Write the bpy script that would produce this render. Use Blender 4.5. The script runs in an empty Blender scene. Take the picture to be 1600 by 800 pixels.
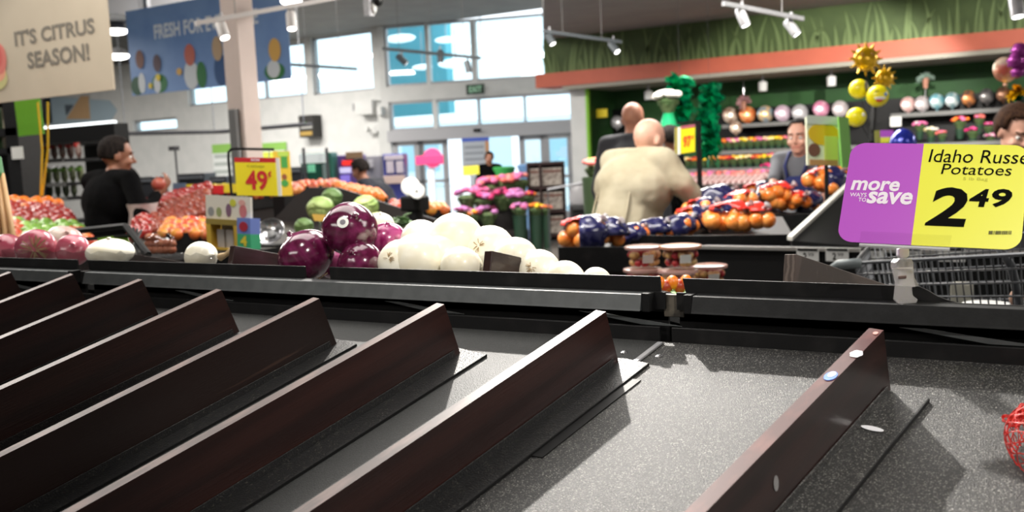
import bpy, bmesh, math, random
import numpy as np
from math import sin, cos, pi, radians, atan, atan2, sqrt
from mathutils import Vector, Matrix, noise
random.seed(7)
SC = bpy.context.scene
COL = SC.collection
# ------------------------------------------------------------------ camera
FPX = 1500.0; EYE = 1.5
PITCH = atan((400 - 242) / FPX); ROLL = radians(2.6); YAW = pi / 2 - atan(2450 / FPX)
_F0 = np.array([0, cos(PITCH), -sin(PITCH)]); _U0 = np.array([0, sin(PITCH), cos(PITCH)]); _R0 = np.array([1., 0, 0])
_Rr = cos(ROLL) * _R0 - sin(ROLL) * _U0; _Ur = sin(ROLL) * _R0 + cos(ROLL) * _U0
_Z = np.array([[cos(YAW), -sin(YAW), 0], [sin(YAW), cos(YAW), 0], [0, 0, 1]])
CF, CU, CR = _Z @ _F0, _Z @ _Ur, _Z @ _Rr
EY = np.array([0, 0, EYE])
cam = bpy.data.cameras.new('camera'); camo = bpy.data.objects.new('camera', cam); COL.objects.link(camo)
cam.sensor_width = 36; cam.lens = FPX / 1600 * 36; cam.clip_start = 0.02; cam.clip_end = 300
camo.matrix_world = Matrix(((CR[0], CU[0], -CF[0], 0), (CR[1], CU[1], -CF[1], 0), (CR[2], CU[2], -CF[2], EYE), (0, 0, 0, 1)))
cam.dof.use_dof = True; cam.dof.focus_distance = 1.32; cam.dof.aperture_fstop = 6.3
SC.camera = camo
SC.view_settings.view_transform = 'Standard'; SC.view_settings.look = 'None'
SC.view_settings.exposure = 0.0; SC.view_settings.gamma = 1.0; SC.view_settings.use_curve_mapping = False
# ------------------------------------------------------------------ daylight outside
w = bpy.data.worlds.new('sky'); SC.world = w; w.use_nodes = True
bg = w.node_tree.nodes['Background']; bg.inputs[0].default_value = (0.86, 0.94, 1.0, 1); bg.inputs[1].default_value = 2.6
def area(name, loc, size, watts, col=(1, 0.96, 0.9), rot=(0, 0, 0)):
    l = bpy.data.lights.new(name, 'AREA'); l.shape = 'RECTANGLE'; l.size, l.size_y = size; l.energy = watts; l.color = col
    o = bpy.data.objects.new(name, l); COL.objects.link(o); o.location = loc; o.rotation_euler = rot; return o
for i, (x, y, p) in enumerate([(-2.5, -3, 110), (-2.5, 1.8, 60), (-8.5, 3.5, 190), (-3.5, 8.0, 420), (-9.0, 11.0, 430), (-15.5, 7.0, 520),
                            (-16.0, 14.0, 520), (3.5, 3, 100), (4.0, 10.5, 240), (-23, 11, 520)]):
    area('ceiling_and_fill_glow', (x, y, 4.42 if x < -6 else 3.55), (3.2, 1.2), p)
def spot(name, loc, tgt, watts, ang, r=0.05, blend=0.4, col=(1, 0.95, 0.88)):
    l = bpy.data.lights.new(name, 'SPOT'); l.energy = watts; l.spot_size = radians(ang); l.shadow_soft_size = r; l.spot_blend = blend; l.color = col
    o = bpy.data.objects.new(name, l); COL.objects.link(o); o.location = loc
    o.rotation_euler = (Vector(tgt) - Vector(loc)).to_track_quat('-Z', 'Y').to_euler(); return o
LDIR = Vector((-.46, .60, .66)).normalized()
_t = Vector((-.45, 1.0, 1.17))
spot('track_and_fill_spot', _t + LDIR * 4.0, _t, 1000, 52, 0.035)                       # the key: a track spot behind the ridge
spot('track_and_fill_spot', (-7.2, 8.2, 3.6), (-5.2, 12.6, 1.0), 500, 50)
spot('track_and_fill_spot', (-1.0, 0.2, 3.5), (-1.0, 1.45, 1.32), 95, 34)               # spot added overhead to brighten the white onions
spot('track_and_fill_spot', (-1.6, 11.5, 3.4), (-3.6, 15.6, 1.4), 1500, 60)               # flower shelves
spot('track_and_fill_spot', (0.6, 11.5, 3.4), (-1.2, 15.6, 1.3), 850, 62)
spot('track_and_fill_spot', (-3.0, 3.0, 3.4), (-2.0, 4.8, 1.0), 330, 70)  # made-up spot brightening citrus and worker from the camera side
spot('track_and_fill_spot', (1.6, 2.9, 3.4), (-.05, .95, 1.15), 150, 30, 0.04)           # second track spot, from behind on the other side
area('ceiling_and_fill_glow', (-1.8, 3.6, 3.5), (2.0, 1.0), 90)                 # soft fill added to brighten the camera side of people and citrus
spot('track_and_fill_spot', (-4.6, 2.6, 3.9), (-5.6, 3.9, 1.0), 200, 75)                 # apples
spot('track_and_fill_spot', (1.2, -0.4, 3.3), (-0.3, 1.15, 1.4), 230, 30)                # on the price card
# ------------------------------------------------------------------ pixel -> world
def ray(x, y): return CF + CR * (x - 800) / FPX - CU * (y - 400) / FPX
def W(x, y, d): return EY + ray(x, y) * d
def onY(x, y, Y): r = ray(x, y); return EY + r * Y / r[1]
def onZ(x, y, z): r = ray(x, y); return EY + r * (z - EYE) / r[2]
def onP(x, y, P, N): r = ray(x, y); return EY + r * (np.dot(np.array(P) - EY, N) / np.dot(r, N))
V = lambda p: Vector((float(p[0]), float(p[1]), float(p[2])))
# ------------------------------------------------------------------ materials
MATS = {}
def mat(name, col=(.5, .5, .5), rough=.5, metal=0, emit=0, trans=0, alpha=1, col2=None, scale=20, kind='noise', bump=0, bscale=None, coat=0, lo=.4, hi=.6, spec=None, stretch=None, ior=None):
    if name in MATS: return MATS[name]
    m = bpy.data.materials.new(name); m.use_nodes = True; nt = m.node_tree; b = nt.nodes['Principled BSDF']
    b.inputs['Base Color'].default_value = (*col, 1); b.inputs['Roughness'].default_value = rough; b.inputs['Metallic'].default_value = metal
    if emit: b.inputs['Emission Color'].default_value = (*col, 1); b.inputs['Emission Strength'].default_value = emit
    if trans: b.inputs['Transmission Weight'].default_value = trans
    if ior: b.inputs['IOR'].default_value = ior
    if alpha < 1: b.inputs['Alpha'].default_value = alpha
    if coat: b.inputs['Coat Weight'].default_value = coat; b.inputs['Coat Roughness'].default_value = .12
    if spec is not None: b.inputs['Specular IOR Level'].default_value = spec
    tc = None
    if col2 or bump:
        tc = nt.nodes.new('ShaderNodeTexCoord'); mp = nt.nodes.new('ShaderNodeMapping'); nt.links.new(tc.outputs['Object'], mp.inputs[0])
        if stretch: mp.inputs['Scale'].default_value = stretch
    if col2:
        if kind == 'noise':
            t = nt.nodes.new('ShaderNodeTexNoise'); t.inputs['Scale'].default_value = scale; t.inputs['Detail'].default_value = 4; out = t.outputs[0]
        elif kind == 'wave':
            t = nt.nodes.new('ShaderNodeTexWave'); t.inputs['Scale'].default_value = scale; t.inputs['Distortion'].default_value = 4; t.inputs['Detail'].default_value = 3; out = t.outputs[0]
        elif kind == 'speck':
            t = nt.nodes.new('ShaderNodeTexVoronoi'); t.inputs['Scale'].default_value = scale; out = t.outputs['Color']
        nt.links.new(mp.outputs[0], t.inputs[0])
        r = nt.nodes.new('ShaderNodeValToRGB'); r.color_ramp.elements[0].position = lo; r.color_ramp.elements[1].position = hi
        r.color_ramp.elements[0].color = (*col, 1); r.color_ramp.elements[1].color = (*col2, 1)
        nt.links.new(out, r.inputs[0]); nt.links.new(r.outputs[0], b.inputs['Base Color'])
    if bump:
        t = nt.nodes.new('ShaderNodeTexNoise'); t.inputs['Scale'].default_value = bscale or scale; t.inputs['Detail'].default_value = 3
        bp = nt.nodes.new('ShaderNodeBump'); bp.inputs['Strength'].default_value = bump; bp.inputs['Distance'].default_value = .002
        nt.links.new(mp.outputs[0], t.inputs[0]); nt.links.new(t.outputs[0], bp.inputs['Height']); nt.links.new(bp.outputs[0], b.inputs['Normal'])
    MATS[name] = m; return m
def rgb(r, g, b):
    f = lambda c: (c / 255 / 12.92) if c / 255 <= .04045 else ((c / 255 + .055) / 1.055) ** 2.4
    return (f(r), f(g), f(b))
# ------------------------------------------------------------------ mesh building
class MB:
    def __init__(s): s.v = []; s.f = []; s.m = []
    def add(s, vs, fs, mi=0):
        n = len(s.v); s.v += [tuple(float(c) for c in v) for v in vs]; s.f += [tuple(i + n for i in f) for f in fs]; s.m += [mi] * len(fs); return s
    def box(s, c, sz, rot=None, mi=0):
        vs = [Vector((sx * sz[0] / 2, sy * sz[1] / 2, sz_ * sz[2] / 2)) for sx in (-1, 1) for sy in (-1, 1) for sz_ in (-1, 1)]
        if rot is not None: vs = [rot @ v for v in vs]
        vs = [v + Vector(c) for v in vs]
        return s.add(vs, [(0, 1, 3, 2), (4, 6, 7, 5), (0, 4, 5, 1), (2, 3, 7, 6), (0, 2, 6, 4), (1, 5, 7, 3)], mi)
    def aabb(s, a, b, mi=0):
        return s.box([(a[i] + b[i]) / 2 for i in range(3)], [abs(b[i] - a[i]) for i in range(3)], None, mi)
    def prism(s, poly, off, mi=0):           # poly: list of 3D pts, off: extrusion vector
        n = len(poly); off = Vector(off); a = [Vector(p) for p in poly]; b = [p + off for p in a]
        return s.add(a + b, [tuple(range(n))[::-1], tuple(range(n, 2 * n))] + [(i, (i + 1) % n, n + (i + 1) % n, n + i) for i in range(n)], mi)
    def tube(s, pts, r, seg=8, mi=0, cap=True, closed=False):
        pts = [Vector(p) for p in pts]; n = len(pts); rr = r if isinstance(r, (list, tuple)) else [r] * n
        vs = []; prev = None
        for i, p in enumerate(pts):
            a = pts[(i - 1) % n] if (i or closed) else p; b = pts[(i + 1) % n] if (i < n - 1 or closed) else p
            t = (b - a).normalized() if (b - a).length > 1e-9 else Vector((0, 0, 1))
            if prev is None: u = t.orthogonal().normalized()
            else:
                u = prev - t * prev.dot(t); u = u.normalized() if u.length > 1e-6 else t.orthogonal().normalized()
            prev = u; w_ = t.cross(u)
            vs += [p + (u * cos(2 * pi * k / seg) + w_ * sin(2 * pi * k / seg)) * rr[i] for k in range(seg)]
        fs = []
        for i in range(n if closed else n - 1):
            j = (i + 1) % n
            fs += [(i * seg + k, i * seg + (k + 1) % seg, j * seg + (k + 1) % seg, j * seg + k) for k in range(seg)]
        if cap and not closed: fs += [tuple(range(seg))[::-1], tuple(range((n - 1) * seg, n * seg))]
        return s.add(vs, fs, mi)
    def lathe(s, prof, seg=20, c=(0, 0, 0), rot=None, mi=0, cap=True):   # prof [(r,z)]
        vs = []
        for r, z in prof:
            for k in range(seg):
                v = Vector((r * cos(2 * pi * k / seg), r * sin(2 * pi * k / seg), z))
                if rot is not None: v = rot @ v
                vs.append(v + Vector(c))
        n = len(prof); fs = []
        for i in range(n - 1): fs += [(i * seg + k, i * seg + (k + 1) % seg, (i + 1) * seg + (k + 1) % seg, (i + 1) * seg + k) for k in range(seg)]
        if cap: fs += [tuple(range(seg))[::-1], tuple(range((n - 1) * seg, n * seg))]
        return s.add(vs, fs, mi)
    def ball(s, c, r, rot=None, seg=14, rings=9, mi=0, fn=None):
        if not isinstance(r, (list, tuple)): r = (r, r, r)
        vs = []
        for i in range(1, rings):
            th = pi * i / rings
            for k in range(seg):
                a = 2 * pi * k / seg; v = Vector((sin(th) * cos(a), sin(th) * sin(a), cos(th)))
                vs.append(v)
        vs += [Vector((0, 0, 1)), Vector((0, 0, -1))]
        vs = [(v * fn(v) if fn else v) for v in vs]
        vs = [Vector((v.x * r[0], v.y * r[1], v.z * r[2])) for v in vs]
        if rot is not None: vs = [rot @ v for v in vs]
        vs = [v + Vector(c) for v in vs]; m_ = rings - 1; fs = []
        for i in range(m_ - 1): fs += [(i * seg + k, (i + 1) * seg + k, (i + 1) * seg + (k + 1) % seg, i * seg + (k + 1) % seg) for k in range(seg)]
        T = m_ * seg; fs += [(T, k, (k + 1) % seg) for k in range(seg)] + [(T + 1, (m_ - 1) * seg + (k + 1) % seg, (m_ - 1) * seg + k) for k in range(seg)]
        return s.add(vs, fs, mi)
    def limb(s, a, b, ra, rb, seg=12):       # closed capsule with taper
        a, b = Vector(a), Vector(b); t = (b - a); L = t.length
        if L < 1e-6: return s.ball(a, ra)
        t /= L; prof = []
        for k in range(5): th = pi / 2 * (1 - k / 4); prof.append((a - t * ra * sin(th), max(ra * cos(th), ra * .02)))
        for k in range(5): th = pi / 2 * k / 4; prof.append((b + t * rb * sin(th), max(rb * cos(th), rb * .02)))
        return s.tube([p for p, _ in prof], [r for _, r in prof], seg)
def finish(me, smooth):
    if smooth:
        me.shade_smooth() if smooth is True else None
        if smooth is not True:
            me.shade_smooth(); me.set_sharp_from_angle(angle=radians(smooth))
def obj(name, mb, m=None, parent=None, smooth=False, origin=None, bevel=0, loc=None):
    """ONE mesh object. With a parent, coordinates are world coordinates minus the parent's location unless loc says local."""
    me = bpy.data.meshes.new(name)
    off = Vector((0, 0, 0))
    if parent is not None and not parent.get('_local'): off = wloc(parent)
    elif parent is None and origin is None and loc is None:
        P = np.array(mb.v); off = Vector(((P[:, 0].min() + P[:, 0].max()) / 2, (P[:, 1].min() + P[:, 1].max()) / 2, P[:, 2].min()))
    elif origin is not None: off = Vector(origin)
    me.from_pydata([tuple(Vector(v) - off) for v in mb.v], [], mb.f)
    ms = m if isinstance(m, (list, tuple)) else [m]
    for q in ms: me.materials.append(q)
    if len(ms) > 1: me.polygons.foreach_set('material_index', mb.m)
    me.validate(); bm = bmesh.new(); bm.from_mesh(me); bmesh.ops.recalc_face_normals(bm, faces=bm.faces); bm.to_mesh(me); bm.free()
    finish(me, smooth)
    o = bpy.data.objects.new(name, me); COL.objects.link(o)
    if parent is not None:
        o.parent = parent
        if parent.get('_local'): o['_local'] = 1
    else: o.location = off if loc is None else Vector(loc)
    if bevel:
        bv = o.modifiers.new('bevel', 'BEVEL'); bv.width = bevel; bv.segments = 2; bv.limit_method = 'ANGLE'
    return o
def wloc(o):
    v = Vector((0, 0, 0))
    while o is not None: v += Vector(o.location); o = o.parent
    return v
def thing(name, label, cat, loc=(0, 0, 0), group=None, local=False):
    o = bpy.data.objects.new(name, None); COL.objects.link(o); o.location = V(loc); o.empty_display_size = .05
    o['label'] = label; o['category'] = cat
    if group: o['group'] = group
    if local: o['_local'] = 1
    return o
def tag(o, label, cat, group=None, kind=None):
    o['label'] = label; o['category'] = cat
    if group: o['group'] = group
    if kind: o['kind'] = kind
    return o
def struct(name, mb, m, parent=None, smooth=False):
    o = obj(name, mb, m, parent, smooth, origin=(0, 0, 0) if parent is None else None)
    if parent is None: o.location = (0, 0, 0); o['kind'] = 'structure'
    return o
def sempty(name):
    o = bpy.data.objects.new(name, None); COL.objects.link(o); o['kind'] = 'structure'; return o
def dup(root, loc, rot=None, scale=None, label=None, group=None, mats=None):
    def cp(o, par):
        c = o.copy(); COL.objects.link(c)
        if par is not None: c.parent = par
        for ch in list(o.children): cp(ch, c)
        return c
    r = cp(root, None); r.location = V(loc)
    if rot is not None: r.rotation_euler = rot
    if scale is not None: r.scale = scale if isinstance(scale, (tuple, list)) else (scale,) * 3
    if label: r['label'] = label
    if group: r['group'] = group
    return r
_tc = {}
def text_mb(s, size=1, bold=0.0, shear=0.0, align='LEFT', spacing=1.0):
    c = bpy.data.curves.new('t', 'FONT'); c.body = s; c.size = size; c.offset = bold; c.shear = shear; c.align_x = align; c.space_character = spacing; c.resolution_u = 3
    o = bpy.data.objects.new('t', c); COL.objects.link(o)
    dg = bpy.context.evaluated_depsgraph_get(); me = bpy.data.meshes.new_from_object(o.evaluated_get(dg))
    vs = [v.co.copy() for v in me.vertices]; fs = [tuple(p.vertices) for p in me.polygons]
    bpy.data.objects.remove(o); bpy.data.curves.remove(c); bpy.data.meshes.remove(me)
    return vs, fs
def text_fit(s, x0, y0, x1, y1, frame, m, parent, name='lettering', bold=0.0, shear=0.0, lift=.001):
    """writing fitted into the rectangle (x0..x1, y0..y1) of a plane frame (origin, ux, uy, normal)"""
    vs, fs = text_mb(s, 1, bold, shear)
    if not vs: return
    ax = min(v.x for v in vs); bx = max(v.x for v in vs); ay = min(v.y for v in vs); by = max(v.y for v in vs)
    O, ux, uy, n = frame
    mb = MB(); mb.add([O + ux * (x0 + (v.x - ax) / (bx - ax) * (x1 - x0)) + uy * (y0 + (v.y - ay) / (by - ay) * (y1 - y0)) + n * lift for v in vs], fs)
    return obj(name, mb, m, parent)
def rect_frame(TL, TR, BL):                 # world corners -> unit-square frame
    TL, TR, BL = V(TL), V(TR), V(BL); ux = TR - TL; uy = TL - BL; n = ux.cross(uy).normalized()
    if n.dot(Vector((0, 0, EYE)) - TL) < 0: n = -n
    return (BL, ux, uy, n)
def slab(frame, x0, y0, x1, y1, t, lift=0, mb=None, mi=0):
    O, ux, uy, n = frame; mb = mb or MB()
    p = [O + ux * a + uy * b + n * lift for a, b in ((x0, y0), (x1, y0), (x1, y1), (x0, y1))]
    return mb.prism(p, -n * t if t > 0 else n * -t, mi)
def disc(frame, cx, cy, rx, ry, t, lift=0, seg=20, mb=None, mi=0, fn=None):
    O, ux, uy, n = frame; mb = mb or MB()
    p = [O + ux * (cx + rx * cos(2 * pi * k / seg) * (fn(k) if fn else 1)) + uy * (cy + ry * sin(2 * pi * k / seg) * (fn(k) if fn else 1)) + n * lift for k in range(seg)]
    return mb.prism(p, -n * t, mi)
def boxY(Y, tl, br, depth, mb=None, mi=0):   # a box whose front face (at Y) has these two pixel corners; depth goes away from the camera
    a = onY(*tl, Y); b = onY(*br, Y); mb = mb or MB()
    return mb.aabb((a[0], Y, b[2]), (b[0], Y + depth, a[2]), mi)
# ================================================================== palette
M_white = mat('painted wall', rgb(212, 212, 210), .7, col2=rgb(205, 206, 204), scale=3, bump=.1, bscale=200)
M_ceil = mat('painted ceiling', rgb(150, 146, 142), .8, col2=rgb(143, 139, 136), scale=2)
M_dark = mat('dark ceiling void', rgb(58, 56, 56), .8, col2=rgb(80, 78, 76), scale=5)
M_floor = mat('polished concrete', rgb(118, 116, 112), .18, col2=rgb(98, 97, 95), scale=1.5, coat=.4)
M_green = mat('green wall paint', rgb(70, 88, 46), .7, col2=rgb(64, 82, 42), scale=4)
M_green2 = mat('deep green wall paint', rgb(30, 74, 26), .7, col2=rgb(26, 66, 24), scale=4)
M_blade = mat('pale grass paint', rgb(104, 124, 76), .7)
M_coral = mat('coral paint', rgb(186, 94, 70), .6, col2=rgb(180, 90, 68), scale=3)
M_alu = mat('brushed aluminium', rgb(176, 176, 178), .4, .3, col2=rgb(162, 162, 166), scale=30)
M_greybeam = mat('grey door header', rgb(176, 176, 180), .5)
M_teal = mat('teal outdoor wall', rgb(108, 196, 212), .6)
M_black = mat('black shelf metal', rgb(20, 20, 22), .45, col2=rgb(26, 26, 28), scale=30)
M_blk2 = mat('black plastic', rgb(13, 13, 14), .5, spec=.3)
M_lamp = mat('lit lamp', (1, .98, .94), .5, emit=6)
M_lampsoft = mat('lit lamp panel', (.93, .98, 1), .5, emit=1.6)
M_wood = mat('dark stained wood', rgb(30, 13, 11), .36, col2=rgb(56, 28, 23), scale=6, kind='noise', lo=.35, hi=.75, stretch=(1, .25, 6), bump=.2, bscale=60, coat=.22)
M_woodedge = mat('worn edge with painted sheen', rgb(52, 33, 30), .46, col2=rgb(104, 80, 74), scale=70, lo=.45, hi=.8, stretch=(1, .2, 1), coat=.06)  # worn wood, colour lightened to carry the gloss of the board tops
M_bed = mat('speckled charcoal tray', rgb(38, 38, 38), .5, col2=rgb(150, 148, 143), kind='speck', scale=850, lo=.68, hi=1.0, bump=.5, bscale=700, spec=.6)
M_bed2 = mat('fine charcoal tray', rgb(42, 43, 43), .55, col2=rgb(66, 66, 66), kind='speck', scale=900, lo=.6, hi=1, bump=.3, bscale=600)
M_rail = mat('satin grey rail', rgb(74, 77, 78), .45, col2=rgb(66, 69, 70), scale=40)
M_railblk = mat('satin black rail', rgb(17, 18, 19), .5, spec=.25, col2=rgb(24, 25, 26), scale=60, bump=.1, bscale=300)
M_lip = mat('black lip plastic', rgb(17, 17, 18), .45, spec=.3, col2=rgb(34, 33, 33), scale=25, lo=.5, hi=.8)
M_paper = mat('white card', rgb(232, 232, 228), .6)
M_steel = mat('steel', rgb(190, 190, 192), .25, .9)
M_clear = mat('clear plastic', (.95, .96, .97), .08, trans=.9, alpha=.55)
def glassmat(name, tint, k=.12):
    m = bpy.data.materials.new(name); m.use_nodes = True; nt = m.node_tree; nt.nodes.remove(nt.nodes['Principled BSDF'])
    t = nt.nodes.new('ShaderNodeBsdfTransparent'); t.inputs[0].default_value = (*tint, 1); g = nt.nodes.new('ShaderNodeBsdfGlossy'); g.inputs['Roughness'].default_value = .03
    x = nt.nodes.new('ShaderNodeMixShader'); x.inputs[0].default_value = k
    nt.links.new(t.outputs[0], x.inputs[1]); nt.links.new(g.outputs[0], x.inputs[2]); nt.links.new(x.outputs[0], nt.nodes['Material Output'].inputs[0]); return m
M_glass = glassmat('window glass', (.86, .95, .97)); M_film = glassmat('clear film', (.93, .93, .93), .16)

# ================================================================== the building
YL = float(W(600, 100, 22)[1]); YG = float(W(850, 100, 18)[1])
ZC = float(onY(600, 42, YL)[2]); ZG = float(onY(850, 62, YG)[2])
XL0, XR0, YB0 = -40.0, 7.0, -7.0
mb = MB(); mb.aabb((XL0, YB0, -.2), (XR0, 24, 0)); struct('floor', mb, M_floor)
mb = MB(); mb.aabb((XL0, YB0, ZC), (XR0, YL + .4, ZC + .3)); struct('ceiling', mb, M_ceil)
# lower ceiling over the flower department; its left side runs away from the camera
a = onZ(849, 62, ZG); b = onZ(849, -420, ZG)
mb = MB(); mb.prism([(a[0], a[1], ZG), (b[0], b[1], ZG), (XR0, b[1], ZG), (XR0, YG + .2, ZG), (a[0], YG + .2, ZG)], (0, 0, ZC - ZG)); struct('ceiling_lowered', mb, M_ceil)
# dark open bay of the ceiling, far left
mb = MB(); mb.aabb((XL0, YB0, ZC - .04), (onZ(225, 60, ZC - .04)[0], YL, ZC)); struct('ceiling_bay', mb, M_dark)
duct = thing('ceiling_duct', 'grey rectangular air duct under the dark ceiling bay between the two banners', 'duct', W(185, 20, 13))
mb = MB(); c = W(184, 10, 13); mb.box(V(c), (1.2, 5, .45)); obj('duct_body', mb, mat('duct metal', rgb(120, 120, 122), .5, .4), duct)
for k in (-1, 0, 1):
    mb = MB(); mb.box(V(c) + Vector((0, k * 1.4, 0)), (1.26, .06, .5)); obj('duct_flange', mb, M_alu, duct)
# back, left and right walls that close the hall
mb = MB(); mb.aabb((XL0, YB0 - .2, 0), (XR0, YB0, ZC)); struct('wall_back', mb, M_white)
mb = MB(); mb.aabb((XR0, YB0, 0), (XR0 + .2, YG, ZC)); struct('wall_right', mb, M_white)
mb = MB(); mb.aabb((XL0 - .2, YB0, 0), (XL0, YL, ZC)); struct('wall_left', mb, M_white)
# front wall with two real window openings, built of pieces round them
def wx(px, py): return float(onY(px, py, YL)[0])
def wz(px, py): return float(onY(px, py, YL)[2])
wins = [((300, 92), (478, 153)), ((487, 61), (582, 141)), ((208, 186), (276, 203))]
mb = MB(); x_end = wx(597, 100)
def wbox(x0, x1, z0, z1): mb.aabb((x0, YL, z0), (x1, YL + .25, z1))
W1 = [(wx(487, 100), wx(582, 100), wz(583, 140), ZC - .02), (wx(292, 130), wx(478, 130), wz(478, 149), wz(478, 64)), (wx(208, 190), wx(276, 190), wz(240, 205), wz(240, 186))]
xs = [XL0, W1[2][0], W1[2][1], W1[1][0], W1[1][1], W1[0][0], W1[0][1], x_end]
for i in range(len(xs) - 1):
    op = {1: W1[2], 3: W1[1], 5: W1[0]}.get(i)
    if op is None: wbox(xs[i], xs[i + 1], 0, ZC)
    else: wbox(xs[i], xs[i + 1], 0, op[2]); wbox(xs[i], xs[i + 1], min(op[3], ZC - .01), ZC)
struct('wall_front', mb, M_white)
for n_, (x0, x1, z0, z1) in enumerate(W1, 1):
    e = sempty('window_%d' % n_)
    f = MB(); t = .05
    f.aabb((x0, YL + .08, z0), (x0 + t, YL + .16, z1)); f.aabb((x1 - t, YL + .08, z0), (x1, YL + .16, z1)); f.aabb((x0, YL + .08, z0), (x1, YL + .16, z0 + t)); f.aabb((x0, YL + .08, z1 - t), (x1, YL + .16, z1))
    struct('window_frame', f, M_alu, e)
    if n_ == 2:
        for q in (.33, .66):
            g = MB(); xm = x0 + (x1 - x0) * q; g.aabb((xm - .03, YL + .08, z0), (xm + .03, YL + .16, z1)); struct('mullion', g, M_alu, e)
    g = MB(); g.aabb((x0 + t, YL + .115, z0 + t), (x1 - t, YL + .125, z1 - t)); struct('pane', g, M_glass, e)
# entrance: glazed front on its own line, slightly turned
E0 = V(W(600, 200, 22)); E0.z = 0
ed = V(ray(-4930, 499)); ed.z = 0; ed.normalize(); ed = -ed      # runs to the picture's right
en = Vector((-ed.y, ed.x, 0));
if en.dot(V(CF)) < 0: en = -en
def EP(px, py):                                   # pixel -> (s along, z)
    p = V(onP(px, py, np.array(E0), np.array(en))); return ((p - E0).dot(ed), p.z)
def ebox(mb, tl, br, t0=0, t1=.12):
    s0, z1 = EP(*tl); s1, z0 = EP(*br); return esz(mb, s0, s1, z0, z1, t0, t1)
def esz(mb, s0, s1, z0, z1, t0=0, t1=.12):
    p = [E0 + ed * s0 + en * t0, E0 + ed * s1 + en * t0, E0 + ed * s1 + en * t1, E0 + ed * s0 + en * t1]
    return mb.prism([(q.x, q.y, z0) for q in p], (0, 0, z1 - z0))
sR = EP(897, 200)[0]; s850 = EP(852, 60)[0]
zA0, zA1 = EP(725, 128)[1], EP(725, 30)[1]        # upper glazing
zB0, zB1 = EP(735, 198)[1], EP(735, 152)[1]       # transom
zH0, zH1 = EP(735, 216)[1], zB0                   # door header
S = lambda px: EP(px, 180)[0]
mb = MB(); esz(mb, S(597), sR, zB1, zA0, 0, .25); esz(mb, S(597), S(606), zA0, ZC, 0, .25); esz(mb, S(590), S(608), 0, zB1, 0, .25)
esz(mb, S(597), sR, zA1, ZC, .05, .25) if zA1 < ZC else None
struct('wall_entrance', mb, M_white)
mb = MB(); esz(mb, S(606), sR, zH0, zH1, -.12, .25); struct('trim_1', mb, M_greybeam)
n_ = 4
def pane_window(n_, s0, s1, z0, z1, bars, wide=None):
    e = sempty('window_%d' % n_); g = MB(); esz(g, s0, s1, z0, z1, .10, .115); struct('pane', g, M_glass, e)
    g = MB(); t = .05; esz(g, s0, s1, z0, z0 + t, .04, .18); esz(g, s0, s1, z1 - t, z1, .04, .18); esz(g, s0, s0 + t, z0, z1, .04, .18); esz(g, s1 - t, s1, z0, z1, .04, .18)
    struct('window_frame', g, M_alu, e)
    for px, wpx in bars:
        g = MB(); s = S(px); h = wpx / 2 * 21 / FPX; esz(g, s - h, s + h, z0, z1, .02, .2); struct('mullion', g, M_white if wpx > 4 else M_alu, e)
pane_window(4, S(606), s850, zA0, min(zA1, ZC), [(672, 6), (744, 8)])
pane_window(5, S(608), sR, zB0, zB1, [(679, 7), (747, 3), (819, 2)])
# sliding doors
def door_leaf(n_, px0, px1, shift):
    e = sempty('door_%d' % n_); s0, s1 = S(px0), S(px1); t = .12
    g = MB(); esz(g, s0, s0 + t, .02, zH0, shift, shift + .06); esz(g, s1 - t, s1, .02, zH0, shift, shift + .06); esz(g, s0, s1, zH0 - .1, zH0, shift, shift + .06); esz(g, s0, s1, .02, .22, shift, shift + .06); esz(g, s0, s1, .95, 1.02, shift, shift + .06)
    struct('door_frame', g, M_alu, e); g = MB(); esz(g, s0 + t, s1 - t, .22, zH0 - .1, shift + .02, shift + .035); struct('pane', g, M_glass, e)
door_leaf(1, 611, 652, -.02); door_leaf(2, 650, 695, .06); door_leaf(3, 808, 850, .06); door_leaf(4, 848, 893, -.02)
mb = MB(); esz(mb, sR - .02, sR + .1, 0, ZG, -.02, .2); struct('trim_2', mb, M_greybeam)
m_ = MB(); c_ = E0 + ed * S(747) - en * .14; m_.box((c_.x, c_.y, zH1 - .09), (.16, .08, .07)); tag(obj('door_sensor', m_, M_blk2, smooth=False, bevel=.01), 'small black motion sensor on the grey header above the sliding doors', 'sensor')
# EXIT sign
ex = thing('exit_sign', 'dark green EXIT sign on the wall band above the doors', 'sign', W(742, 146, 21))
TL = W(728, 132.5, 21); fr = rect_frame(TL, W(757, 130.5, 21), W(728.5, 148, 21))
obj('sign_body', slab(fr, 0, 0, 1, 1, .06), mat('exit green', rgb(24, 52, 36), .4), ex)
text_fit('EXIT', .16, .2, .84, .8, fr, mat('exit letters', rgb(150, 200, 165), .5, emit=.25), ex, bold=.02)
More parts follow.
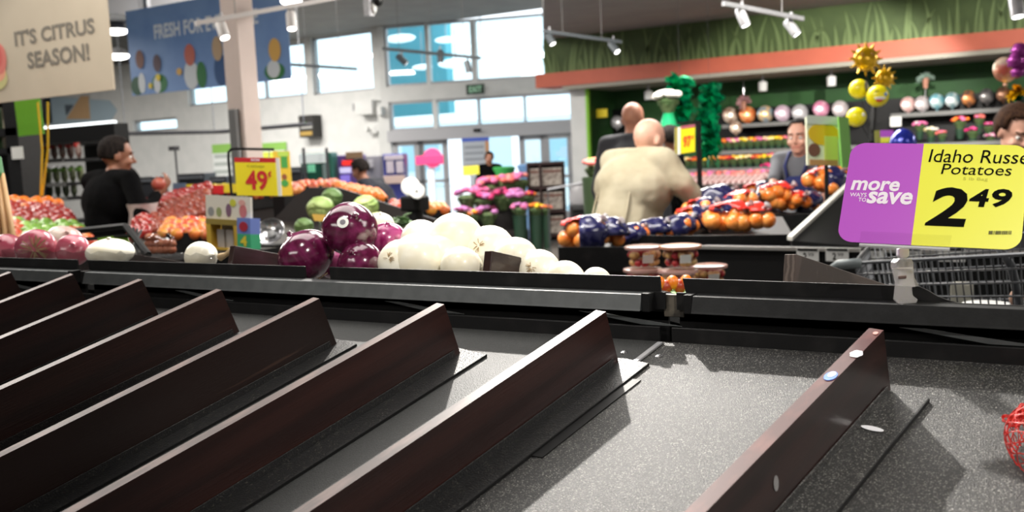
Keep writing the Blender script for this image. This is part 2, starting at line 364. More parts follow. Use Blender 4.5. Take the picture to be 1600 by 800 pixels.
# outdoor world beyond the glass
mb = MB(); mb.aabb((-60, 18.6, -.3), (40, 90, -.02)); o = struct('ground_outside', mb, mat('sunlit pavement', rgb(215, 215, 212), .8)); 
tw = thing('canopy_wall', 'teal rendered porch wall outside the upper glazing', 'wall', W(690, 180, 27))
mb = MB(); p0 = W(606, 180, 27); p1 = W(742, 180, 27); mb.aabb((p0[0], p0[1], 2.7), (p1[0], p0[1] + .3, 7.5)); obj('wall_panel', mb, M_teal, tw)
mb = MB(); mb.aabb((p0[0] - 3, p0[1] - 4.0, 6.4), (p1[0] + .5, p0[1] + .3, 6.7)); obj('canopy_slab', mb, mat('canopy blue', rgb(80, 150, 190), .6), tw)
for i, (px, py, r) in enumerate([(697, 62, .22), (752, 66, .4), (712, 99, .34), (625, 60, .3), (660, 105, .2), (690, 122, .18)][:5]):  # added glowing ovals on stems, imitating ceiling lamps reflected in the glass
    l = thing('reflection_oval', 'added glowing oval imitating a ceiling lamp reflection in the upper entrance glass', 'lamp', W(px, py, 25), 'glowing ovals imitating lamp reflections')
    m1 = MB(); m1.ball(V(W(px, py, 25)), (r * 1.5, r, r * .35)); obj('oval_glow', m1, M_lampsoft, l, True)
    m2 = MB(); q = V(W(px, py, 25)); m2.tube([q, q + Vector((0, 0, .9))], .015, 6); obj('stem', m2, M_alu, l)
# far car-park shop band outside
fb = thing('far_building', 'pale far building seen through the entrance glass', 'building', W(700, 230, 55))
mb = MB(); q0 = W(560, 255, 55); mb.aabb((q0[0] - 8, q0[1], 0), (q0[0] + 34, q0[1] + 6, 3.4)); obj('wall', mb, mat('far wall', rgb(236, 244, 250), .8), fb)
for i in range(7):
    m1 = MB(); m1.aabb((q0[0] - 6 + i * 4.6, q0[1] - .05, .8), (q0[0] - 3.5 + i * 4.6, q0[1] + .02, 2.5)); obj('window', m1, mat('far glass', rgb(170, 205, 220), .3), fb)

# ------------------------------------------------------------------ flower department
xg0 = float(onY(850, 100, YG)[0]); zc1 = float(onY(850, 118, YG)[2]); zc0 = float(onY(850, 139, YG)[2])
mb = MB(); mb.aabb((xg0, YG, zc1), (XR0, YG + .3, ZG)); struct('wall_green', mb, M_green)
mb = MB(); mb.aabb((xg0, YG - .35, zc0), (XR0, YG + .35, zc1)); struct('trim_3', mb, M_coral)
mb = MB(); mb.aabb((xg0 + .55, YG - .33, zc0 - .07), (XR0, YG + 1.1, zc0)); struct('trim_4', mb, mat('soffit beige', rgb(150, 146, 134), .7))
YA = YG + 1.1                                     # back of the alcove
mb = MB(); xa = float(onY(922, 200, YG)[0]); mb.aabb((xa, YA, 0), (XR0, YA + .2, zc0)); struct('wall_alcove', mb, M_green2)
xw0 = float(onY(893, 200, YG)[0]); mb = MB(); mb.aabb((xw0, YG - .02, 0), (xa - .06, YG + .9, zc0)); struct('wall_pier', mb, M_white)
mb = MB(); mb.aabb((xa - .06, YG + .04, 0), (xa, YA, zc0)); struct('wall_alcove_side', mb, M_green2)
mb = MB(); mb.aabb((xa - .06, YG - .03, 0), (xa, YG + .04, zc0)); struct('trim_5', mb, mat('lime edge', rgb(130, 190, 50), .6))
# painted grass blades (raised paint cut-outs on the green wall)
gb = MB(); rg = random.Random(3); x = xg0 + .05; zb = zc1
while x < XR0 - .3:
    h = rg.uniform(.3, .86) * rg.choice([.6, 1, 1]); lean = rg.uniform(-.35, .35) * h; wd = rg.uniform(.022, .045)
    n = 5; L = []; Rr = []
    for k in range(n + 1):
        t = k / n; cx = x + lean * t * t; ww = wd * (1 - t) ** .8
        L.append((cx - ww, YG - .012, zb + h * t)); Rr.append((cx + ww, YG - .012, zb + h * t))
    vs = L + Rr; gb.add(vs, [(i, i + 1, n + 2 + i, n + 1 + i) for i in range(n)])
    x += rg.uniform(.05, .14)
o = obj('painted_grass', gb, M_blade); o['kind'] = 'stuff'; o['label'] = 'pale green grass blades painted along the green wall above the coral band'; o['category'] = 'mural'
# ------------------------------------------------------------------ ridge column
cx = W(385, 225, 9.3)
mb = MB(); mb.box((cx[0], cx[1], ZC / 2), (.21, .21, ZC), Matrix.Rotation(0, 3, 'Z')); struct('column', mb, mat('column paint', rgb(205, 188, 180), .6, col2=rgb(196, 180, 172), scale=2))
zq = float(W(368, 172, 9.3)[2]); p = W(367, 200, 9.2)
gd = MB(); gd.aabb((p[0] - .03, p[1] - .05, 0), (p[0] + .07, p[1] + .12, zq)); tag(obj('column_guard', gd, mat('grey guard', rgb(105, 105, 105), .5), bevel=.01), 'grey metal guard channel up the left edge of the column', 'guard')
# ================================================================== the near produce table (modules side by side)
BN = Vector((0, -.269, .963)).normalized(); BP = Vector((-.78, 1.229, 1.232)); BD = Vector((.217, .94, .263)).normalized()
def bed(px, py): return V(onP(px, py, np.array(BP), np.array(BN)))
def bedz(y): return BP.z + (y - BP.y) * (-BN.y / BN.z)
YLIP = 1.259
X = lambda px, py=430: float(onY(px, py, YLIP)[0])
module_x = [(-3.25, -1.845), (-1.815, -.517), (-.500, .84)]
labels = ['black produce table module with worn speckled tray, the farthest left one', 'black produce table module holding most of the wooden dividers', 'black produce table module with speckled tray under the price card']
tables = []
for k, (x0, x1) in enumerate(module_x):
    t = thing('produce_table', labels[k], 'display table', ((x0 + x1) / 2, .8, 0)); tables.append(t)
    y0 = .02; mb = MB(); th = .012
    e0, e1 = (x0 - .006, x1 + .003) if k != 2 else (-.5135, x1); sk = .2308 * (1.229 - y0)
    e1 = -.514 if k == 1 else e1; e0n, e1n = e0 - sk, e1 - (sk if k < 2 else 0)
    mb.add([(e0n, y0, bedz(y0)), (e1n, y0, bedz(y0)), (e1, 1.229, bedz(1.229)), (e0, 1.229, bedz(1.229)), (e0n, y0, bedz(y0) - th), (e1n, y0, bedz(y0) - th), (e1, 1.229, bedz(1.229) - th), (e0, 1.229, bedz(1.229) - th)],
           [(0, 1, 2, 3), (7, 6, 5, 4), (0, 4, 5, 1), (1, 5, 6, 2), (2, 6, 7, 3), (3, 7, 4, 0)])
    obj('tray', mb, M_bed if k == 2 else M_bed2, t)
    mb = MB(); mb.aabb((x0, 1.229, 1.222), (x1, 1.234, 1.2525)); obj('back_flange', mb, M_lip, t, bevel=.001)
    # hollow rail with a slightly raked front face
    r0, r1 = x0 + .012, x1 - (.028 if k == 1 else .012)
    if k == 2: r0 = x0 + .03
    mb = MB(); mb.prism([(r0, 1.226, 1.2735), (r0, 1.2275, 1.2765), (r0, 1.234, 1.2965), (r0, 1.254, 1.2975), (r0, 1.254, 1.2735)], (r1 - r0, 0, 0)); obj('rail', mb, M_railblk if k == 2 else M_rail, t, bevel=.0008)
    for q in (r0 - .012, r1):
        mb = MB(); mb.aabb((q, 1.232, 1.272), (q + .012, 1.2545, 1.2985)); obj('rail_end', mb, M_blk2, t, bevel=.001)
    mb = MB(); mb.aabb((x0, 1.252, 1.2735), (x1, 1.256, 1.298)); obj('rail_back', mb, M_lip, t)
    mb = MB(); mb.aabb((x0, 1.262, .1), (x1, 1.268, 1.2735)); obj('spine_panel', mb, M_blk2, t)
    mb = MB(); mb.aabb((x0 + .01, .03, .1), (x1 - .01, .05, bedz(.03) - .012)); obj('front_panel', mb, M_blk2, t)
    for q in (x0 + .002, x1 - .008):
        mb = MB(); mb.prism([(q, .03, .1), (q, 1.26, .1), (q, 1.26, bedz(1.229) - .012), (q, .03, bedz(.03) - .0125)], (.006, 0, 0)); obj('side_panel', mb, M_blk2, t)
    mb = MB(); mb.aabb((x0 + .03, .12, 0), (x1 - .03, 2.2, .1)); obj('kick_base', mb, M_blk2, t)
    # slanting brackets seen in the gap under the rail
    for q in ((.22, .62, .9) if k else (.4, .8)):
        xx = x0 + (x1 - x0) * q; mb = MB()
        mb.prism([(xx, 1.236, 1.268), (xx + .03, 1.236, 1.268), (xx + .16, 1.236, 1.2535), (xx + .10, 1.236, 1.2535)], (0, .002, 0)); obj('bracket', mb, M_rail, t)
    # far slope
    ye = 2.25; zf = lambda y: 1.268 - .28 * (y - 1.262)
    mb = MB(); mb.prism([(x0, 1.262, zf(1.262)), (x0, ye, zf(ye)), (x0, ye, zf(ye) - .012), (x0, 1.262, zf(1.262) - .012)], (x1 - x0, 0, 0)); obj('far_tray', mb, M_bed2, t)
    mb = MB(); mb.aabb((x0, ye, .1), (x1, ye + .012, zf(ye) + .06)); obj('far_panel', mb, M_blk2, t)
# lips: separate strips clipped on the rail
def lip(pts, label):
    o = obj('edge_strip', MB().prism(pts, (0, .004, 0)), M_lip, bevel=.0006); return tag(o, label, 'edge strip')
def zl(px, py): return float(onY(px, py, YLIP)[2])
for (p0, p1, lab) in [(-60, 121, 'black edge strip standing in front of the pink red onions'), (138, 476, 'black edge strip in front of the two white papery onions'), (515, 1032, 'long black edge strip in front of the heap of white onions')]:
    x0, x1 = X(p0, 410 if p0 < 500 else 420), X(p1, 414 if p0 < 500 else 431)
    lip([(x0, YLIP, 1.2955), (x1, YLIP, 1.2955), (x1 - .001, YLIP, 1.319), (x0 - .001, YLIP, 1.319)], lab)
pts = [(1066, 435), (1436, 447.5), (1450, 454), (1465, 463), (1482, 469.5), (1499, 474), (1532, 479.5), (1600, 484.5), (1760, 492), (1760, 520), (1072, 462)]
P_ = [tuple(onY(a, b, YLIP)) for a, b in pts]; P_ = [(a, YLIP, max(c, 1.2955)) for a, _, c in P_]
P_[-1] = (P_[-1][0], YLIP, 1.2955); P_[-2] = (P_[-2][0], YLIP, 1.2955)
lip(P_, 'black edge strip with a curved cut-down end, under the price card clip')
# seam between the modules: bright raised flange and joint plate
s = bed(1019, 541); s2 = bed(984, 572)
mb = MB(); a = Vector((-.517, 1.222, bedz(1.222) + .0005)); b = Vector((-.533, 1.152, bedz(1.152) + .0005))
mb.prism([a, a + Vector((.008, 0, 0)), b + Vector((.008, 0, 0)), b], BN * .0035); tag(obj('seam_bar', mb, M_alu, bevel=.001), 'thin grey metal bar covering the seam between the two near trays', 'bar')
c = onY(1048, 473, 1.262); mb = MB(); mb.aabb((-.522, 1.258, 1.262), (-.492, 1.268, 1.294)); tag(obj('joint_plate', mb, mat('worn joint', rgb(90, 84, 74), .5, col2=rgb(60, 56, 50), scale=60), bevel=.001), 'worn grey joint plate in the gap between the two edge strips', 'plate')
for (px, py, lab) in [(975, 551, 'small dome bolt head on the tray just left of the seam'), (1029, 557, 'small dome bolt head on the tray just right of the seam')]:
    p = bed(px, py); mb = MB(); mb.lathe([(.0055, 0), (.005, .0015), (.0025, .003), (.0003, .0032)], 14, p, BN.to_track_quat('Z', 'Y').to_matrix()); tag(obj('bolt', mb, M_steel, smooth=40), lab, 'bolt')
# ------------------------------------------------------------------ wooden dividers with their metal foot plates
BX = BD.cross(BN).normalized(); BZ = BX.cross(BD).normalized()
BR = Matrix(((BX.x, BD.x, BZ.x), (BX.y, BD.y, BZ.y), (BX.z, BD.z, BZ.z)))
def board_mesh(mb, L, h, t, cut=.009, mi_top=1):
    vs = [(-t, -L, 0), (0, -L, 0), (0, 0, 0), (-t, 0, 0), (-t, -L, h), (0, -L, h), (0, -cut, h), (-t, -cut, h)]
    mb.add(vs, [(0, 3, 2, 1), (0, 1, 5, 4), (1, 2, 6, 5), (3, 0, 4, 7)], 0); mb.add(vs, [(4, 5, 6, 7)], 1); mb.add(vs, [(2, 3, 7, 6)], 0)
    return mb
ends = [((46, 480), .082), ((143, 486), .082), ((251, 499), .083), ((375, 521), .084), ((527, 540), .084), ((720, 555), .084), ((967, 569), .0795), ((1392, 613), .081)]
dl = ['dark wooden divider at the far left end of the near tray', 'dark wooden divider, second from the far left end of the tray', 'dark wooden divider ending below the join in the grey rail', 'plain dark wooden divider ending under the left white papery onion',
      'wooden divider with wavy pale grain on its broad face', 'wooden divider ending straight below the big purple onions', 'wooden divider with a bright gleam along its top edge, nearest left of the seam bar', 'worn reddish wooden divider with stickers on it, the only one on the right tray']
bolt_px = None; dividers = []
for i, ((px, py), h) in enumerate(ends):
    p = bed(px, py) + BN * .0026
    t = thing('tray_divider', dl[i], 'divider', p, local=True); t.rotation_euler = BR.to_euler(); dividers.append(t)
    M1 = mat('reddish stained wood', rgb(30, 17, 15), .36, col2=rgb(46, 26, 23), scale=40, stretch=(1, .15, 1), bump=.1, bscale=90, coat=.3) if i == 7 else (mat('wavy grained wood', rgb(30, 17, 14), .36, col2=rgb(84, 60, 50), kind='wave', scale=9, lo=.35, hi=1.0, stretch=(1, .35, 7), bump=.15, bscale=90, coat=.2) if i == 4 else M_wood)
    me = MB(); board_mesh(me, 1.15, h, .0165)
    E2 = mat('scuffed red edge with painted sheen', rgb(70, 26, 24), .45, spec=.25, col2=rgb(116, 60, 52), scale=60, lo=.5, hi=.95, stretch=(1, .4, 1), coat=.05) if i == 7 else M_woodedge  # scuffed top face, its lighter colour also stands in for gloss
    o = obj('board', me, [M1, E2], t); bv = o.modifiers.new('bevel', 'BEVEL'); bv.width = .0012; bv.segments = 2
    me = MB(); wd = [.03, .03, .03, .03, .035, .042, .040, .044][i]
    me.aabb((-.03, -1.1, -.0022), (wd, .012 if i in (4, 5, 6) else -.005, .0012 if i != 7 else .0022)); me.aabb((.0005, -1.1, 0), (.0025, -.012, .012))
    fo = obj('foot_plate', me, M_bed if i == 7 else mat('black foot plate', rgb(26, 26, 27), .38, col2=rgb(70, 68, 62), kind='speck', scale=500, lo=.75, hi=1, bump=.4, bscale=400), t, bevel=.0006)
    if i >= 4: me = MB(); me.aabb((wd, -1.1, -.0022), (wd + .0016, fo.data.vertices[0].co.y if 0 else (.012 if i != 7 else -.005), .0014 if i != 7 else .0024)); obj('plate_edge', me, M_blk2, t)
p = bed(1002, 595); ex2 = MB(); ex2.prism([p + BN * .0003, p + BN * .0003 - Vector((.03, 0, 0)), p - BD * .2 - Vector((.03, 0, 0)) + BN * .0003, p - BD * .2 + BN * .0003], BN * .0015)
o = obj('shim_plate', ex2, M_blk2); tag(o, 'thin black strip lying under the foot plate nearest the seam bar', 'plate')
# stickers and marks on the right-hand divider
P7 = bed(1392, 613) + BN * .0026
def ell(name, c, ax, ay, n, rx, ry, m, label, fn=None, cat='sticker'):
    mb = MB(); nn = n.normalized(); mb.prism([c + ax * rx * cos(2 * pi * k / 18) * (fn(k) if fn else 1) + ay * ry * sin(2 * pi * k / 18) * (fn(k) if fn else 1) + nn * .0003 for k in range(18)], nn * .0004)
    return tag(obj(name, mb, m), label, cat)
def onTop(px, py): return V(onP(px, py, np.array(P7 + BZ * .0812), np.array(BZ)))
def onSide(px, py): return V(onP(px, py, np.array(P7 + BX * .0002), np.array(BX)))
M_lblue = mat('sticker blue', rgb(40, 110, 220), .3); M_lwhite = mat('sticker white', rgb(235, 235, 240), .3); M_silver = mat('silver sticker', rgb(190, 188, 188), .3, .6, bump=.6, bscale=300)
st = ell('fruit_sticker', onTop(1298, 588), BD, BX, BZ, .010, .0062, M_lblue, 'blue and white fruit sticker on the top edge of the worn divider')
ell('fruit_sticker', onTop(1338, 553.5), BD, BX, BZ, .0085, .0068, M_lwhite, 'white sticker on the top edge of the worn divider', lambda k: 1 - .12 * (k % 3 == 0))
b2 = MB(); c = onTop(1300, 586); b2.prism([c + BD * .0062 * cos(a) + BX * .0036 * sin(a) + BZ * .0008 for a in [2 * pi * k / 14 for k in range(14)]], BZ * .0003); o = obj('sticker_print', b2, M_lwhite, st)
ell('worn_spot', onTop(1368, 521), BD, BX, BZ, .0035, .0028, mat('pink worn spot', rgb(214, 150, 140), .5), 'small pink worn spot near the far tip of the worn divider', cat='mark')
ell('foil_sticker', onSide(1212, 755), BZ, BD, BX, .0085, .0045, M_silver, 'wrinkled silver sticker low on the face of the worn divider')
q = V(onP(1363, 670, np.array(P7 + BN * .0026), np.array(BN))); ell('label_oval', q, BX, BD, BN, .0125, .0042, M_lwhite, 'white oval label on the foot plate beside the worn divider')
# ------------------------------------------------------------------ red net bag at the right edge
nb = thing('net_bag', 'red plastic net bag with a scrunched top at the picture edge', 'net bag', bed(1640, 740))
M_net = mat('red net', rgb(236, 52, 44), .4, trans=.1); c = V(W(1664, 702, .93)); rr = (.057, .045, .040); rot = Matrix.Rotation(.5, 3, 'X') @ Matrix.Rotation(.6, 3, 'Y')
def npt(th, ph): return c + rot @ Vector((rr[0] * sin(th) * cos(ph), rr[1] * sin(th) * sin(ph), rr[2] * cos(th)))
mb = MB(); nr = 26
for k in range(nr):
    for sgn in (1, -1):
        mb.tube([npt(.25 + (pi - .5) * j / 14, 2 * pi * k / nr + sgn * j * .09 + .02 * sin(j * 2 + k)) for j in range(15)], .00055, 5)
for j in range(1, 7):
    mb.tube([npt(.25 + (pi - .5) * j / 7, 2 * pi * k / 30) for k in range(30)], .00045, 4, closed=True)
o = obj('netting', mb, M_net, nb); o['kind'] = 'stuff'
mb = MB(); rk = random.Random(5); c2 = V(W(1600, 655, .95))
for k in range(34):
    a = c2 + Vector((rk.gauss(0, .006), rk.gauss(0, .006), rk.gauss(0, .004)))
    ph_ = rk.uniform(0, 6); mb.tube([a + Vector((cos(ph_ + j * 1.1), sin(ph_ + j * 1.3), sin(j * .9 + ph_) * .6)) * .005 for j in range(8)], .0008, 4)
o = obj('scrunched_top', mb, M_net, nb); o['kind'] = 'stuff'
# ------------------------------------------------------------------ dividers of the far slope
DF = Vector((.217, .94, -.263)).normalized(); NF = Vector((0, .269, .963)).normalized(); XF = DF.cross(NF).normalized(); ZF = XF.cross(DF).normalized()
FR = Matrix(((XF.x, DF.x, ZF.x), (XF.y, DF.y, ZF.y), (XF.z, DF.z, ZF.z)))
for (px, py, lab, lt) in [(1237, 396, 'worn wooden divider on the far slope, showing its striped end behind the cut-down edge strip', 1), (757, 391, 'dark wooden divider standing among the white onions', 0), (352, 383, 'dark wooden divider between the stemmed white onion and the purple onions', 0), (601, 397, 'small end of a wooden divider between purple and white onions', 0), (134, 386, 'small end of a wooden divider between the pink and the white onion', 0)]:
    p = V(onY(px, py, 1.285)); zb = 1.268 - .28 * (1.285 - 1.262) + .003
    h = p.z - zb; t = thing('far_divider', lab, 'divider', (p.x, p.y, zb), local=True); t.rotation_euler = FR.to_euler()
    me = MB(); L = .8; tt = .018; vs = [(-tt, 0, 0), (0, 0, 0), (0, L, 0), (-tt, L, 0), (-tt, 0, h), (0, 0, h), (0, L, h), (-tt, L, h)]
    me.add(vs, [(0, 3, 2, 1), (0, 1, 5, 4), (1, 2, 6, 5), (3, 0, 4, 7), (2, 3, 7, 6), (4, 5, 6, 7)]); 
    m_ = mat('scuffed pale wood', rgb(62, 50, 44), .5, col2=rgb(96, 84, 76), kind='wave', scale=40, lo=.3, hi=.9) if lt else M_wood
    obj('board', me, m_, t, bevel=.0012)
# ------------------------------------------------------------------ onions
def onion_mesh(seg=28, squash=.86, neck=.12):
    mb = MB(); prof = [(.0, -squash - .02), (.12, -squash), (.3, -squash * .95)]
    for k in range(1, 14):
        th = pi - pi * (k + 1.6) / 16.6; prof.append((sin(th) , cos(th) * squash))
    prof = [(max(r, .004), z) for r, z in prof if z < squash * .93]
    prof += [(.26, squash * .97), (neck, squash * 1.03), (neck * .7, squash * 1.1), (neck * .8, squash * 1.17), (.01, squash * 1.18)]
    mb.lathe(prof, seg, cap=True); return mb
M_on_p = mat('purple onion skin', rgb(74, 12, 44), .16, col2=rgb(126, 44, 90), scale=60, stretch=(1, 1, .08), coat=.6, lo=.45, hi=.85)
M_on_pp = mat('pink purple onion skin', rgb(128, 24, 82), .2, col2=rgb(176, 80, 130), scale=60, stretch=(1, 1, .08), coat=.4)
M_on_w = mat('white onion skin', rgb(250, 246, 230), .38, col2=rgb(240, 228, 194), scale=14, stretch=(1, 1, .25), coat=.25, lo=.45, hi=.8)
M_on_r = mat('rosy onion skin', rgb(172, 62, 88), .26, col2=rgb(206, 122, 134), scale=30, stretch=(1, 1, .12), coat=.35, lo=.35, hi=.8)
M_on_rw = mat('pale rosy onion skin', rgb(232, 214, 200), .3, col2=rgb(214, 110, 120), scale=22, coat=.3, lo=.4, hi=.75)
M_root = mat('dry root', rgb(176, 150, 112), .9)
def onion(px, py, rp, Y, m, label, group=None, tilt=(0, 0, 0), squash=.86, neck=.12, sticker=None, root=False, tuft=1):
    c = V(onY(px, py, Y)); d = (c - Vector((0, 0, EYE))).dot(V(CF)); r = rp * d / FPX
    t = thing('onion', label, 'onion', c, group, local=True); t.rotation_euler = tilt
    mb = onion_mesh(28, squash, neck); rk = random.Random(int(px * 7 + py)); ph = rk.uniform(0, 6)
    mb.v = [(x * r * (1 + .02 * sin(3 * atan2(y, x) + ph)), y * r * (1 + .02 * sin(2 * atan2(y, x) + ph)), z * r) for x, y, z in mb.v]
    o = obj('bulb', mb, m, t, True)
    if root or True:
        rb = MB()
        for k in range(12 if tuft == 1 else 40):
            a = rk.uniform(0, 2 * pi); q = r * .1 * tuft; p0 = Vector((cos(a) * q * rk.random(), sin(a) * q * rk.random(), -squash * r * .99))
            rb.tube([p0, p0 + Vector((cos(a) * q * .7, sin(a) * q * .7, -r * .05)), p0 + Vector((cos(a) * q * 2.0, sin(a) * q * 2.0, r * .01 * rk.uniform(-5, 1)))], .0006 * (1 + .4 * (tuft > 1)), 4)
        o = obj('root_tuft', rb, M_root, t)
    if sticker:
        # a round printed label on the skin, turned to the shopper
        R = Matrix.Rotation(0, 3, 'X'); inv = t.rotation_euler.to_matrix().inverted(); dirn = inv @ V(sticker).normalized()
        sx = dirn.orthogonal().normalized(); sy = dirn.cross(sx)
        def surf(v): v = v.normalized(); k = 1 / sqrt((v.x ** 2 + v.y ** 2) + (v.z / squash) ** 2); return v * k * r * 1.025
        for rad, mm, nm, lf in ((.23, M_paper, 'sticker', 1), (.11, mat('print grey', rgb(120, 116, 124), .6), 'sticker_print', 1.008)):
            sb = MB(); pts = []
            for ring in (0, .5, 1):
                for k in range(16): a = 2 * pi * k / 16; pts.append(surf(dirn + (sx * cos(a) + sy * sin(a)) * rad * ring) * lf)
            sb.add(pts, [(i * 16 + k, i * 16 + (k + 1) % 16, (i + 1) * 16 + (k + 1) % 16, (i + 1) * 16 + k) for i in (0, 1) for k in range(16)])
            obj(nm, sb, mm, t if nm == 'sticker' else par)
            if nm == 'sticker': par = COL.objects[-1]
    return t
tocam = lambda dx=0, dz=0: -V(CF) + V(CR) * dx + V(CU) * dz
onion(547, 358, 44, 1.36, M_on_p, 'largest purple onion, on top, with a round white sticker', tilt=(.5, .9, 0), sticker=tocam(-.12, .25))
onion(478, 400, 46, 1.335, M_on_p, 'glossy purple onion resting against the gap in the edge strip', tilt=(.3, -.5, 0))
onion(563, 412, 37, 1.335, M_on_p, 'purple onion half hidden behind the long edge strip', tilt=(.9, .3, 0))
onion(606, 374, 30, 1.46, M_on_pp, 'pinkish purple onion behind the white onions', tilt=(.3, .3, 0))
onion(520, 412, 26, 1.40, M_on_pp, 'small pink purple onion wedged low between two purple ones', tilt=(.3, .3, 0))
onion(595, 352, 22, 1.62, M_on_w, 'white onion peeping between purple onion and cabbage', tilt=(.3, .3, 0))
wl = [(657, 412, 50, 1.35, 'wide white onion lowest in the heap beside the purple ones'), (625, 410, 36, 1.33, 'white onion touching the purple onion at the lip'), (712, 377, 46, 1.41, 'biggest white onion at the top of the heap with a small print'),
      (661, 380, 38, 1.45, 'white onion at the back left top of the heap'), (765, 392, 41, 1.42, 'white onion on the heap just behind the divider end'), (806, 408, 38, 1.40, 'white onion right behind the standing divider'),
      (722, 420, 36, 1.33, 'white onion low at the lip just left of the divider'), (843, 424, 35, 1.39, 'white onion on the falling side of the heap'), (884, 437, 31, 1.37, 'white onion low on the right side of the heap'),
      (933, 440, 24, 1.35, 'white onion farthest right on its own, half below the lip'), (690, 400, 34, 1.37, 'white onion pressed between the two largest ones')]
for i, (px, py, rp, Y, lab) in enumerate(wl):
    onion(px, py, rp, Y, M_on_w, lab, tilt=((-1.0, .5, 0), (-1.9, .2, 0), (-1.3, -.4, 0))[i % 3], squash=.88, sticker=None)
c_ = V(onY(733, 368, 1.36))
onion(57, 389, 31, 1.33, M_on_r, 'rosy red onion with its dry root tuft facing the tray', tilt=(-1.6, 0, .9), squash=.8, tuft=2.6)
onion(8, 390, 27, 1.35, M_on_r, 'crinkled red onion cut by the left picture edge', tilt=(.6, .5, 0), squash=.8)
onion(114, 391, 26, 1.36, M_on_r, 'rosy onion with a torn skin next to the papery white one', tilt=(.5, 1.0, 0), squash=.8)
onion(100, 380, 30, 1.46, M_on_rw, 'pale cream onion behind the rosy red onions', tilt=(.2, .8, 0), squash=.8)
onion(172, 394, 36, 1.34, M_on_w, 'papery white onion with a small point standing up', tilt=(.1, .15, 0), squash=.56, neck=.1)
t = onion(314, 401, 24, 1.34, M_on_w, 'white papery onion lying down with a dry stem to the side', tilt=(.2, 1.45, 0), squash=1.25, neck=.17)
a = V(onY(344, 402, 1.33)); b = V(onY(362, 391, 1.33)); mb = MB(); mb.tube([a, a.lerp(b, .5) + Vector((0, 0, -.002)), b, b + (b - a) * .1], [.008, .005, .0065, .001], 8); o = obj('dry_stem', mb, M_root, None, True); t['_local'] = 0
o.parent = t; o.matrix_parent_inverse = Matrix.LocRotScale(t.location, t.rotation_euler, None).inverted()
# clear liner film behind the left strips
fb_ = MB(); pts = []
for k in range(31):
    px = 5 + k * 11; p = onY(px, 404, 1.275); pts.append((p[0], 1.275 + .004 * sin(k * 1.7), 1.27)); pts.append((p[0], 1.272 + .006 * sin(k * 1.3), 1.335 + .004 * sin(k * 2.3)))
fb_.add(pts, [(2 * k, 2 * k + 2, 2 * k + 3, 2 * k + 1) for k in range(30)]); o = obj('liner_film', fb_, M_film, smooth=True); o.modifiers.new('s', 'SOLIDIFY').thickness = .0004
tag(o, 'strip of clear plastic liner film standing behind the left edge strips', 'film')
# ------------------------------------------------------------------ price card, holder and clip
BLp, BRp, TLp = W(1307, 377, 1.175), W(1595, 391, 1.105), W(1331, 223, 1.22)
TRp = np.array(TLp) + (np.array(BRp) - np.array(BLp))
fr = rect_frame(TLp, TRp, BLp); O_, ux, uy, nn = fr
pc = thing('price_card', 'purple and yellow price card for potatoes held above the edge strip', 'price card', BLp)
M_pur = mat('card purple', rgb(190, 84, 206), .35); M_yel = mat('card yellow', rgb(246, 246, 66), .35); M_ink = mat('black ink', rgb(10, 9, 6), .8, spec=.1); M_wink = mat('white ink', rgb(248, 240, 250), .6)
def rounded(x0, y0, x1, y1, rx, ry, corners):
    pts = []
    for (cx, cy, a0, on) in ((x1 - rx, y1 - ry, 0, corners[0]), (x0 + rx, y1 - ry, 90, corners[1]), (x0 + rx, y0 + ry, 180, corners[2]), (x1 - rx, y0 + ry, 270, corners[3])):
        if on: pts += [(cx + rx * cos(radians(a0 + 9 * k)), cy + ry * sin(radians(a0 + 9 * k))) for k in range(11)]
        else: pts.append({0: (x1, y1), 90: (x0, y1), 180: (x0, y0), 270: (x1, y0)}[a0])
    return pts
def cardpoly(p2, t, lift, m, name):
    mb = MB(); mb.prism([O_ + ux * a + uy * b + nn * lift for a, b in p2], -nn * t); return obj(name, mb, m, pc)
AR = ux.length / uy.length; ry = .13; rx = ry / AR; sp = .392
def q2(px, py):                                   # picture point -> card coordinates
    p = V(onP(px, py, np.array(O_), np.array(nn))) - O_; A = np.array([[ux.dot(ux), ux.dot(uy)], [ux.dot(uy), uy.dot(uy)]]); return np.linalg.solve(A, np.array([p.dot(ux), p.dot(uy)]))
sp = float(q2(1434, 300)[0])
cardpoly(rounded(0, 0, sp, 1, rx, ry, (0, 1, 1, 0)), .0008, 0, M_pur, 'purple_panel')
cardpoly(rounded(sp, 0, 1, 1, rx, ry, (1, 0, 0, 1)), .0008, 0, M_yel, 'yellow_panel')
def ctext(s, a, b, m, bold=.0, shear=0, name='lettering'):
    (xa, ya), (xb, yb) = q2(*a), q2(*b); return text_fit(s, float(xa), float(yb), float(xb), float(ya), fr, m, pc, name, bold, shear, .0006)
ctext('more', (1331, 281.5), (1404.5, 299.5), M_wink, .028, .15); ctext('save', (1356, 299), (1424.5, 320.5), M_wink, .028, .15)
ctext('WAYS', (1328.5, 301), (1353.5, 308), M_wink, .012); ctext('TO', (1341.5, 309), (1353, 315.5), M_wink, .012)
ctext('Idaho Russet', (1453, 233.5), (1619, 257), M_ink, .0, .12); ctext('Potatoes', (1472, 256), (1580, 275), M_ink, .0, .12)
ctext('5 lb Bag', (1505, 277), (1543, 284), mat('faint print', rgb(206, 206, 70), .6), .0)
ctext('2', (1452, 292), (1508, 355), M_ink, .03, .12); ctext('4', (1516, 295), (1544, 324), M_ink, .03, .12); ctext('9', (1551, 295), (1580, 325), M_ink, .03, .12)
bc = MB(); rk = random.Random(2)
for k in range(14):
    (xa, ya) = q2(1545 + k * 2.6, 361); (xb, yb) = q2(1545 + k * 2.6 + rk.uniform(.6, 1.9), 366.5); bc = slab(fr, float(xa), float(yb), float(xb), float(ya), -.0001, .0006, bc)
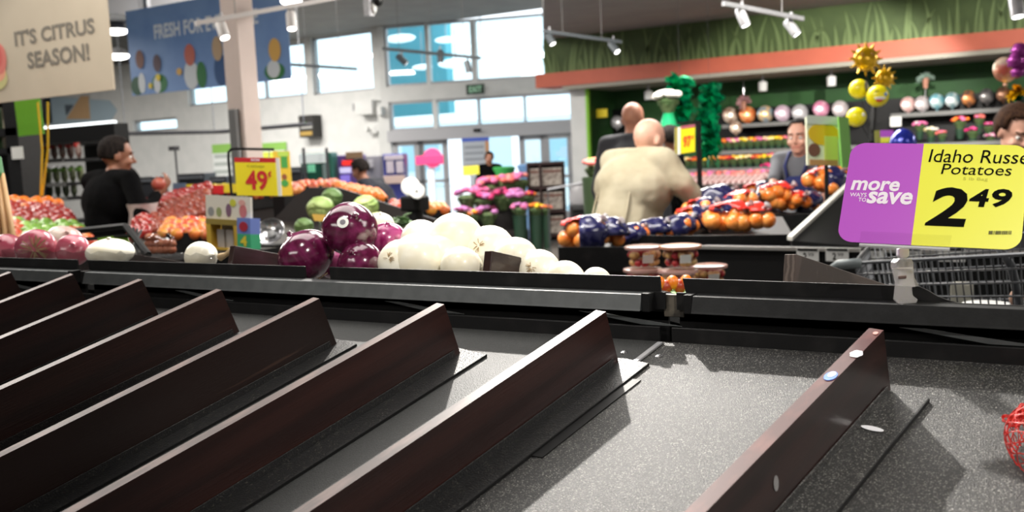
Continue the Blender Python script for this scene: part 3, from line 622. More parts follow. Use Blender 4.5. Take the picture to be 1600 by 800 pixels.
obj('bar_pattern', bc, mat('bar ink', rgb(100, 98, 30), .6), pc)
ch = MB(); (xa, ya) = q2(1346, 359); (xb, yb) = q2(1484, 388)
xa, xb = float(xa), float(xb); yb = -.035
ch = slab(fr, xa, yb, xb, .10, -.0012, .0016, ch); ch = slab(fr, xa, yb, xb, .06, .0012, -.0018, ch); ch = slab(fr, xa, yb, xb, yb + .02, .005, .0028, ch)
obj('clear_channel', ch, glassmat('channel film', (1, 1, 1), .04), pc)
hl = MB(); hl = slab(fr, xa, yb, xb, yb + .018, .0046, .0030, hl); obj('channel_rib', hl, mat('frosted plastic', (.9, .9, .92), .2, alpha=.55, coat=.5), pc)
cl = thing('sign_clip', 'clear plastic clip gripping the black edge strip and holding the price card', 'clip', onY(1415, 470, 1.25))
M_clip = mat('clear clip plastic', rgb(235, 232, 232), .12, trans=.6, coat=.8, alpha=.6, ior=1.2)
def cp(pts, t, d, m, name, bev=.0012):
    P = [V(W(a, b, d)) for a, b in pts]; mb = MB(); mb.prism(P, V(CF) * t); return obj(name, mb, m, cl, bevel=bev)
dC = 1.176
cp([(1394, 419), (1427, 417), (1428, 434), (1432, 448), (1425, 449), (1427, 462), (1435, 468), (1432, 474), (1405, 476), (1397, 468), (1400, 443)], .004, dC, M_clip, 'front_jaw')
cp([(1403, 419), (1428, 417), (1430, 434), (1438, 449), (1433, 452), (1408, 452)], .004, dC + .022, M_clip, 'back_jaw')
cp([(1401, 410), (1406, 404), (1424, 404), (1428, 410), (1428, 420), (1401, 420)], .02, dC + .004, M_clip, 'hinge_block')
cp([(1404, 389), (1409, 386), (1417, 386), (1421, 389), (1421, 400), (1416, 404), (1408, 404), (1404, 400)], .008, dC - .003, mat('frosted knob', rgb(245, 245, 245), .3, trans=.2), 'swivel_knob')
cp([(1404, 431), (1417, 430), (1417, 435), (1404, 436)], .002, dC - .002, mat('dark slot', rgb(90, 70, 66), .5), 'slot')
# ================================================================== people
M_skin = mat('skin', rgb(196, 138, 112), .5, col2=rgb(184, 124, 98), scale=20)
M_skin2 = mat('fair skin', rgb(222, 172, 150), .5, col2=rgb(214, 160, 138), scale=20)
M_skin3 = mat('tanned skin', rgb(160, 108, 84), .5, col2=rgb(148, 98, 76), scale=20)
M_hair = mat('dark hair', rgb(22, 18, 17), .85, spec=.15, col2=rgb(40, 34, 31), scale=90, stretch=(1, 1, .2), bump=.5)
M_hairb = mat('brown hair', rgb(44, 28, 20), .85, spec=.15, col2=rgb(70, 48, 34), scale=80, stretch=(1, 1, .2), bump=.5)
M_eye = mat('eye white', rgb(230, 226, 220), .2); M_iris = mat('dark iris', rgb(40, 28, 22), .2); M_lips = mat('lips', rgb(190, 112, 102), .5)
M_trs = mat('dark trousers', rgb(34, 36, 44), .85); M_shoe = mat('dark shoe', rgb(28, 26, 26), .5)
def remesh(o, vox, it=4):
    r = o.modifiers.new('join', 'REMESH'); r.mode = 'VOXEL'; r.voxel_size = vox; r.use_smooth_shade = True
    s_ = o.modifiers.new('soften', 'SMOOTH'); s_.iterations = it; s_.factor = .5
def ellp(mb, c, r, R, seg=16, rings=10): mb.ball(c, r, R, seg, rings)
def hand(mb, wrist, dirn, palm, s, side, curl=.5, spread=.1):
    """palm and five fingers; dirn = where the hand points, palm = the way the palm faces"""
    d = Vector(dirn).normalized(); n = Vector(palm); n = (n - d * n.dot(d)).normalized(); a = d.cross(n) * side      # a: towards the thumb
    R = Matrix(((a.x, d.x, n.x), (a.y, d.y, n.y), (a.z, d.z, n.z)))
    ellp(mb, wrist + d * .045 * s, (.042 * s, .056 * s, .017 * s), R)
    mb.limb(wrist - d * .01, wrist + d * .03 * s, .026 * s, .027 * s)
    for k, (o_, L) in enumerate(((.031, .072), (.011, .08), (-.010, .075), (-.029, .06))):
        p = wrist + d * .088 * s + a * o_ * s; dd = (d + a * o_ * spread * 30).normalized()
        for j, f in enumerate((.45, .32, .23)):
            ang = curl * (j + .6); q = p + (dd * cos(ang) + n * sin(ang)) * L * f * s; mb.limb(p, q, (.0095 - .001 * j) * s, (.009 - .001 * j) * s, 8); p = q
    p = wrist + d * .025 * s + a * .03 * s; q = p + (d * .6 + a * .7 + n * .35).normalized() * .038 * s; mb.limb(p, q, .013 * s, .0115 * s, 8)
    q2_ = q + (d * .85 + a * .25 + n * .5).normalized() * .033 * s; mb.limb(q, q2_, .011 * s, .009 * s, 8)
def person(label, px, py_top, d, face, sleeve_m, skin=None, hair=None, hairstyle='short', girth=1., fem=False, elL=None, wrL=None, elR=None, wrR=None, head_turn=0, nod=0, short_sleeve=False,
           slump=.02, seams=False, vox=.009, handR=None, handL=None, lean=(0, 0), top_name='shirt', collar=False, trousers=None, apron=None, extra=0, build=1.0):
    skin = skin or M_skin
    top = V(W(px, py_top, d)); hgt = top.z; k = hgt / (1.75 - slump); f = Vector(face); f.z = 0; f.normalize(); r = Vector((f.y, -f.x, 0)); up = Vector((0, 0, 1))
    lean_v = r * lean[0] + f * lean[1]
    root = Vector((top.x, top.y, 0)) - Vector((lean_v.x, lean_v.y, 0)); t = thing('person', label, 'person', root)
    def L(x, y, z): return root + r * x * k + f * y * k + up * z * k + lean_v * max(0, min(1, (z - .95) / .7))
    hc = L(0, .02 + slump * .5, 1.628 - slump); neck = L(0, -.015, 1.49); chest = L(0, 0, 1.30); waist = L(0, 0, 1.08); pel = L(0, 0, .94)
    S = {}; g = girth; sw = (.165 if fem else .185) * build
    for sd, nm in ((-1, 'L'), (1, 'R')):
        S['sh' + nm] = L(sd * sw, -.01, 1.44); S['hip' + nm] = L(sd * .09, 0, .92); S['kn' + nm] = L(sd * .1, .02, .5); S['an' + nm] = L(sd * .11, -.02, .085)
        S['el' + nm] = L(sd * (sw + .06), -.03, 1.12); S['wr' + nm] = L(sd * (sw + .05), .08, .88)
    for nm, v in (('elL', elL), ('wrL', wrL), ('elR', elR), ('wrR', wrR)):
        if v is not None: S[nm] = V(v)
    # head frame
    ht = Matrix.Rotation(radians(head_turn), 3, 'Z') ; hf = ht @ f; hr = Vector((hf.y, -hf.x, 0)); q = Matrix.Rotation(radians(-nod), 3, hr); hf = q @ hf; hu = q @ up
    HR = Matrix(((hr.x, hf.x, hu.x), (hr.y, hf.y, hu.y), (hr.z, hf.z, hu.z)))
    def Hh(x, y, z): return hc + (hr * x + hf * y + hu * z) * k
    b = MB()
    ellp(b, Hh(0, -.012, .03), (.076 * k, .096 * k, .092 * k), HR, 20, 14); ellp(b, Hh(0, .012, -.035), (.062 * k, .074 * k, .082 * k), HR, 18, 12)
    ellp(b, Hh(0, .045, -.085), (.034 * k, .034 * k, .026 * k), HR); ellp(b, Hh(0, .072, .032), (.054 * k, .018 * k, .010 * k), HR)      # chin, brow
    b.limb(Hh(0, .082, .02), Hh(0, .105, -.022), .008 * k, (.011 if fem else .014) * k, 10); ellp(b, Hh(0, .092, -.025), ((.013 if fem else .017) * k, .012 * k, .008 * k), HR)   # nose
    for sd in (-1, 1):
        ellp(b, Hh(sd * .079, -.012, -.005), (.009 * k, .020 * k, .031 * k), HR); ellp(b, Hh(sd * .042, .062, -.028), (.024 * k, .022 * k, .022 * k), HR)
    b.limb(L(0, -.02, 1.40), hc - up * .06 * k, .062 * k * (0.85 if fem else 1), .055 * k * (0.85 if fem else 1))
    ellp(b, chest, (.165 * k * g, .105 * k * g, .17 * k), Matrix(((r.x, f.x, 0), (r.y, f.y, 0), (0, 0, 1)))); ellp(b, pel, (.165 * k * g, .115 * k * g, .13 * k), Matrix(((r.x, f.x, 0), (r.y, f.y, 0), (0, 0, 1)))); b.limb(chest, pel, .105 * k * g, .12 * k * g)
    am = 1.0 if not fem else .85
    for nm, sd in (('L', -1), ('R', 1)):
        b.limb(S['sh' + nm], L(sd * .05, -.01, 1.43), .045 * k, .045 * k)
        b.limb(S['sh' + nm], S['el' + nm], .046 * k * am, .038 * k * am); b.limb(S['el' + nm], S['wr' + nm], .038 * k * am, .026 * k * am)
        b.limb(S['hip' + nm], S['kn' + nm], .082 * k, .056 * k); b.limb(S['kn' + nm], S['an' + nm], .052 * k, .036 * k); b.limb(S['an' + nm] + f * -.03 * k - up * .03 * k, S['an' + nm] + f * .13 * k - up * .04 * k, .038 * k, .032 * k)
        hd = (S['wr' + nm] - S['el' + nm]).normalized(); hh = {'L': handL, 'R': handR}[nm]
        hand(b, S['wr' + nm], hh[0] if hh else hd - up * .2, hh[1] if hh else -r * sd, k, sd if not hh else sd, hh[2] if hh and len(hh) > 2 else .45)
    o = obj('body', b, skin, t, True); remesh(o, vox, 3)
    for sd in (-1, 1):
        e = MB(); e.ball(Hh(sd * .032, .0685, .004), .0115 * k); eo = obj('eye', e, M_eye, t, True); e = MB(); e.ball(Hh(sd * .032, .0765, .004), .0052 * k, seg=10, rings=6); obj('iris', e, M_iris, eo, True)
        e = MB(); e.limb(Hh(sd * .016, .088, .033), Hh(sd * .052, .070, .034), .0042 * k, .003 * k, 6); obj('eyebrow', e, hair or M_hair, t, True)
    e = MB(); e.limb(Hh(-.020, .0795, -.057), Hh(.020, .0795, -.057), .005 * k, .005 * k, 8); obj('lips', e, M_lips, t, True)
    # top
    cloth = MB(); RR = Matrix(((r.x, f.x, 0), (r.y, f.y, 0), (0, 0, 1))); th = .016 + extra
    ellp(cloth, chest, ((.178 * g + extra) * k, (.12 * g + extra) * k, .185 * k), RR); ellp(cloth, L(0, 0, 1.0), ((.176 * g + extra) * k, (.128 * g + extra) * k, .15 * k), RR); cloth.limb(chest, L(0, 0, .98), (.12 * g + extra) * k, (.13 * g + extra) * k)
    hem = .88 if extra > .01 else .93
    ellp(cloth, L(0, 0, hem), ((.178 * g + extra) * k, (.130 * g + extra) * k, .16 * k), RR)
    ellp(cloth, L(0, -.03, 1.40), (.15 * build * k, .075 * k, .07 * k), RR)
    for nm, sd in (('L', -1), ('R', 1)):
        cloth.limb(S['sh' + nm], L(sd * .04, -.015, 1.455), (.062 + extra * .6) * k, (.058 + extra * .4) * k)
        if short_sleeve: m = S['sh' + nm].lerp(S['el' + nm], .62); cloth.limb(S['sh' + nm], m, .062 * k * am, .058 * k * am)
        else:
            cloth.limb(S['sh' + nm], S['el' + nm], (.060 + extra * .7) * k * am, (.049 + extra * .7) * k * am); cloth.limb(S['el' + nm], S['wr' + nm].lerp(S['el' + nm], .06), (.049 + extra * .7) * k * am, (.036 + extra * .6) * k * am)
    if collar: cloth.lathe([(.066 * k, -.05 * k), (.074 * k, -.02 * k), (.070 * k, .035 * k), (.060 * k, .04 * k)], 20, L(0, -.015, 1.475), RR)
    else: cloth.lathe([(.075 * k, -.04 * k), (.067 * k, 0), (.063 * k, .012 * k)], 20, L(0, -.015, 1.46), RR)
    o = obj(top_name, cloth, sleeve_m, t, True); remesh(o, vox * 1.15, 16)
    if extra > .01 or True:
        tx = bpy.data.textures.get('folds') or bpy.data.textures.new('folds', 'CLOUDS'); tx.noise_scale = .12
        dm = o.modifiers.new('folds', 'DISPLACE'); dm.texture = tx; dm.strength = (.008 if not short_sleeve else .0) + extra * .5; dm.mid_level = .5
    if seams:
        for sd in (-1, 1):
            sm_ = MB(); sm_.tube([L(sd * .08, -.13, 1.40), L(sd * .115, -.145, 1.32), L(sd * .125, -.15, 1.20), L(sd * .125, -.155, 1.06)], .0055, 6); obj('sleeve_seam', sm_, sleeve_m, t, True)
            cl_ = MB(); cl_.tube([S['wr' + 'LR'[sd > 0]].lerp(S['el' + 'LR'[sd > 0]], q_) for q_ in (.04, .16)], .052 * k, 14); obj('cuff', cl_, sleeve_m, t, 40)
        hm = MB(); hm.lathe([(1, -.03), (1.03, -.02), (1.03, .02), (1, .03)], 30, (0, 0, 0)); hm.v = [tuple(L(x * .178 * g * 1.16, y * .132 * g * 1.22, .80 + z)) for x, y, z in hm.v]; obj('hem_band', hm, sleeve_m, t, 40)
    tr = MB(); ellp(tr, pel, (.175 * g * k, .125 * g * k, .14 * k), RR)
    for nm in ('L', 'R'):
        tr.limb(S['hip' + nm], S['kn' + nm], .092 * k, .068 * k); tr.limb(S['kn' + nm], S['an' + nm], .066 * k, .058 * k)
    o = obj('trousers', tr, trousers or M_trs, t, True); remesh(o, vox * 1.6, 3)
    for nm in ('L', 'R'):
        sh = MB(); a_ = S['an' + nm]; a0 = Vector((a_.x, a_.y, .045 * k)); sh.limb(a0 - f * .035 * k, a0 + f * .15 * k, .045 * k, .040 * k); sh.limb(a0, a_ + up * .02, .046 * k, .046 * k); o = obj('shoe', sh, M_shoe, t, True); remesh(o, .012, 3)
    if hair:
        hb = MB(); hb.ball((0, 0, 0), (.080 * k, .1005 * k, .096 * k), None, 32, 22)
        pts = [Vector(v) for v in hb.v]; keep = []
        def inside(v):
            x, y, z = v.x / k, v.y / k, v.z / k
            if hairstyle == 'bald_sides': return z < -.005 and z > -.05 and y < .01
            if hairstyle == 'tied': return (z > .032 - .0 * y or y < .02) and z > -.075 and not (y > .062 and z < .065)
            line = .052 if y > .05 else (.0 if y > .0 else -.055)
            return z > line
        H2 = MB(); H2.v = [tuple(Hh(0, -.012, .032) + HR @ v) for v in pts]; H2.f = [f_ for f_ in hb.f if all(inside(pts[i]) for i in f_)]; H2.m = [0] * len(H2.f)
        o = obj('hair', H2, hair, t, True); sm = o.modifiers.new('thick', 'SOLIDIFY'); sm.thickness = (.006 if hairstyle != 'bald_sides' else .004) * k; sm.offset = 1
        tx = bpy.data.textures.get('tufts') or bpy.data.textures.new('tufts', 'CLOUDS'); tx.noise_scale = .03
        if hairstyle == 'full': sm.thickness = .018 * k
        dm = o.modifiers.new('tufts', 'DISPLACE'); dm.texture = tx; dm.strength = .008
        if hairstyle == 'tied':
            bn = MB(); bn.ball(Hh(0, -.115, .02), (.035 * k, .03 * k, .035 * k)); obj('hair_bun', bn, hair, t, True)
    return t, L, Hh, S, k, f, r
cf = V((CF[0], CF[1], 0)).normalized(); cr = V((CR[0], CR[1], 0)).normalized()
M_blackw = mat('black knit', rgb(5, 5, 6), 1.0, col2=rgb(9, 9, 10), scale=80, spec=.1)
M_cream = mat('cream cotton jacket', rgb(178, 169, 146), .9, spec=.2, col2=rgb(168, 158, 134), scale=6, bump=.3, bscale=40)
M_char = mat('charcoal jacket', rgb(54, 55, 60), .85); M_greyt = mat('grey jersey', rgb(96, 98, 104), .85); M_navy = mat('navy cloth', rgb(24, 32, 84), .8, col2=rgb(28, 38, 96), scale=8)
# shopper in black among the apples
person('person in a black long-sleeved top with short dark hair, back turned, picking apples', 172, 214, 6.0, cf * .80 + cr * .6, M_blackw, M_skin3, M_hair, 'short', girth=1.3, head_turn=-22, nod=8, slump=.045,
       elR=W(222, 338, 5.75), wrR=W(246, 303, 6.0), elL=W(158, 330, 6.3), wrL=W(205, 325, 6.5), handR=(V(CU) * .7 + cr * .5 + cf * .3, -cr + cf * .2, .7), lean=(.0, .06), trousers=M_trs, top_name='sweater', build=1.2)
# bald shopper in cream
person('bald person in a loose cream jacket reaching over the bagged citrus', 1007, 186, 5.15, cf * .62 + cr * .78, M_cream, M_skin2, None, girth=1.3, extra=.022, head_turn=0, nod=22, slump=.085, collar=True,
       elR=W(1066, 288, 4.95), wrR=W(1096, 324, 5.0), elL=W(1062, 290, 5.4), wrL=W(1108, 322, 5.4), lean=(.0, .20), top_name='jacket', build=1.0, trousers=M_trs, seams=True)
person('bald person in a charcoal jacket standing behind the cream jacket', 986, 160, 7.3, cf * .8 + cr * .5, M_char, M_skin, None, 'bald_sides', girth=1.1, nod=12, extra=.012, collar=True, top_name='jacket', lean=(0, .06), vox=.012)
wm = person('store worker with tied dark hair, grey T-shirt and navy apron', 1251, 187, 6.4, -cf * .82 - cr * .58, M_greyt, M_skin2, M_hair, 'tied', fem=True, short_sleeve=True, nod=6,
            elR=W(1206, 300, 6.3), wrR=W(1200, 338, 6.2), elL=W(1290, 300, 6.3), wrL=W(1290, 335, 6.1), vox=.009, slump=.035, top_name='t_shirt')
t, L, Hh, S, k, f, r = wm
ap = MB(); RR = Matrix(((r.x, f.x, 0), (r.y, f.y, 0), (0, 0, 1)))
rows = [(1.33, .055), (1.26, .10), (1.18, .14), (1.05, .185), (.95, .20), (.8, .21), (.6, .21)]; vs = []
for z, hw in rows:
    for j in range(9):
        x = -hw + hw * 2 * j / 8; q = max(0, 1 - (x / .24) ** 2) ** .5; vs.append(L(x, (.150 if z > .85 else .165) * q, z))
ap.add(vs, [(i * 9 + j, i * 9 + j + 1, (i + 1) * 9 + j + 1, (i + 1) * 9 + j) for i in range(len(rows) - 1) for j in range(8)])
o = obj('apron', ap, M_navy, t, True); o.modifiers.new('s', 'SOLIDIFY').thickness = .006
for sd in (-1, 1):
    sp_ = MB(); sp_.tube([L(sd * .05, .146, 1.325), L(sd * .075, .122, 1.40), L(sd * .07, .04, 1.49), L(sd * .04, -.06, 1.50)], [.011] * 4, 6); obj('apron_strap', sp_, M_navy, t, True)
em = MB(); em.ball(L(-.06, .156, 1.2), (.016, .016, .012)); obj('badge', em, mat('dull badge', rgb(110, 90, 100), .5), t, True)
person('person with short brown hair looking down behind the yellow price card', 1582, 168, 4.4, -cf * .95 + cr * .1, M_char, M_skin2, M_hairb, 'full', nod=26, vox=.009, top_name='jacket', build=.95)
person('person with black hair and black coat between the jackets and the yellow tag', 1043, 199, 8.6, cf * .35 + cr * .9, M_blackw, M_skin3, M_hair, 'full', vox=.013, top_name='coat', extra=.01, nod=10)
person('person in a dark navy coat bending forward behind the cabbages', 562, 250, 9.6, -cr * .9 + cf * .3, mat('dark navy coat', rgb(18, 22, 34), .85), M_skin3, M_hair, 'full', vox=.014, extra=.04, nod=20, lean=(0, .34), top_name='coat',
       elL=W(560, 300, 9.8), wrL=W(536, 300, 9.9), elR=W(572, 305, 9.3), wrR=W(545, 305, 9.3), girth=1.25)
person('small far person with dark hair in a blue top beyond the apples', 204, 264, 13.5, cf * .2 - cr, mat('blue top', rgb(34, 44, 92), .8), M_skin3, M_hair, 'full', vox=.02, nod=8)
person('far person in a dark hood standing in the doorway light', 764, 238, 17.2, -cf + cr * .1, M_blackw, M_skin3, M_hair, 'full', vox=.022, top_name='coat', extra=.02)
# ================================================================== hanging banners, poles, lamps
M_tan = mat('banner cream', rgb(206, 193, 172), .7, col2=rgb(200, 187, 166), scale=2); M_blueb = mat('banner blue', rgb(128, 162, 212), .5, col2=rgb(116, 150, 204), scale=1.5)
M_gtxt = mat('grey lettering', rgb(128, 122, 112), .7); M_wtxt = mat('pale lettering', rgb(228, 236, 246), .6)
def hang_lines(t, fr, xs, m=None):
    O, ux, uy, n = fr
    for x in xs:
        p = O + ux * x + uy; mb = MB(); mb.tube([p, Vector((p.x, p.y, ZC))], .003, 5); obj('hanger', mb, mat('tray grey', rgb(70, 70, 74), .6), t)
YB1 = float(W(178, 140, 6)[1]); a = onY(-60, 171, YB1); b = onY(178, 140, YB1); c = onY(163, -8, YB1); zt = 3.05
fr = rect_frame((a[0], YB1, zt), (b[0], YB1, zt), (a[0], YB1, b[2]))
t = thing('hanging_banner', "cream hanging banner reading IT'S CITRUS SEASON! in grey letters", 'banner', (b[0], YB1, b[2]))
obj('cloth', slab(fr, 0, 0, 1, 1, .012), M_tan, t); hang_lines(t, fr, (.2, .8))
def bq(fr, px, py):
    O, ux, uy, n = fr; p = V(onP(px, py, np.array(O), np.array(n))) - O; return float(p.dot(ux) / ux.dot(ux)), float(p.dot(uy) / uy.dot(uy))
def btext(fr, s, a, b, m, par, bold=.0):
    (x0, y1), (x1, y0) = bq(fr, *a), bq(fr, *b); text_fit(s, x0, y0, x1, y1, fr, m, par, 'lettering', bold, 0, .003)
btext(fr, "IT'S CITRUS", (22, 49), (149, 52), M_gtxt, t, .03); btext(fr, 'SEASON!', (42, 82), (141, 94), M_gtxt, t, .03)
for (px, py, rx, ry, m) in [(-2, 122, 27, 20, mat('citrus rind', rgb(206, 200, 140), .6)), (-2, 112, 22, 17, mat('grapefruit pale', rgb(240, 170, 140), .6)), (0, 92, 20, 26, mat('grapefruit flesh', rgb(224, 128, 118), .6)), (-4, 88, 15, 20, mat('grapefruit deep', rgb(214, 104, 100), .6))]:
    x, y = bq(fr, px, py); s_ = 6 / FPX; obj('printed_grapefruit', disc(fr, x, y, rx * s_ / ux.length if 0 else rx * s_ / fr[1].length, ry * s_ / fr[2].length, .001, .002 + .0005 * len(t.children), 24), m, t)
YB2 = float(W(455, 121, 11)[1]); a = onY(207, 150, YB2); b = onY(455, 122, YB2); zt = float(onY(191, 19, YB2)[2])
fr = rect_frame((a[0], YB2, zt), (b[0], YB2, zt), (a[0], YB2, a[2]))
t = thing('hanging_banner', 'blue hanging banner reading FRESH FOR EVERYONE behind the column', 'banner', (b[0], YB2, a[2]))
obj('cloth', slab(fr, 0, 0, 1, 1, .012), M_blueb, t); hang_lines(t, fr, (.1, .9))
btext(fr, 'FRESH FOR EVERYONE', (240, 39), (404, 37), M_wtxt, t, .03)
# plain generic colour shapes instead of the drawn characters: green mounds with round produce
L_ = bq(fr, 207, 150)[1]
rk = random.Random(4); LN, HN = fr[1].length, fr[2].length; pxm = 11 / FPX
gms = [mat('print ' + n, rgb(*c), .6) for n, c in (('green', (52, 120, 70)), ('deep green', (38, 84, 60)), ('white', (214, 220, 226)), ('blue', (60, 92, 140)))]
fms = [mat('print ' + n, rgb(*c), .6) for n, c in (('peach', (206, 140, 110)), ('brown', (120, 76, 62)), ('rose', (198, 112, 98)), ('tan', (196, 170, 140)), ('plum', (90, 70, 80)), ('gold', (222, 176, 96)), ('yellow', (232, 206, 60)))]
k = 0
for (px, py, rx, ry, m) in [(215, 138, 17, 16, gms[1]), (222, 130, 9, 18, gms[2]), (250, 134, 20, 16, gms[0]), (246, 134, 9, 14, gms[2]), (300, 124, 18, 24, gms[2]), (316, 126, 12, 22, gms[0]), (346, 114, 16, 26, gms[3]), (392, 118, 14, 24, gms[1]), (430, 118, 22, 14, gms[0]), (428, 108, 14, 14, gms[2]),
                            (219, 93, 11, 16, fms[1]), (246, 99, 10, 15, fms[4]), (297, 86, 13, 18, fms[2]), (340, 76, 12, 20, fms[3]), (392, 74, 11, 17, fms[1]), (430, 78, 13, 18, fms[5]), (248, 121, 6, 6, fms[6]), (281, 112, 7, 6, fms[5]), (236, 134, 5, 5, fms[6])]:
    x, y = bq(fr, px, py); k += 1; y = max(y, ry * pxm / HN + .002); obj('printed_shape', disc(fr, x, y, rx * pxm / LN, ry * pxm / HN, .001, .0015 + .0006 * k, 20), m, t)
# track rails with spot heads
def head(name_t, px, py, d, dirn, L=.16, r=.042, m=None, lit=False, par=None):
    p = V(W(px, py, d)); dv = Vector(dirn).normalized(); R = dv.to_track_quat('Z', 'Y').to_matrix(); mb = MB()
    mb.lathe([(r * .8, -L / 2), (r, -L / 2 + .02), (r, L / 2), (r * .86, L / 2), (r * .8, L / 2 - .02)], 14, p, R); o = obj('spot_head', mb, m or M_alu, par, 40)
    mb = MB(); mb.lathe([(.001, 0), (r * .8, 0), (r * .8, .004), (.001, .006)], 14, p + dv * (L / 2 - .006), R); obj('lens', mb, M_lamp if lit else M_lampsoft, o)
    mb = MB(); mb.tube([p, p + Vector((0, 0, r + .09))], .012, 6); obj('swivel_arm', mb, M_alu, o)
_ea, _eb = onZ(849, 62, ZG), onZ(849, -420, ZG)
def roofz(q):
    side = (_eb[0] - _ea[0]) * (q.y - _ea[1]) - (_eb[1] - _ea[1]) * (q.x - _ea[0])
    ref = (_eb[0] - _ea[0]) * (0 - _ea[1]) - (_eb[1] - _ea[1]) * (5 - _ea[0])
    return ZG if side * ref > 0 and q.z < ZG else ZC
def track(label, p0, p1, d0, d1, heads, m=None, hangers=2):
    a, b = V(W(*p0, d0)), V(W(*p1, d1)); t = thing('track_light', label, 'track light', (a + b) / 2); mb = MB()
    dd = (b - a).normalized(); mb.prism([a + Vector((0, 0, -.018)) , a + Vector((0, 0, .018)), b + Vector((0, 0, .018)), b + Vector((0, 0, -.018))], dd.cross(Vector((0, 0, 1))).normalized() * .036); obj('rail', mb, m or M_alu, t)
    for i in range(hangers):
        q = a.lerp(b, (i + .5) / hangers); mb = MB(); mb.tube([q, Vector((q.x, q.y, roofz(q)))], .004, 5); obj('hanger', mb, mat('hanger grey', rgb(120, 118, 116), .6), t)
    for (px, py, f_, dv, lit) in heads: head('', px, py, d0 + (d1 - d0) * f_, dv, m=m if m else None, lit=lit, par=t)
dn = Vector((0, 0, -1)); cfh, crh = cf, cr
track('white track light rail crossing in front of the blue banner and the column', (304, 37), (540, -6), 7.4, 8.2, [(347, 46, .2, dn * .8 + cr * .3 - cf * .3, True), (455, 32, .65, dn + cr * .1 - cf * .4, True)], mat('white metal', rgb(225, 222, 220), .5))
track('thin dark track light rail across the upper entrance glass', (597, 76), (750, 91), 12, 12.6, [(628, 93, .2, dn * .6 + cr * .6, False), (688, 88, .6, dn, False), (731, 104, .9, dn + cr * .2, False)], mat('dark grey metal', rgb(86, 92, 96), .5), 3)
track('thin dark track light rail across the window beside the blue banner', (452, 101), (556, 108), 12.5, 13.2, [], mat('dark grey metal'))
track('track light rail at the left end of the painted grass', (848, 49), (970, 66), 11, 11.4, [(859, 60, .1, dn + cr * .5 - cf * .3, True), (959, 74, .9, dn * .8 + cr * .5 - cf * .5, True)], mat('dark grey metal'))
track('track light rail crossing in front of the painted grass under the ceiling', (1128, 6), (1252, 30), 8.0, 8.4, [(1160, 27, .25, dn * .9 + cr * .3 - cf * .2, True), (1237, 43, .9, dn * .8 + cr * .5 - cf * .2, True)])
track('single bright spot lamp hanging at the top right corner', (1575, -12), (1612, -8), 6, 6, [(1588, 8, .5, dn - cf * .3, True)], None, 1)
cmx = thing('security_camera', 'white dome security camera under the ceiling left of the tall windows', 'camera', W(580, 8, 9)); q = V(W(576, 8, 9))
mb = MB(); mb.box(q, (.07, .07, .2)); mb.tube([q, Vector((q.x, q.y, ZC))], .02, 8); obj('bracket', mb, M_alu, cmx); mb = MB(); mb.ball(V(W(590, 2, 9)), .05); obj('dome', mb, M_blk2, cmx, True); mb = MB(); mb.ball(V(W(583, 12, 9)), (.035, .035, .06)); obj('housing', mb, M_white, cmx, True)
for i, (px, py, d, r) in enumerate([(181, 48, 13, .16), (184, 87, 16, .19), (455, 2, 9, .1)]):
    l = thing('pendant_lamp', ['bright pendant lamp between the banners, the upper one', 'bright pendant lamp between the banners, the lower one', 'bright lamp cut by the top edge beside the blue banner'][i], 'lamp', W(px, py, d)); q = V(W(px, py, d))
    mb = MB(); mb.ball(q, (r, r, r * .36)); obj('diffuser', mb, M_lamp, l, True); mb = MB(); mb.lathe([(r * 1.02, 0), (r * .6, r * .5), (.03, r * .65)], 18, q + Vector((0, 0, .01))); obj('reflector', mb, M_alu, l, 40)
    mb = MB(); mb.tube([q + Vector((0, 0, r * .6)), Vector((q.x, q.y, ZC))], .008, 5); obj('cord', mb, M_blk2, l)
for i, (px, py, d) in enumerate([(941, 148, 15.6), (1137, 133, 14.6), (1253, 122, 14.0)]):
    q = V(W(px, py, d)); q.y = YG + .2; z = zc0 - .07; l = thing('soffit_spot', 'small white spot lamp under the coral band ' + ['nearest the white pier', 'above the hanging plant', 'left of the sun balloons'][i], 'lamp', (q.x, q.y, z - .2))
    mb = MB(); mb.lathe([(.07, -.26), (.075, -.12), (.05, -.1)], 14, (q.x, q.y, z)); obj('lamp_body', mb, M_white, l, 40); mb = MB(); mb.tube([(q.x, q.y, z), (q.x, q.y, z - .12)], .02, 8); obj('stem', mb, M_alu, l)
# ------------------------------------------------------------------ on the front wall
def panel(name, label, cat, tl, br, m, Y=None, th=.03, group=None, emboss=()):
    Y = (YL if Y is None else Y) - th; a = onY(*tl, Y); b = onY(*br, Y); t = thing(name, label, cat, (a[0], Y, b[2]), group)
    mb = MB(); mb.aabb((a[0], Y, b[2]), (b[0], Y + th - .002, a[2])); obj('panel', mb, m, t)
    for i, (tl2, br2, m2, nm) in enumerate(emboss):
        a = onY(*tl2, Y); b = onY(*br2, Y); mb = MB(); e = .004 + .002 * i; mb.aabb((a[0], Y - e, b[2]), (b[0], Y - .0005, a[2])); obj(nm, mb, m2, t)
    return t
t = thing('wall_heater', 'white wall unit with two small side boxes left of the entrance glazing', 'wall unit', onY(570, 170, YL - .3))
for tl, br, nm in (((553, 158), (582, 178), 'housing'), ((588, 167), (596, 180), 'side_box'), ((550, 162), (553, 173), 'side_grille')): obj(nm, boxY(YL - .3, tl, br, .3), M_white if nm != 'side_grille' else M_alu, t, bevel=.01)
t = thing('flood_light', 'small twin white flood light on the wall beneath the wall unit', 'lamp', onY(582, 205, YL - .2)); q = V(onY(582, 205, YL - .16))
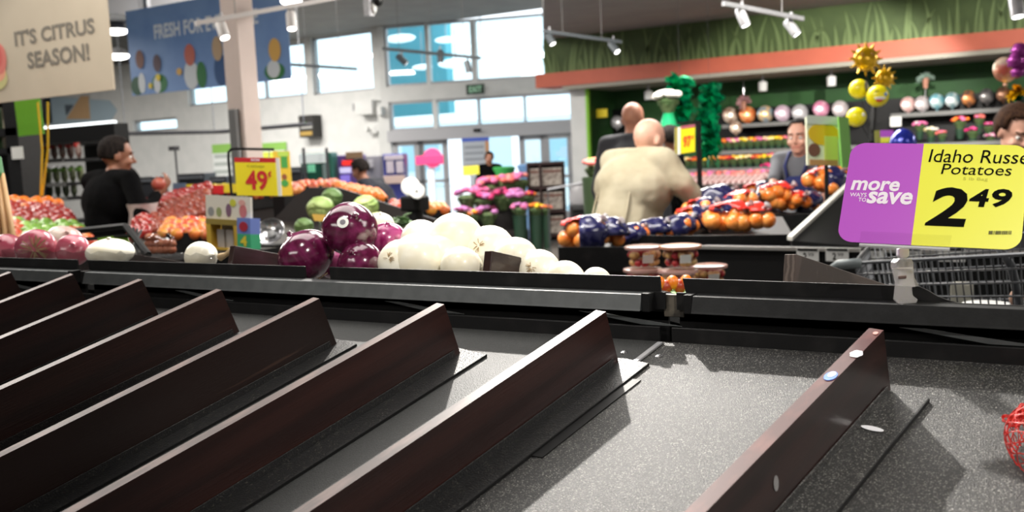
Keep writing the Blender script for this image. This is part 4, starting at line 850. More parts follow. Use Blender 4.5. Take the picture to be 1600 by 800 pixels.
for s_ in (-1, 1): mb = MB(); mb.lathe([(.03, -.05), (.08, .05), (.075, .055)], 12, q + Vector((s_ * .13, 0, .04)), Matrix.Rotation(1.3, 3, 'X') @ Matrix.Rotation(s_ * .5, 3, 'Y')); obj('lamp_head', mb, M_white, t, 40)
mb = MB(); mb.box(q + Vector((0, .08, 0)), (.2, .12, .1)); obj('base_box', mb, M_white, t)
bs = panel('blade_sign', 'small black sign with a gold band on the front wall', 'sign', (466, 181), (491, 214), mat('sign black', rgb(38, 36, 34), .5), th=.3, emboss=[((469, 206), (488, 211), mat('gold band', rgb(170, 140, 70), .5), 'gold_band'), ((470, 192), (480, 194.5), mat('green ink', rgb(90, 150, 60), .6), 'green_print'), ((470, 197), (488, 200), mat('pale ink', rgb(170, 170, 165), .6), 'white_print')])
panel('wall_poster', 'white and green wall poster behind the price sign frame', 'poster', (331, 226), (402, 296), mat('poster white', rgb(226, 230, 228), .6), emboss=[((331, 226), (402, 236), mat('poster green', rgb(140, 190, 90), .6), 'green_band')] + [((335, 242 + 12 * i), (366, 246 + 12 * i), mat('poster grey', rgb(176, 184, 180), .6), 'print_line') for i in range(4)])
panel('wall_poster', 'green and white wall poster between the price sign and the black sign', 'poster', (404, 224), (448, 292), mat('poster white'), emboss=[((404, 224), (448, 234), mat('poster green'), 'green_band'), ((410, 238), (440, 246), mat('poster lime', rgb(214, 222, 80), .6), 'lime_patch')])
t = thing('wall_graphic', 'pale blue grey wall graphic with a tan wedge above the produce case', 'wall graphic', onY(130, 190, YL - .05))
def polyY(pts, Y, th, m, nm, par): mb = MB(); mb.prism([onY(a, b, Y) for a, b in pts], (0, th, 0)); obj(nm, mb, m, par)
polyY([(66, 150), (170, 157), (182, 172), (172, 190), (66, 196)], YL - .03, .028, mat('pale blue panel', rgb(168, 188, 200), .7), 'blue_panel', t)
polyY([(103, 186), (126, 150), (137, 150), (140, 186)], YL - .06, .028, mat('tan wedge', rgb(196, 160, 120), .7), 'tan_wedge', t); polyY([(101, 164), (114, 164), (103, 180)], YL - .06, .028, mat('slate wedge', rgb(90, 100, 110), .7), 'slate_wedge', t)
panel('framed_panel', 'narrow grey and cream framed panel beside the green sign', 'panel', (64, 155), (82, 192), mat('frame cream', rgb(200, 196, 186), .7), emboss=[((68, 158), (76, 188), mat('slate print', rgb(90, 92, 96), .7), 'print')])
# cable tray
a, b, c = V(W(196, 209, 15)), V(W(335, 206, 15.4)), V(W(475, 194, 15)); t = thing('cable_tray', 'long dark cable tray hung across in front of the white front wall', 'cable tray', b)
for o_ in (0, .16):
    mb = MB(); mb.tube([p + Vector((0, o_, 0)) for p in (a, b, c)], .03, 6); obj('side_rail', mb, mat('tray grey', rgb(70, 70, 74), .6), t)
for i in range(26):
    f_ = i / 25; p = a.lerp(b, f_ * 2) if f_ < .5 else b.lerp(c, f_ * 2 - 1); mb = MB(); mb.box(p + Vector((0, .08, 0)), (.06, .16, .035)); obj('rung', mb, mat('tray grey'), t)
for p in (a, b, c): mb = MB(); mb.tube([p, Vector((p.x, p.y, ZC))], .008, 5); obj('hanger', mb, M_steel, t)
# ================================================================== left produce case, shelves of bags
def caseY(d): return
t = thing('produce_case', 'tall black refrigerated case with three shelves of bagged produce', 'display case', W(110, 330, 9)); dC_ = 9.6
Yc = float(W(110, 300, dC_)[1])
def cb(tl, br, dep, m, nm, par=t, Y=None): Y = Y or Yc; return obj(nm, boxY(Y, tl, br, dep), m, par)
a = onY(34, 212, Yc); b = onY(203, 300, Yc + .7)
mb = MB(); mb.aabb((a[0], Yc + .7, 0), (b[0], Yc + .75, a[2])); obj('back_panel', mb, M_blk2, t); mb = MB(); mb.aabb((a[0], Yc - .35, a[2] - .12), (b[0], Yc + .75, a[2] + .02)); mb.aabb((b[0], Yc - .35, a[2] - .12), (onY(178, 200, Yc - .35)[0], Yc - .2, a[2] + .02)); obj('canopy', mb, M_blk2, t)
for px in (66,): q = onY(px, 250, Yc); mb = MB(); mb.aabb((q[0] - .03, Yc - .05, 0), (q[0] + .03, Yc + .02, a[2])); obj('upright', mb, M_black, t)
mb = MB(); q0 = onY(34, 250, Yc - .1); q1 = onY(62, 250, Yc - .1); mb.aabb((q0[0], Yc - .12, 0), (q1[0], Yc - .08, a[2])); obj('grey_end_panel', mb, mat('grey end panel', rgb(66, 68, 70), .4), t)
zs = [float(onY(115, y, Yc)[2]) for y in (247, 285, 308, 345)]
for z in zs:
    mb = MB(); mb.aabb((a[0] + .3, Yc - .03, z - .03), (b[0], Yc + .7, z)); obj('shelf', mb, M_black, t); mb = MB(); mb.aabb((a[0] + .3, Yc - .045, z - .035), (b[0], Yc - .03, z + .005)); obj('price_channel', mb, mat('grey channel', rgb(110, 110, 108), .5), t)
mb = MB(); mb.aabb((onY(68, 200, Yc - .3)[0], Yc - .3, a[2] + .02), (onY(176, 200, Yc - .3)[0], Yc - .25, onY(120, 193, Yc - .3)[2])); mb.v = mb.v; lb = obj('light_box', mb, M_lampsoft); tag(lb, 'long bright light box above the black produce case', 'light box')
M_sal = [(mat('salad film red', rgb(120, 54, 48), .25, col2=rgb(196, 178, 168), scale=9), mat('red band', rgb(196, 60, 54), .4), 'clear bag with a red band on the top shelf of the black case', 'red banded bags in the black case'),
         (mat('salad film green', rgb(92, 104, 62), .25, col2=rgb(180, 190, 150), scale=9), mat('green band', rgb(120, 176, 60), .4), 'clear bag with a green band on the middle shelf of the black case', 'green banded bags in the black case'),
         (mat('salad film dark', rgb(60, 72, 50), .25, col2=rgb(120, 130, 100), scale=9), mat('olive band', rgb(100, 110, 70), .4), 'dark green bag on the low shelf of the black case', 'dark bags low in the black case')]
for i in range(3):
    film, band, lab, grp = M_sal[i]; n = [5, 5, 4][i]; pr = None
    for j in range(n):
        px = 78 + j * 12.6; p = V(onY(px, 300, Yc + .12)); p = Vector((p.x, Yc + .12, zs[i]))
        if pr is None:
            pr = thing('produce_bag', lab, 'bag', p, grp); mb = MB(); mb.ball(p + Vector((0, 0, .085)), (.042, .03, .085), seg=12, rings=8, fn=lambda v: 1 + .08 * sin(7 * v.x + 5 * v.z)); obj('film', mb, film, pr, True)
            mb = MB(); mb.aabb((p.x - .034, p.y - .034, p.z + .11), (p.x + .034, p.y + .01, p.z + .15)); obj('band', mb, band, pr, bevel=.004)
        else: dup(pr, p, rot=(0, 0, random.uniform(-.4, .4)))
# green sign, ribbons, mixed goods at far left
t = thing('hanging_sign', 'plain bright green hanging card below the cream banner', 'sign', W(45, 212, 7)); fr = rect_frame(W(22, 158, 7), W(62, 154, 7), W(29, 213, 7)); obj('card', slab(fr, 0, 0, 1, 1, .01), mat('lime card', rgb(130, 214, 62), .5), t)
p = V(W(45, 156, 7)); mb = MB(); mb.tube([p, Vector((p.x, p.y, ZC))], .004, 5); obj('string', mb, M_steel, t)
for (x0, y0, x1, y1, lab) in [(59, 165, 64, 306, 'yellow ribbon hanging from the left, at the green card'), (75, 205, 66, 306, 'yellow ribbon slanting down in front of the black case')]:
    mb = MB(); A, B = V(onY(x0, 160, YB1 + .006)), V(W(x1, y1, 6.6)); mb.tube([A, A.lerp(B, .5) + cr * .02, B], .007, 5); tag(obj('ribbon', mb, mat('yellow ribbon', rgb(222, 184, 40), .4)), lab, 'ribbon')
t = thing('goods_rack', 'dark rack with small mixed packets at the left picture edge', 'rack', W(5, 380, 7.6)); Yr = float(W(5, 300, 7.6)[1])
for (tl, br, dep, nm) in [((-40, 150), (22, 154), .18, 'shelf'), ((-40, 205), (26, 211), .18, 'shelf'), ((-40, 235), (26, 239), .18, 'shelf'), ((22, 150), (27, 400), .18, 'upright')]: obj(nm, boxY(Yr, tl, br, dep), M_black, t)
mb = boxY(Yr + .18, (-40, 150), (34, 400), .02); obj('back_panel', mb, M_blk2, t)
cols = [rgb(150, 60, 50), rgb(200, 150, 70), rgb(70, 100, 60), rgb(180, 170, 150), rgb(90, 70, 60)]
for r_ in (0, 1):
    for i in range(5):
        q = onY(-22 + i * 11, [204, 234][r_], Yr + .1); m = mat('packet %d' % i, cols[i], .4); mb = MB(); h = [.18, .1][r_]; mb.aabb((q[0] - .02, Yr + .08, q[2]), (q[0] + .024, Yr + .16, q[2] + h)); o = obj('packet', mb, m, bevel=.004); tag(o, ['tall', 'short'][r_] + ' packet, ' + ['red', 'ochre', 'green', 'cream', 'brown'][i] + ', on the rack at the left picture edge', 'packet')
panel('price_tag', 'white price tag on the rack at the left picture edge', 'price tag', (17, 230), (36, 248), M_paper, Y=Yr, th=.01)
# tan upright bundle
t = thing('stalk_bundle', 'bundle of tall tan stalks with a green top leaning at the left edge', 'bundle', W(5, 400, 2.6)); 
for i in range(7):
    A = V(W(-14 + i * 7.2, 420, 2.6 + .02 * (i % 2))); B = V(W(-16 + i * 3.3, 272, 2.75 + .02 * (i % 2))); mb = MB(); mb.tube([A, A.lerp(B, .5), B], [.0085, .0075, .006], 8); obj('stalk', mb, mat('tan stalk', rgb(214, 172, 122), .5, col2=rgb(196, 150, 100), scale=12, stretch=(1, 1, .2)), t, True)
mb = MB(); A = V(W(-6, 274, 2.75)); mb.limb(A, V(W(-2, 248, 2.8)), .022, .008); obj('green_top', mb, mat('leaf green', rgb(40, 120, 50), .5), t, True)
A = V(W(5, 400, 2.6)); mb = MB(); mb.box((A.x, A.y + .02, A.z - .55), (.16, .16, 1.0)); tag(obj('bundle_stand', mb, M_blk2), 'black stand carrying the bundle of tan stalks', 'stand')
# ================================================================== fruit
M_apr = mat('red apple skin', rgb(150, 26, 30), .3, col2=rgb(186, 84, 66), scale=14, coat=.3, lo=.42, hi=.8); M_apg = mat('green apple skin', rgb(112, 158, 62), .28, col2=rgb(150, 190, 92), scale=12, coat=.3)
M_apk = mat('blush apple skin', rgb(196, 70, 50), .3, col2=rgb(224, 160, 84), scale=12, lo=.4, hi=.75); M_or = mat('orange peel', rgb(240, 132, 28), .4, col2=rgb(236, 120, 20), scale=30, bump=.4, bscale=90); M_to = mat('tomato skin', rgb(222, 70, 38), .2, coat=.4); M_lem = mat('lemon peel', rgb(226, 208, 90), .4)
M_stem = mat('stem brown', rgb(80, 56, 30), .8)
protos = {}
def fruit(kind, p, r, label, group, m):
    key = (kind, m.name, label)
    rot = (random.uniform(-.7, .7), random.uniform(-.7, .7), random.uniform(0, 6.28))
    if key not in protos:
        t = thing(kind, label, 'fruit', p, group, local=True); mb = MB()
        if kind == 'apple': mb.lathe([(.02, .62), (.2, .74), (.5, .8), (.85, .55), (1, .1), (.93, -.35), (.66, -.75), (.35, -.86), (.12, -.76), (.02, -.7)], 16)
        else: mb.ball((0, 0, 0), (1, 1, .94), seg=16, rings=10)
        mb.v = [tuple(c * .037 for c in v) for v in mb.v]; obj('flesh', mb, m, t, True)
        mb = MB(); mb.tube([(0, 0, .022 if kind == 'apple' else .033), (.003, 0, .038)], .0022, 5); obj('stem', mb, M_stem, t); protos[key] = t; t.rotation_euler = rot; t.scale = (r / .037,) * 3; return t
    return dup(protos[key], p, rot, r / .037)
def heap(P0, P1, P2, r, pick, jit=.15, lift=.0, stagger=True):
    P0, P1, P2 = V(P0), V(P1), V(P2); u = P1 - P0; v = P2 - P0; n = u.cross(v).normalized(); n = n if n.z > 0 else -n
    nu = max(1, int(u.length / (2.02 * r))); nv = max(1, int(v.length / (1.9 * r)))
    for j in range(nv + 1):
        for i in range(nu + 1):
            a = (i + (.5 if stagger and j % 2 else 0)) / max(nu, 1); b = j / max(nv, 1)
            if a > 1.02: continue
            k = pick(a, b)
            if k is None: continue
            fruit(k[0], P0 + u * (a + random.uniform(-.2, .2) * r / u.length * 2) + v * (b + random.uniform(-.2, .2) * r / v.length * 2) + n * (r + lift + random.uniform(0, jit * r)), r * random.uniform(.94, 1.05), k[1], k[2], k[3])
def island(P0, P1, P2, label, pad=.05, name='produce_island', lipc=None):
    P0, P1, P2 = V(P0), V(P1), V(P2); u = (P1 - P0).normalized(); v = P2 - P0; P3 = P1 + v; t = thing(name, label, 'display table', Vector(((P0 + P3) / 2).to_tuple()[:2] + (0,)))
    q = [P0 - u * pad, P1 + u * pad, P3 + u * pad, P2 - u * pad]; mb = MB(); dz = Vector((0, 0, .02))
    mb.add([p for p in q] + [p - dz for p in q], [(0, 1, 2, 3), (7, 6, 5, 4), (0, 4, 5, 1), (1, 5, 6, 2), (2, 6, 7, 3), (3, 7, 4, 0)]); obj('sloping_top', mb, M_blk2, t)
    mb = MB(); bt = [Vector((p.x, p.y, .0)) for p in q]; mb.add([p - dz for p in q] + bt, [(0, 1, 2, 3), (7, 6, 5, 4), (0, 4, 5, 1), (1, 5, 6, 2), (2, 6, 7, 3), (3, 7, 4, 0)]); obj('body', mb, mat('dark stained panel', rgb(30, 22, 20), .5), t)
    vh = Vector((v.x, v.y, 0)).normalized(); A, B = q[0] - vh * .002, q[1] - vh * .002; mb = MB(); mb.prism([A + Vector((0, 0, -.06)), A + Vector((0, 0, .045)), B + Vector((0, 0, .045)), B + Vector((0, 0, -.06))], -vh * .015); obj('front_lip', mb, lipc or M_lip, t)
    return t
# left heap
L0, L1, L2 = W(22, 392, 5.0), W(140, 392, 5.35), W(-10, 322, 6.4)
island(L0, L1, L2, 'dark produce island carrying the rows of apples and oranges')
def pick1(a, b):
    if b > .86: return ('orange', 'orange in the back row of the apple island', 'oranges behind the apples', M_or)
    if b > .62: return ('apple', 'red apple high on the apple island', 'red apples high on the left island', M_apr) if (a + b) % .37 > .07 else ('apple', 'blushed apple high on the apple island', 'blushed apples high on the left island', M_apk)
    if b > .42: return ('apple', 'dark red apple in the middle rows of the apple island', 'red apples in the middle of the left island', M_apr) if a > .1 else ('apple', 'blushed apple at the left of the middle rows', 'blushed apples low on the left island', M_apk)
    if a > .78 and b < .25: return ('apple', 'blushed apple at the front right of the apple island', 'blushed apples at the front right', M_apk)
    if b < .42 and a > .12 + (.42 - b) * .2 and b > .0: return ('apple', 'green apple on the apple island left of the shopper in black', 'green apples on the left island', M_apg)
    return ('apple', 'blushed apple at the front left of the apple island', 'blushed apples at the front left', M_apk)
heap(L0, L1, L2, .041, pick1)
# heap right of the shopper
R0, R1, R2 = W(205, 388, 5.0), W(322, 348, 5.9), W(262, 318, 6.3)
R0, R1, R2 = W(212, 380, 5.3), W(322, 340, 6.1), W(230, 330, 6.2)
island(R0, R1, R2, 'dark produce island heaped with red apples beside the shopper in black', lipc=mat('pale lip', rgb(150, 146, 140), .4))
heap(R0, R1, R2, .042, lambda a, b: ('apple', 'deep red apple heaped right of the shopper in black', 'deep red apples right of the shopper', M_apr) if b > .7 or a < .2 else ('apple', 'red brown apple on the slope right of the shopper in black', 'red brown apples right of the shopper', mat('red brown apple skin', rgb(124, 40, 28), .4, col2=rgb(158, 76, 50), scale=14)))
Q0, Q1, Q2 = W(258, 378, 4.6), W(326, 378, 4.6), W(262, 356, 5.1)
island(Q0, Q1, Q2, 'small dark bin of orange and red peaches before the apple slope')
heap(Q0, Q1, Q2, .03, lambda a, b: ('peach', 'yellow and red peach in the small front bin', 'peaches in the small bin', M_apk) if (a * 7 + b * 3) % 2 > .8 else ('peach', 'golden peach in the small front bin', 'golden peaches in the small bin', mat('golden peach', rgb(232, 160, 60), .4, col2=rgb(222, 110, 50), scale=12)), lift=.004)
fruit('peach', V(W(300, 346, 4.95)), .033, 'single red peach on top of the small front bin', None, M_to)
# clear bag of reddish potatoes and the shopper's bag
t = thing('produce_bag', 'clear bag of reddish brown potatoes before the peach bin', 'bag', W(248, 392, 3.6)); rk = random.Random(9)
for i in range(12): q = V(W(234 + (i % 5) * 8.4, 390 - (i // 5) * 9, 3.6)); mb = MB(); mb.ball(q, (.022, .018, .018), seg=12, rings=8); obj('potato', mb, mat('red potato', rgb(156, 84, 58), .6, col2=rgb(178, 110, 80), scale=30), t, True)
mb = MB(); mb.ball(V(W(250, 380, 3.6)), (.06, .05, .042), seg=18, rings=12, fn=lambda v: 1 + .07 * sin(6 * v.x + 9 * v.z)); obj('film', mb, M_film, t, True)
q = V(W(248, 398, 3.6)); mb = MB(); mb.box((q.x, q.y, q.z - .55), (.34, .3, 1.08)); tag(obj('low_stand', mb, M_blk2), 'low black stand under the clear bag of potatoes', 'stand')
t = thing('plastic_bag', 'thin white plastic bag held open by the shopper in black', 'bag', W(225, 375, 5.75)); mb = MB(); A = V(W(222, 318, 5.8))
mb.lathe([(.09, .0), (.075, -.05), (.085, -.12), (.10, -.18), (.07, -.235), (.01, -.245)], 20, A, cap=False); mb.v = [(x + .012 * sin(z * 60 + y * 30), y + .01 * sin(z * 50 + x * 40), z) for x, y, z in mb.v]
o = obj('film', mb, mat('milky film', rgb(226, 206, 202), .35, alpha=.65), t, True)
fruit('peach', V(W(248, 288, 6.0)) , .045, 'reddish fruit held up by the shopper in black', None, mat('red pear', rgb(170, 74, 62), .4, col2=rgb(190, 110, 84), scale=12))
fruit('apple', V(W(213, 303, 5.9)), .034, 'yellow green apple beside the arm of the shopper in black', None, mat('yellow apple', rgb(196, 196, 90), .35))
# small display box with picture card on top
t = thing('display_box', 'small cardboard display box with a picture header and yellow sides', 'display box', W(352, 392, 3.6)); fr = rect_frame(W(321, 304, 3.55), W(391, 308, 3.45), W(322, 341, 3.55))
M_pic = mat('header card', rgb(226, 220, 206), .6); obj('header_card', slab(fr, 0, 0, 1, 1, .01), M_pic, t)
for i, (x, y, rx, ry, m) in enumerate([(.12, .3, .07, .2, mat('pic grey', rgb(150, 150, 150), .6)), (.3, .3, .06, .2, mat('pic sage', rgb(150, 160, 110), .6)), (.52, .4, .06, .28, mat('pic plum', rgb(130, 96, 120), .6)), (.62, .72, .07, .16, mat('pic lime', rgb(206, 206, 70), .6)), (.84, .4, .08, .28, mat('pic pink', rgb(206, 120, 120), .6)), (.82, .75, .07, .12, mat('pic rose', rgb(226, 170, 160), .6))]): obj('printed_patch', disc(fr, x, y, rx, ry, .001, .001 + i * .0003, 16), m, t)
fr2 = rect_frame(W(321, 341, 3.52), W(371, 344, 3.46), W(324, 389, 3.52)); M_yb = mat('box yellow', rgb(206, 168, 60), .6)
for x0, y0, x1, y1 in ((0, .82, 1, 1), (0, 0, .14, .82), (.86, 0, 1, .82), (0, 0, 1, .06)): obj('box_side', slab(fr2, x0, y0, x1, y1, .06), M_yb if y0 != .82 else mat('box olive', rgb(150, 130, 60), .6), t)
obj('box_back', slab(fr2, 0, 0, 1, 1, .004, -.08), mat('box inside', rgb(70, 58, 36), .7), t)
fr3 = rect_frame(W(370, 340, 3.45), W(391, 341, 3.42), W(371, 388, 3.45)); obj('blue_panel', slab(fr3, 0, .48, 1, 1, .05), mat('box blue', rgb(110, 130, 200), .6), t); obj('green_panel', slab(fr3, 0, 0, 1, .48, .05), mat('box green', rgb(60, 170, 120), .6), t)
obj('printed_patch', disc(fr3, .5, .72, .32, .16, .001, .002, 14), mat('pic red', rgb(170, 40, 60), .6), t); text_fit('4', .25, .08, .75, .42, fr3, mat('pic yellow', rgb(230, 210, 60), .6), t, 'lettering', .04, 0, .002)
for x in (.34, .62): obj('packet', slab(fr2, x - .12, .08, x + .1, .66, .01, -.02), mat('clear packet', rgb(176, 170, 166), .3), t)
q = V(W(355, 392, 3.45)); mb = MB(); mb.box((q.x, q.y + .03, q.z / 2), (.24, .2, q.z)); tag(obj('display_plinth', mb, M_blk2), 'black plinth under the small cardboard display box', 'plinth')
# black basket with green card
t = thing('wire_basket', 'black slatted basket with a green card, before the shopper in black', 'basket', W(170, 400, 2.9))
c0, c1, c2_, c3 = V(W(108, 362, 3.1)), V(W(196, 353, 2.9)), V(W(232, 398, 2.75)), V(W(120, 404, 2.95))
for A, B, n_b in ((c0, c1, 'rim'), (c1, c2_, 'rim'), (c0, c3, 'rim')): mb = MB(); mb.tube([A, B], .010, 6); obj(n_b, mb, M_blk2, t)
for k in range(5): mb = MB(); mb.tube([c1 + (c2_ - c1) * .0 + cr * .012 * k + V(CU) * -.004 * k, c2_ + cr * -.014 * k], .0045, 5); obj('slat', mb, M_blk2, t)
for k in range(1, 3): mb = MB(); mb.tube([c0.lerp(c3, k / 3), c1.lerp(c2_, k / 3)], .006, 5); obj('slat', mb, M_blk2, t)
mb = MB(); mb.prism([V(W(152, 372, 2.93)), V(W(198, 366, 2.88)), V(W(206, 392, 2.82)), V(W(156, 398, 2.9))], V(CF) * .004); obj('green_card', mb, mat('leaf card', rgb(96, 140, 40), .5, col2=rgb(140, 176, 60), scale=20), t)
q = V(W(170, 410, 2.9)); mb = MB(); mb.box((q.x, q.y, q.z - .5), (.3, .22, .9)); tag(obj('basket_stand', mb, M_blk2), 'black stand under the slatted basket', 'stand')
# ================================================================== cabbage bin and far fruit rows
M_cab = mat('cabbage leaf', rgb(140, 172, 84), .5, col2=rgb(186, 206, 130), scale=5, kind='noise', bump=.5, bscale=12); M_cabd = mat('dark cabbage leaf', rgb(96, 134, 70), .5, col2=rgb(130, 160, 96), scale=5, bump=.5, bscale=12)
M_brown = mat('black brown bin', rgb(24, 16, 14), .45)
t = thing('cabbage_bin', 'large black brown bin with sloping shoulders holding the cabbages', 'produce bin', W(560, 400, 5.2))
pl = [(418, 352), (440, 330), (462, 306), (481, 293), (528, 293), (560, 303), (604, 318), (650, 333), (694, 347), (700, 400), (415, 400)]
P = [V(W(a, b, 5.5)) for a, b in pl]; mb = MB(); mb.prism(P, V((CF[0], CF[1], 0)).normalized() * .03); obj('back_board', mb, M_brown, t)
P0, P1, P2 = W(425, 392, 4.3), W(665, 392, 4.3), W(430, 345, 5.45)
u = V(P1) - V(P0); v = V(P2) - V(P0); P3 = V(P1) + v; mb = MB(); q = [V(P0), V(P1), P3, V(P2)]; mb.add(q + [Vector((p.x, p.y, .0)) for p in q], [(0, 1, 2, 3), (7, 6, 5, 4), (0, 4, 5, 1), (1, 5, 6, 2), (2, 6, 7, 3), (3, 7, 4, 0)]); obj('bin_body', mb, M_brown, t)
def cabbage(px, py, rp, d, m, label, sq=.9):
    c = V(W(px, py, d)); r = rp * d / FPX; t = thing('cabbage', label, 'vegetable', c); rk = random.Random(int(px))
    mb = MB(); mb.ball(c, (r, r, r * sq), seg=20, rings=14, fn=lambda v: 1 + .03 * sin(5 * v.x + 3 * v.y)); obj('heart', mb, m, t, True)
    for k in range(5):
        a = rk.uniform(0, 6.28); th = rk.uniform(.3, 1.0); ax = Vector((cos(a) * sin(th), sin(a) * sin(th), cos(th))); u_ = ax.orthogonal().normalized(); w_ = ax.cross(u_); mb = MB(); vs = []
        for i in range(5):
            for j in range(12): b = 2 * pi * j / 12; tt = i / 4 * .95; dv = (ax * cos(tt) + (u_ * cos(b) + w_ * sin(b)) * sin(tt)); vs.append(c + Vector((dv.x, dv.y, dv.z * sq)) * r * (1.03 + .012 * k + (.05 * sin(b * 4 + k) if i == 4 else 0)))
        mb.add(vs, [(i * 12 + j, i * 12 + (j + 1) % 12, (i + 1) * 12 + (j + 1) % 12, (i + 1) * 12 + j) for i in range(4) for j in range(12)]); o = obj('outer_leaf', mb, m, t, True); o.modifiers.new('s', 'SOLIDIFY').thickness = .002
cabbage(501, 327, 21, 4.7, M_cab, 'pale green cabbage with a yellow tag card in front of it'); cabbage(519, 309, 16, 5.2, M_cabd, 'small cabbage highest at the back of the cabbage bin'); cabbage(572, 324, 20, 4.8, M_cab, 'round light green cabbage right of the top purple onion')
cabbage(475, 355, 15, 4.5, M_cabd, 'small dark green cabbage above the left purple onion'); cabbage(590, 352, 21, 4.5, mat('pale cabbage', rgb(206, 216, 160), .5, col2=rgb(190, 206, 140), scale=6), 'very pale cabbage half hidden behind the purple onion')
t = thing('tag_card', 'small yellow tag card standing before the pale green cabbage', 'price tag', W(500, 345, 4.45)); fr = rect_frame(W(487, 334, 4.45), W(514, 336, 4.45), W(491, 345, 4.45)); obj('card', slab(fr, 0, 0, 1, 1, .004), mat('warm yellow card', rgb(236, 190, 90), .5), t); mb = MB(); mb.tube([W(501, 344, 4.46), W(501, 372, 4.46)], .006, 6); obj('stick', mb, M_steel, t)
M_leaf = mat('leafy green', rgb(62, 92, 52), .5, col2=rgb(104, 134, 88), scale=8, bump=.4, bscale=30)
def leaf_mb(mb, base, dirn, L, wd, upv=Vector((0, 0, 1)), droop=.3):
    d = Vector(dirn).normalized(); s_ = d.cross(upv).normalized(); nn = s_.cross(d); vs = []
    for i in range(6):
        f_ = i / 5; c = base + d * L * f_ - Vector((0, 0, 1)) * droop * L * f_ * f_; w2 = wd * sin(pi * min(.97, f_ * .9 + .08)); vs += [c - s_ * w2 + nn * w2 * .3, c, c + s_ * w2 + nn * w2 * .3]
    mb.add(vs, [(i * 3 + j, i * 3 + j + 1, (i + 1) * 3 + j + 1, (i + 1) * 3 + j) for i in range(5) for j in (0, 1)])
t = thing('leafy_greens', 'bunch of dark leafy greens beside the cabbages and white onions', 'vegetable', W(630, 355, 4.4)); rk = random.Random(8)
for i in range(18):
    mb = MB(); leaf_mb(mb, V(W(612 + rk.uniform(0, 30), 352 + rk.uniform(-6, 8), 4.4 + rk.uniform(-.1, .2))), cr * rk.uniform(-1, 1) + V(CU) * rk.uniform(.1, .8) - cf * rk.uniform(0, .6), rk.uniform(.07, .12), rk.uniform(.025, .04)); o = obj('leaf', mb, M_leaf, t, True); o.modifiers.new('s', 'SOLIDIFY').thickness = .0015
# far rows of fruit behind the bin
F0, F1, F2 = W(395, 314, 7.0), W(470, 306, 7.4), W(398, 305, 7.5); island(F0, F1, F2, 'dark produce island of red fruit behind the price sign')
heap(F0, F1, F2, .038, lambda a, b: ('apple', 'far reddish fruit on the island behind the price sign', 'far reddish fruit', M_apk))
F0, F1, F2 = W(472, 300, 7.6), W(530, 298, 7.6), W(472, 294, 8.0); island(F0, F1, F2, 'dark produce island of blush apples beyond the cabbage bin')
heap(F0, F1, F2, .038, lambda a, b: ('apple', 'far blush apple beyond the top of the cabbage bin', 'far blush apples', M_apk))
F0, F1, F2 = W(536, 306, 6.9), W(598, 318, 6.6), W(528, 297, 7.3); island(F0, F1, F2, 'dark produce island of oranges beyond the cabbage bin')
heap(F0, F1, F2, .036, lambda a, b: ('orange', 'far orange beyond the right shoulder of the cabbage bin', 'far oranges', M_or))
F0, F1, F2 = W(616, 334, 6.7), W(694, 338, 6.7), W(616, 326, 7.2); island(F0, F1, F2, 'dark produce island of peaches right of the cabbage bin')
heap(F0, F1, F2, .038, lambda a, b: ('peach', 'far peach on the island in front of the blue vending cabinet', 'far peaches', mat('golden peach')) if a > .4 else ('tomato', 'far tomato on the island in front of the blue vending cabinet', 'far tomatoes', M_to))
F0, F1, F2 = W(292, 312, 7.4), W(362, 308, 7.4), W(294, 303, 7.9); island(F0, F1, F2, 'dark produce island of lemons before the checkouts')
heap(F0, F1, F2, .036, lambda a, b: ('lemon', 'far lemon on the island before the checkouts', 'far lemons', M_lem) if b > .3 else ('apple', 'far red apple on the island before the checkouts', 'far red apples', M_apr))
# big scale dial on a black post; steel scale pan
t = thing('scale_dial', 'white round produce scale with a second dial facing the shopper on a black post', 'scale', (W(643, 300, 5.2)[0], W(643, 300, 5.2)[1], 0))
q = V(W(642, 292, 5.2)); R = (-V(CF)).to_track_quat('Z', 'Y').to_matrix(); mb = MB(); mb.lathe([(.01, -.035), (.048, -.032), (.052, 0), (.05, .03), (.04, .034), (.01, .035)], 24, q, R); obj('dial_case', mb, M_paper, t, 40)
q2_ = V(W(652, 299, 5.1)); mb = MB(); mb.lathe([(.01, -.03), (.038, -.03), (.042, 0), (.04, .03), (.01, .033)], 24, q2_, R); obj('dial_front', mb, M_paper, t, 40)
mb = MB(); mb.lathe([(.006, .033), (.006, .036)], 10, q2_, R); obj('dial_hub', mb, M_steel, t)
mb = MB(); A = V(W(648, 312, 5.2)); mb.tube([A, (A.x, A.y, 0)], .042, 10); obj('post', mb, M_blk2, t, 40); mb = MB(); mb.box(A + Vector((0, 0, -.02)), (.13, .1, .08)); obj('yoke', mb, M_blk2, t, bevel=.01)
t = thing('scale_pan', 'shiny steel produce scale pan at the edge of the cabbage bin', 'scale', W(425, 375, 3.9)); q = V(W(425, 368, 3.9)); R = Matrix.Rotation(.9, 3, 'X') @ Matrix.Rotation(.35, 3, 'Y')
mb = MB(); mb.lathe([(.004, 0), (.03, .004), (.05, .016), (.062, .034), (.06, .035), (.048, .02), (.03, .008), (.004, .004)], 26, q, R, cap=False); obj('pan', mb, mat('polished steel', rgb(225, 225, 228), .18, .9), t, 50)
mb = MB(); mb.lathe([(.001, .006), (.018, .008), (.016, .016), (.001, .018)], 16, q, R); obj('hub', mb, mat('dull steel', rgb(120, 120, 120), .4, .6), t, 40); mb = MB(); mb.box((q.x, q.y, q.z / 2 - .02), (.1, .1, q.z - .03)); obj('pedestal', mb, M_blk2, t)
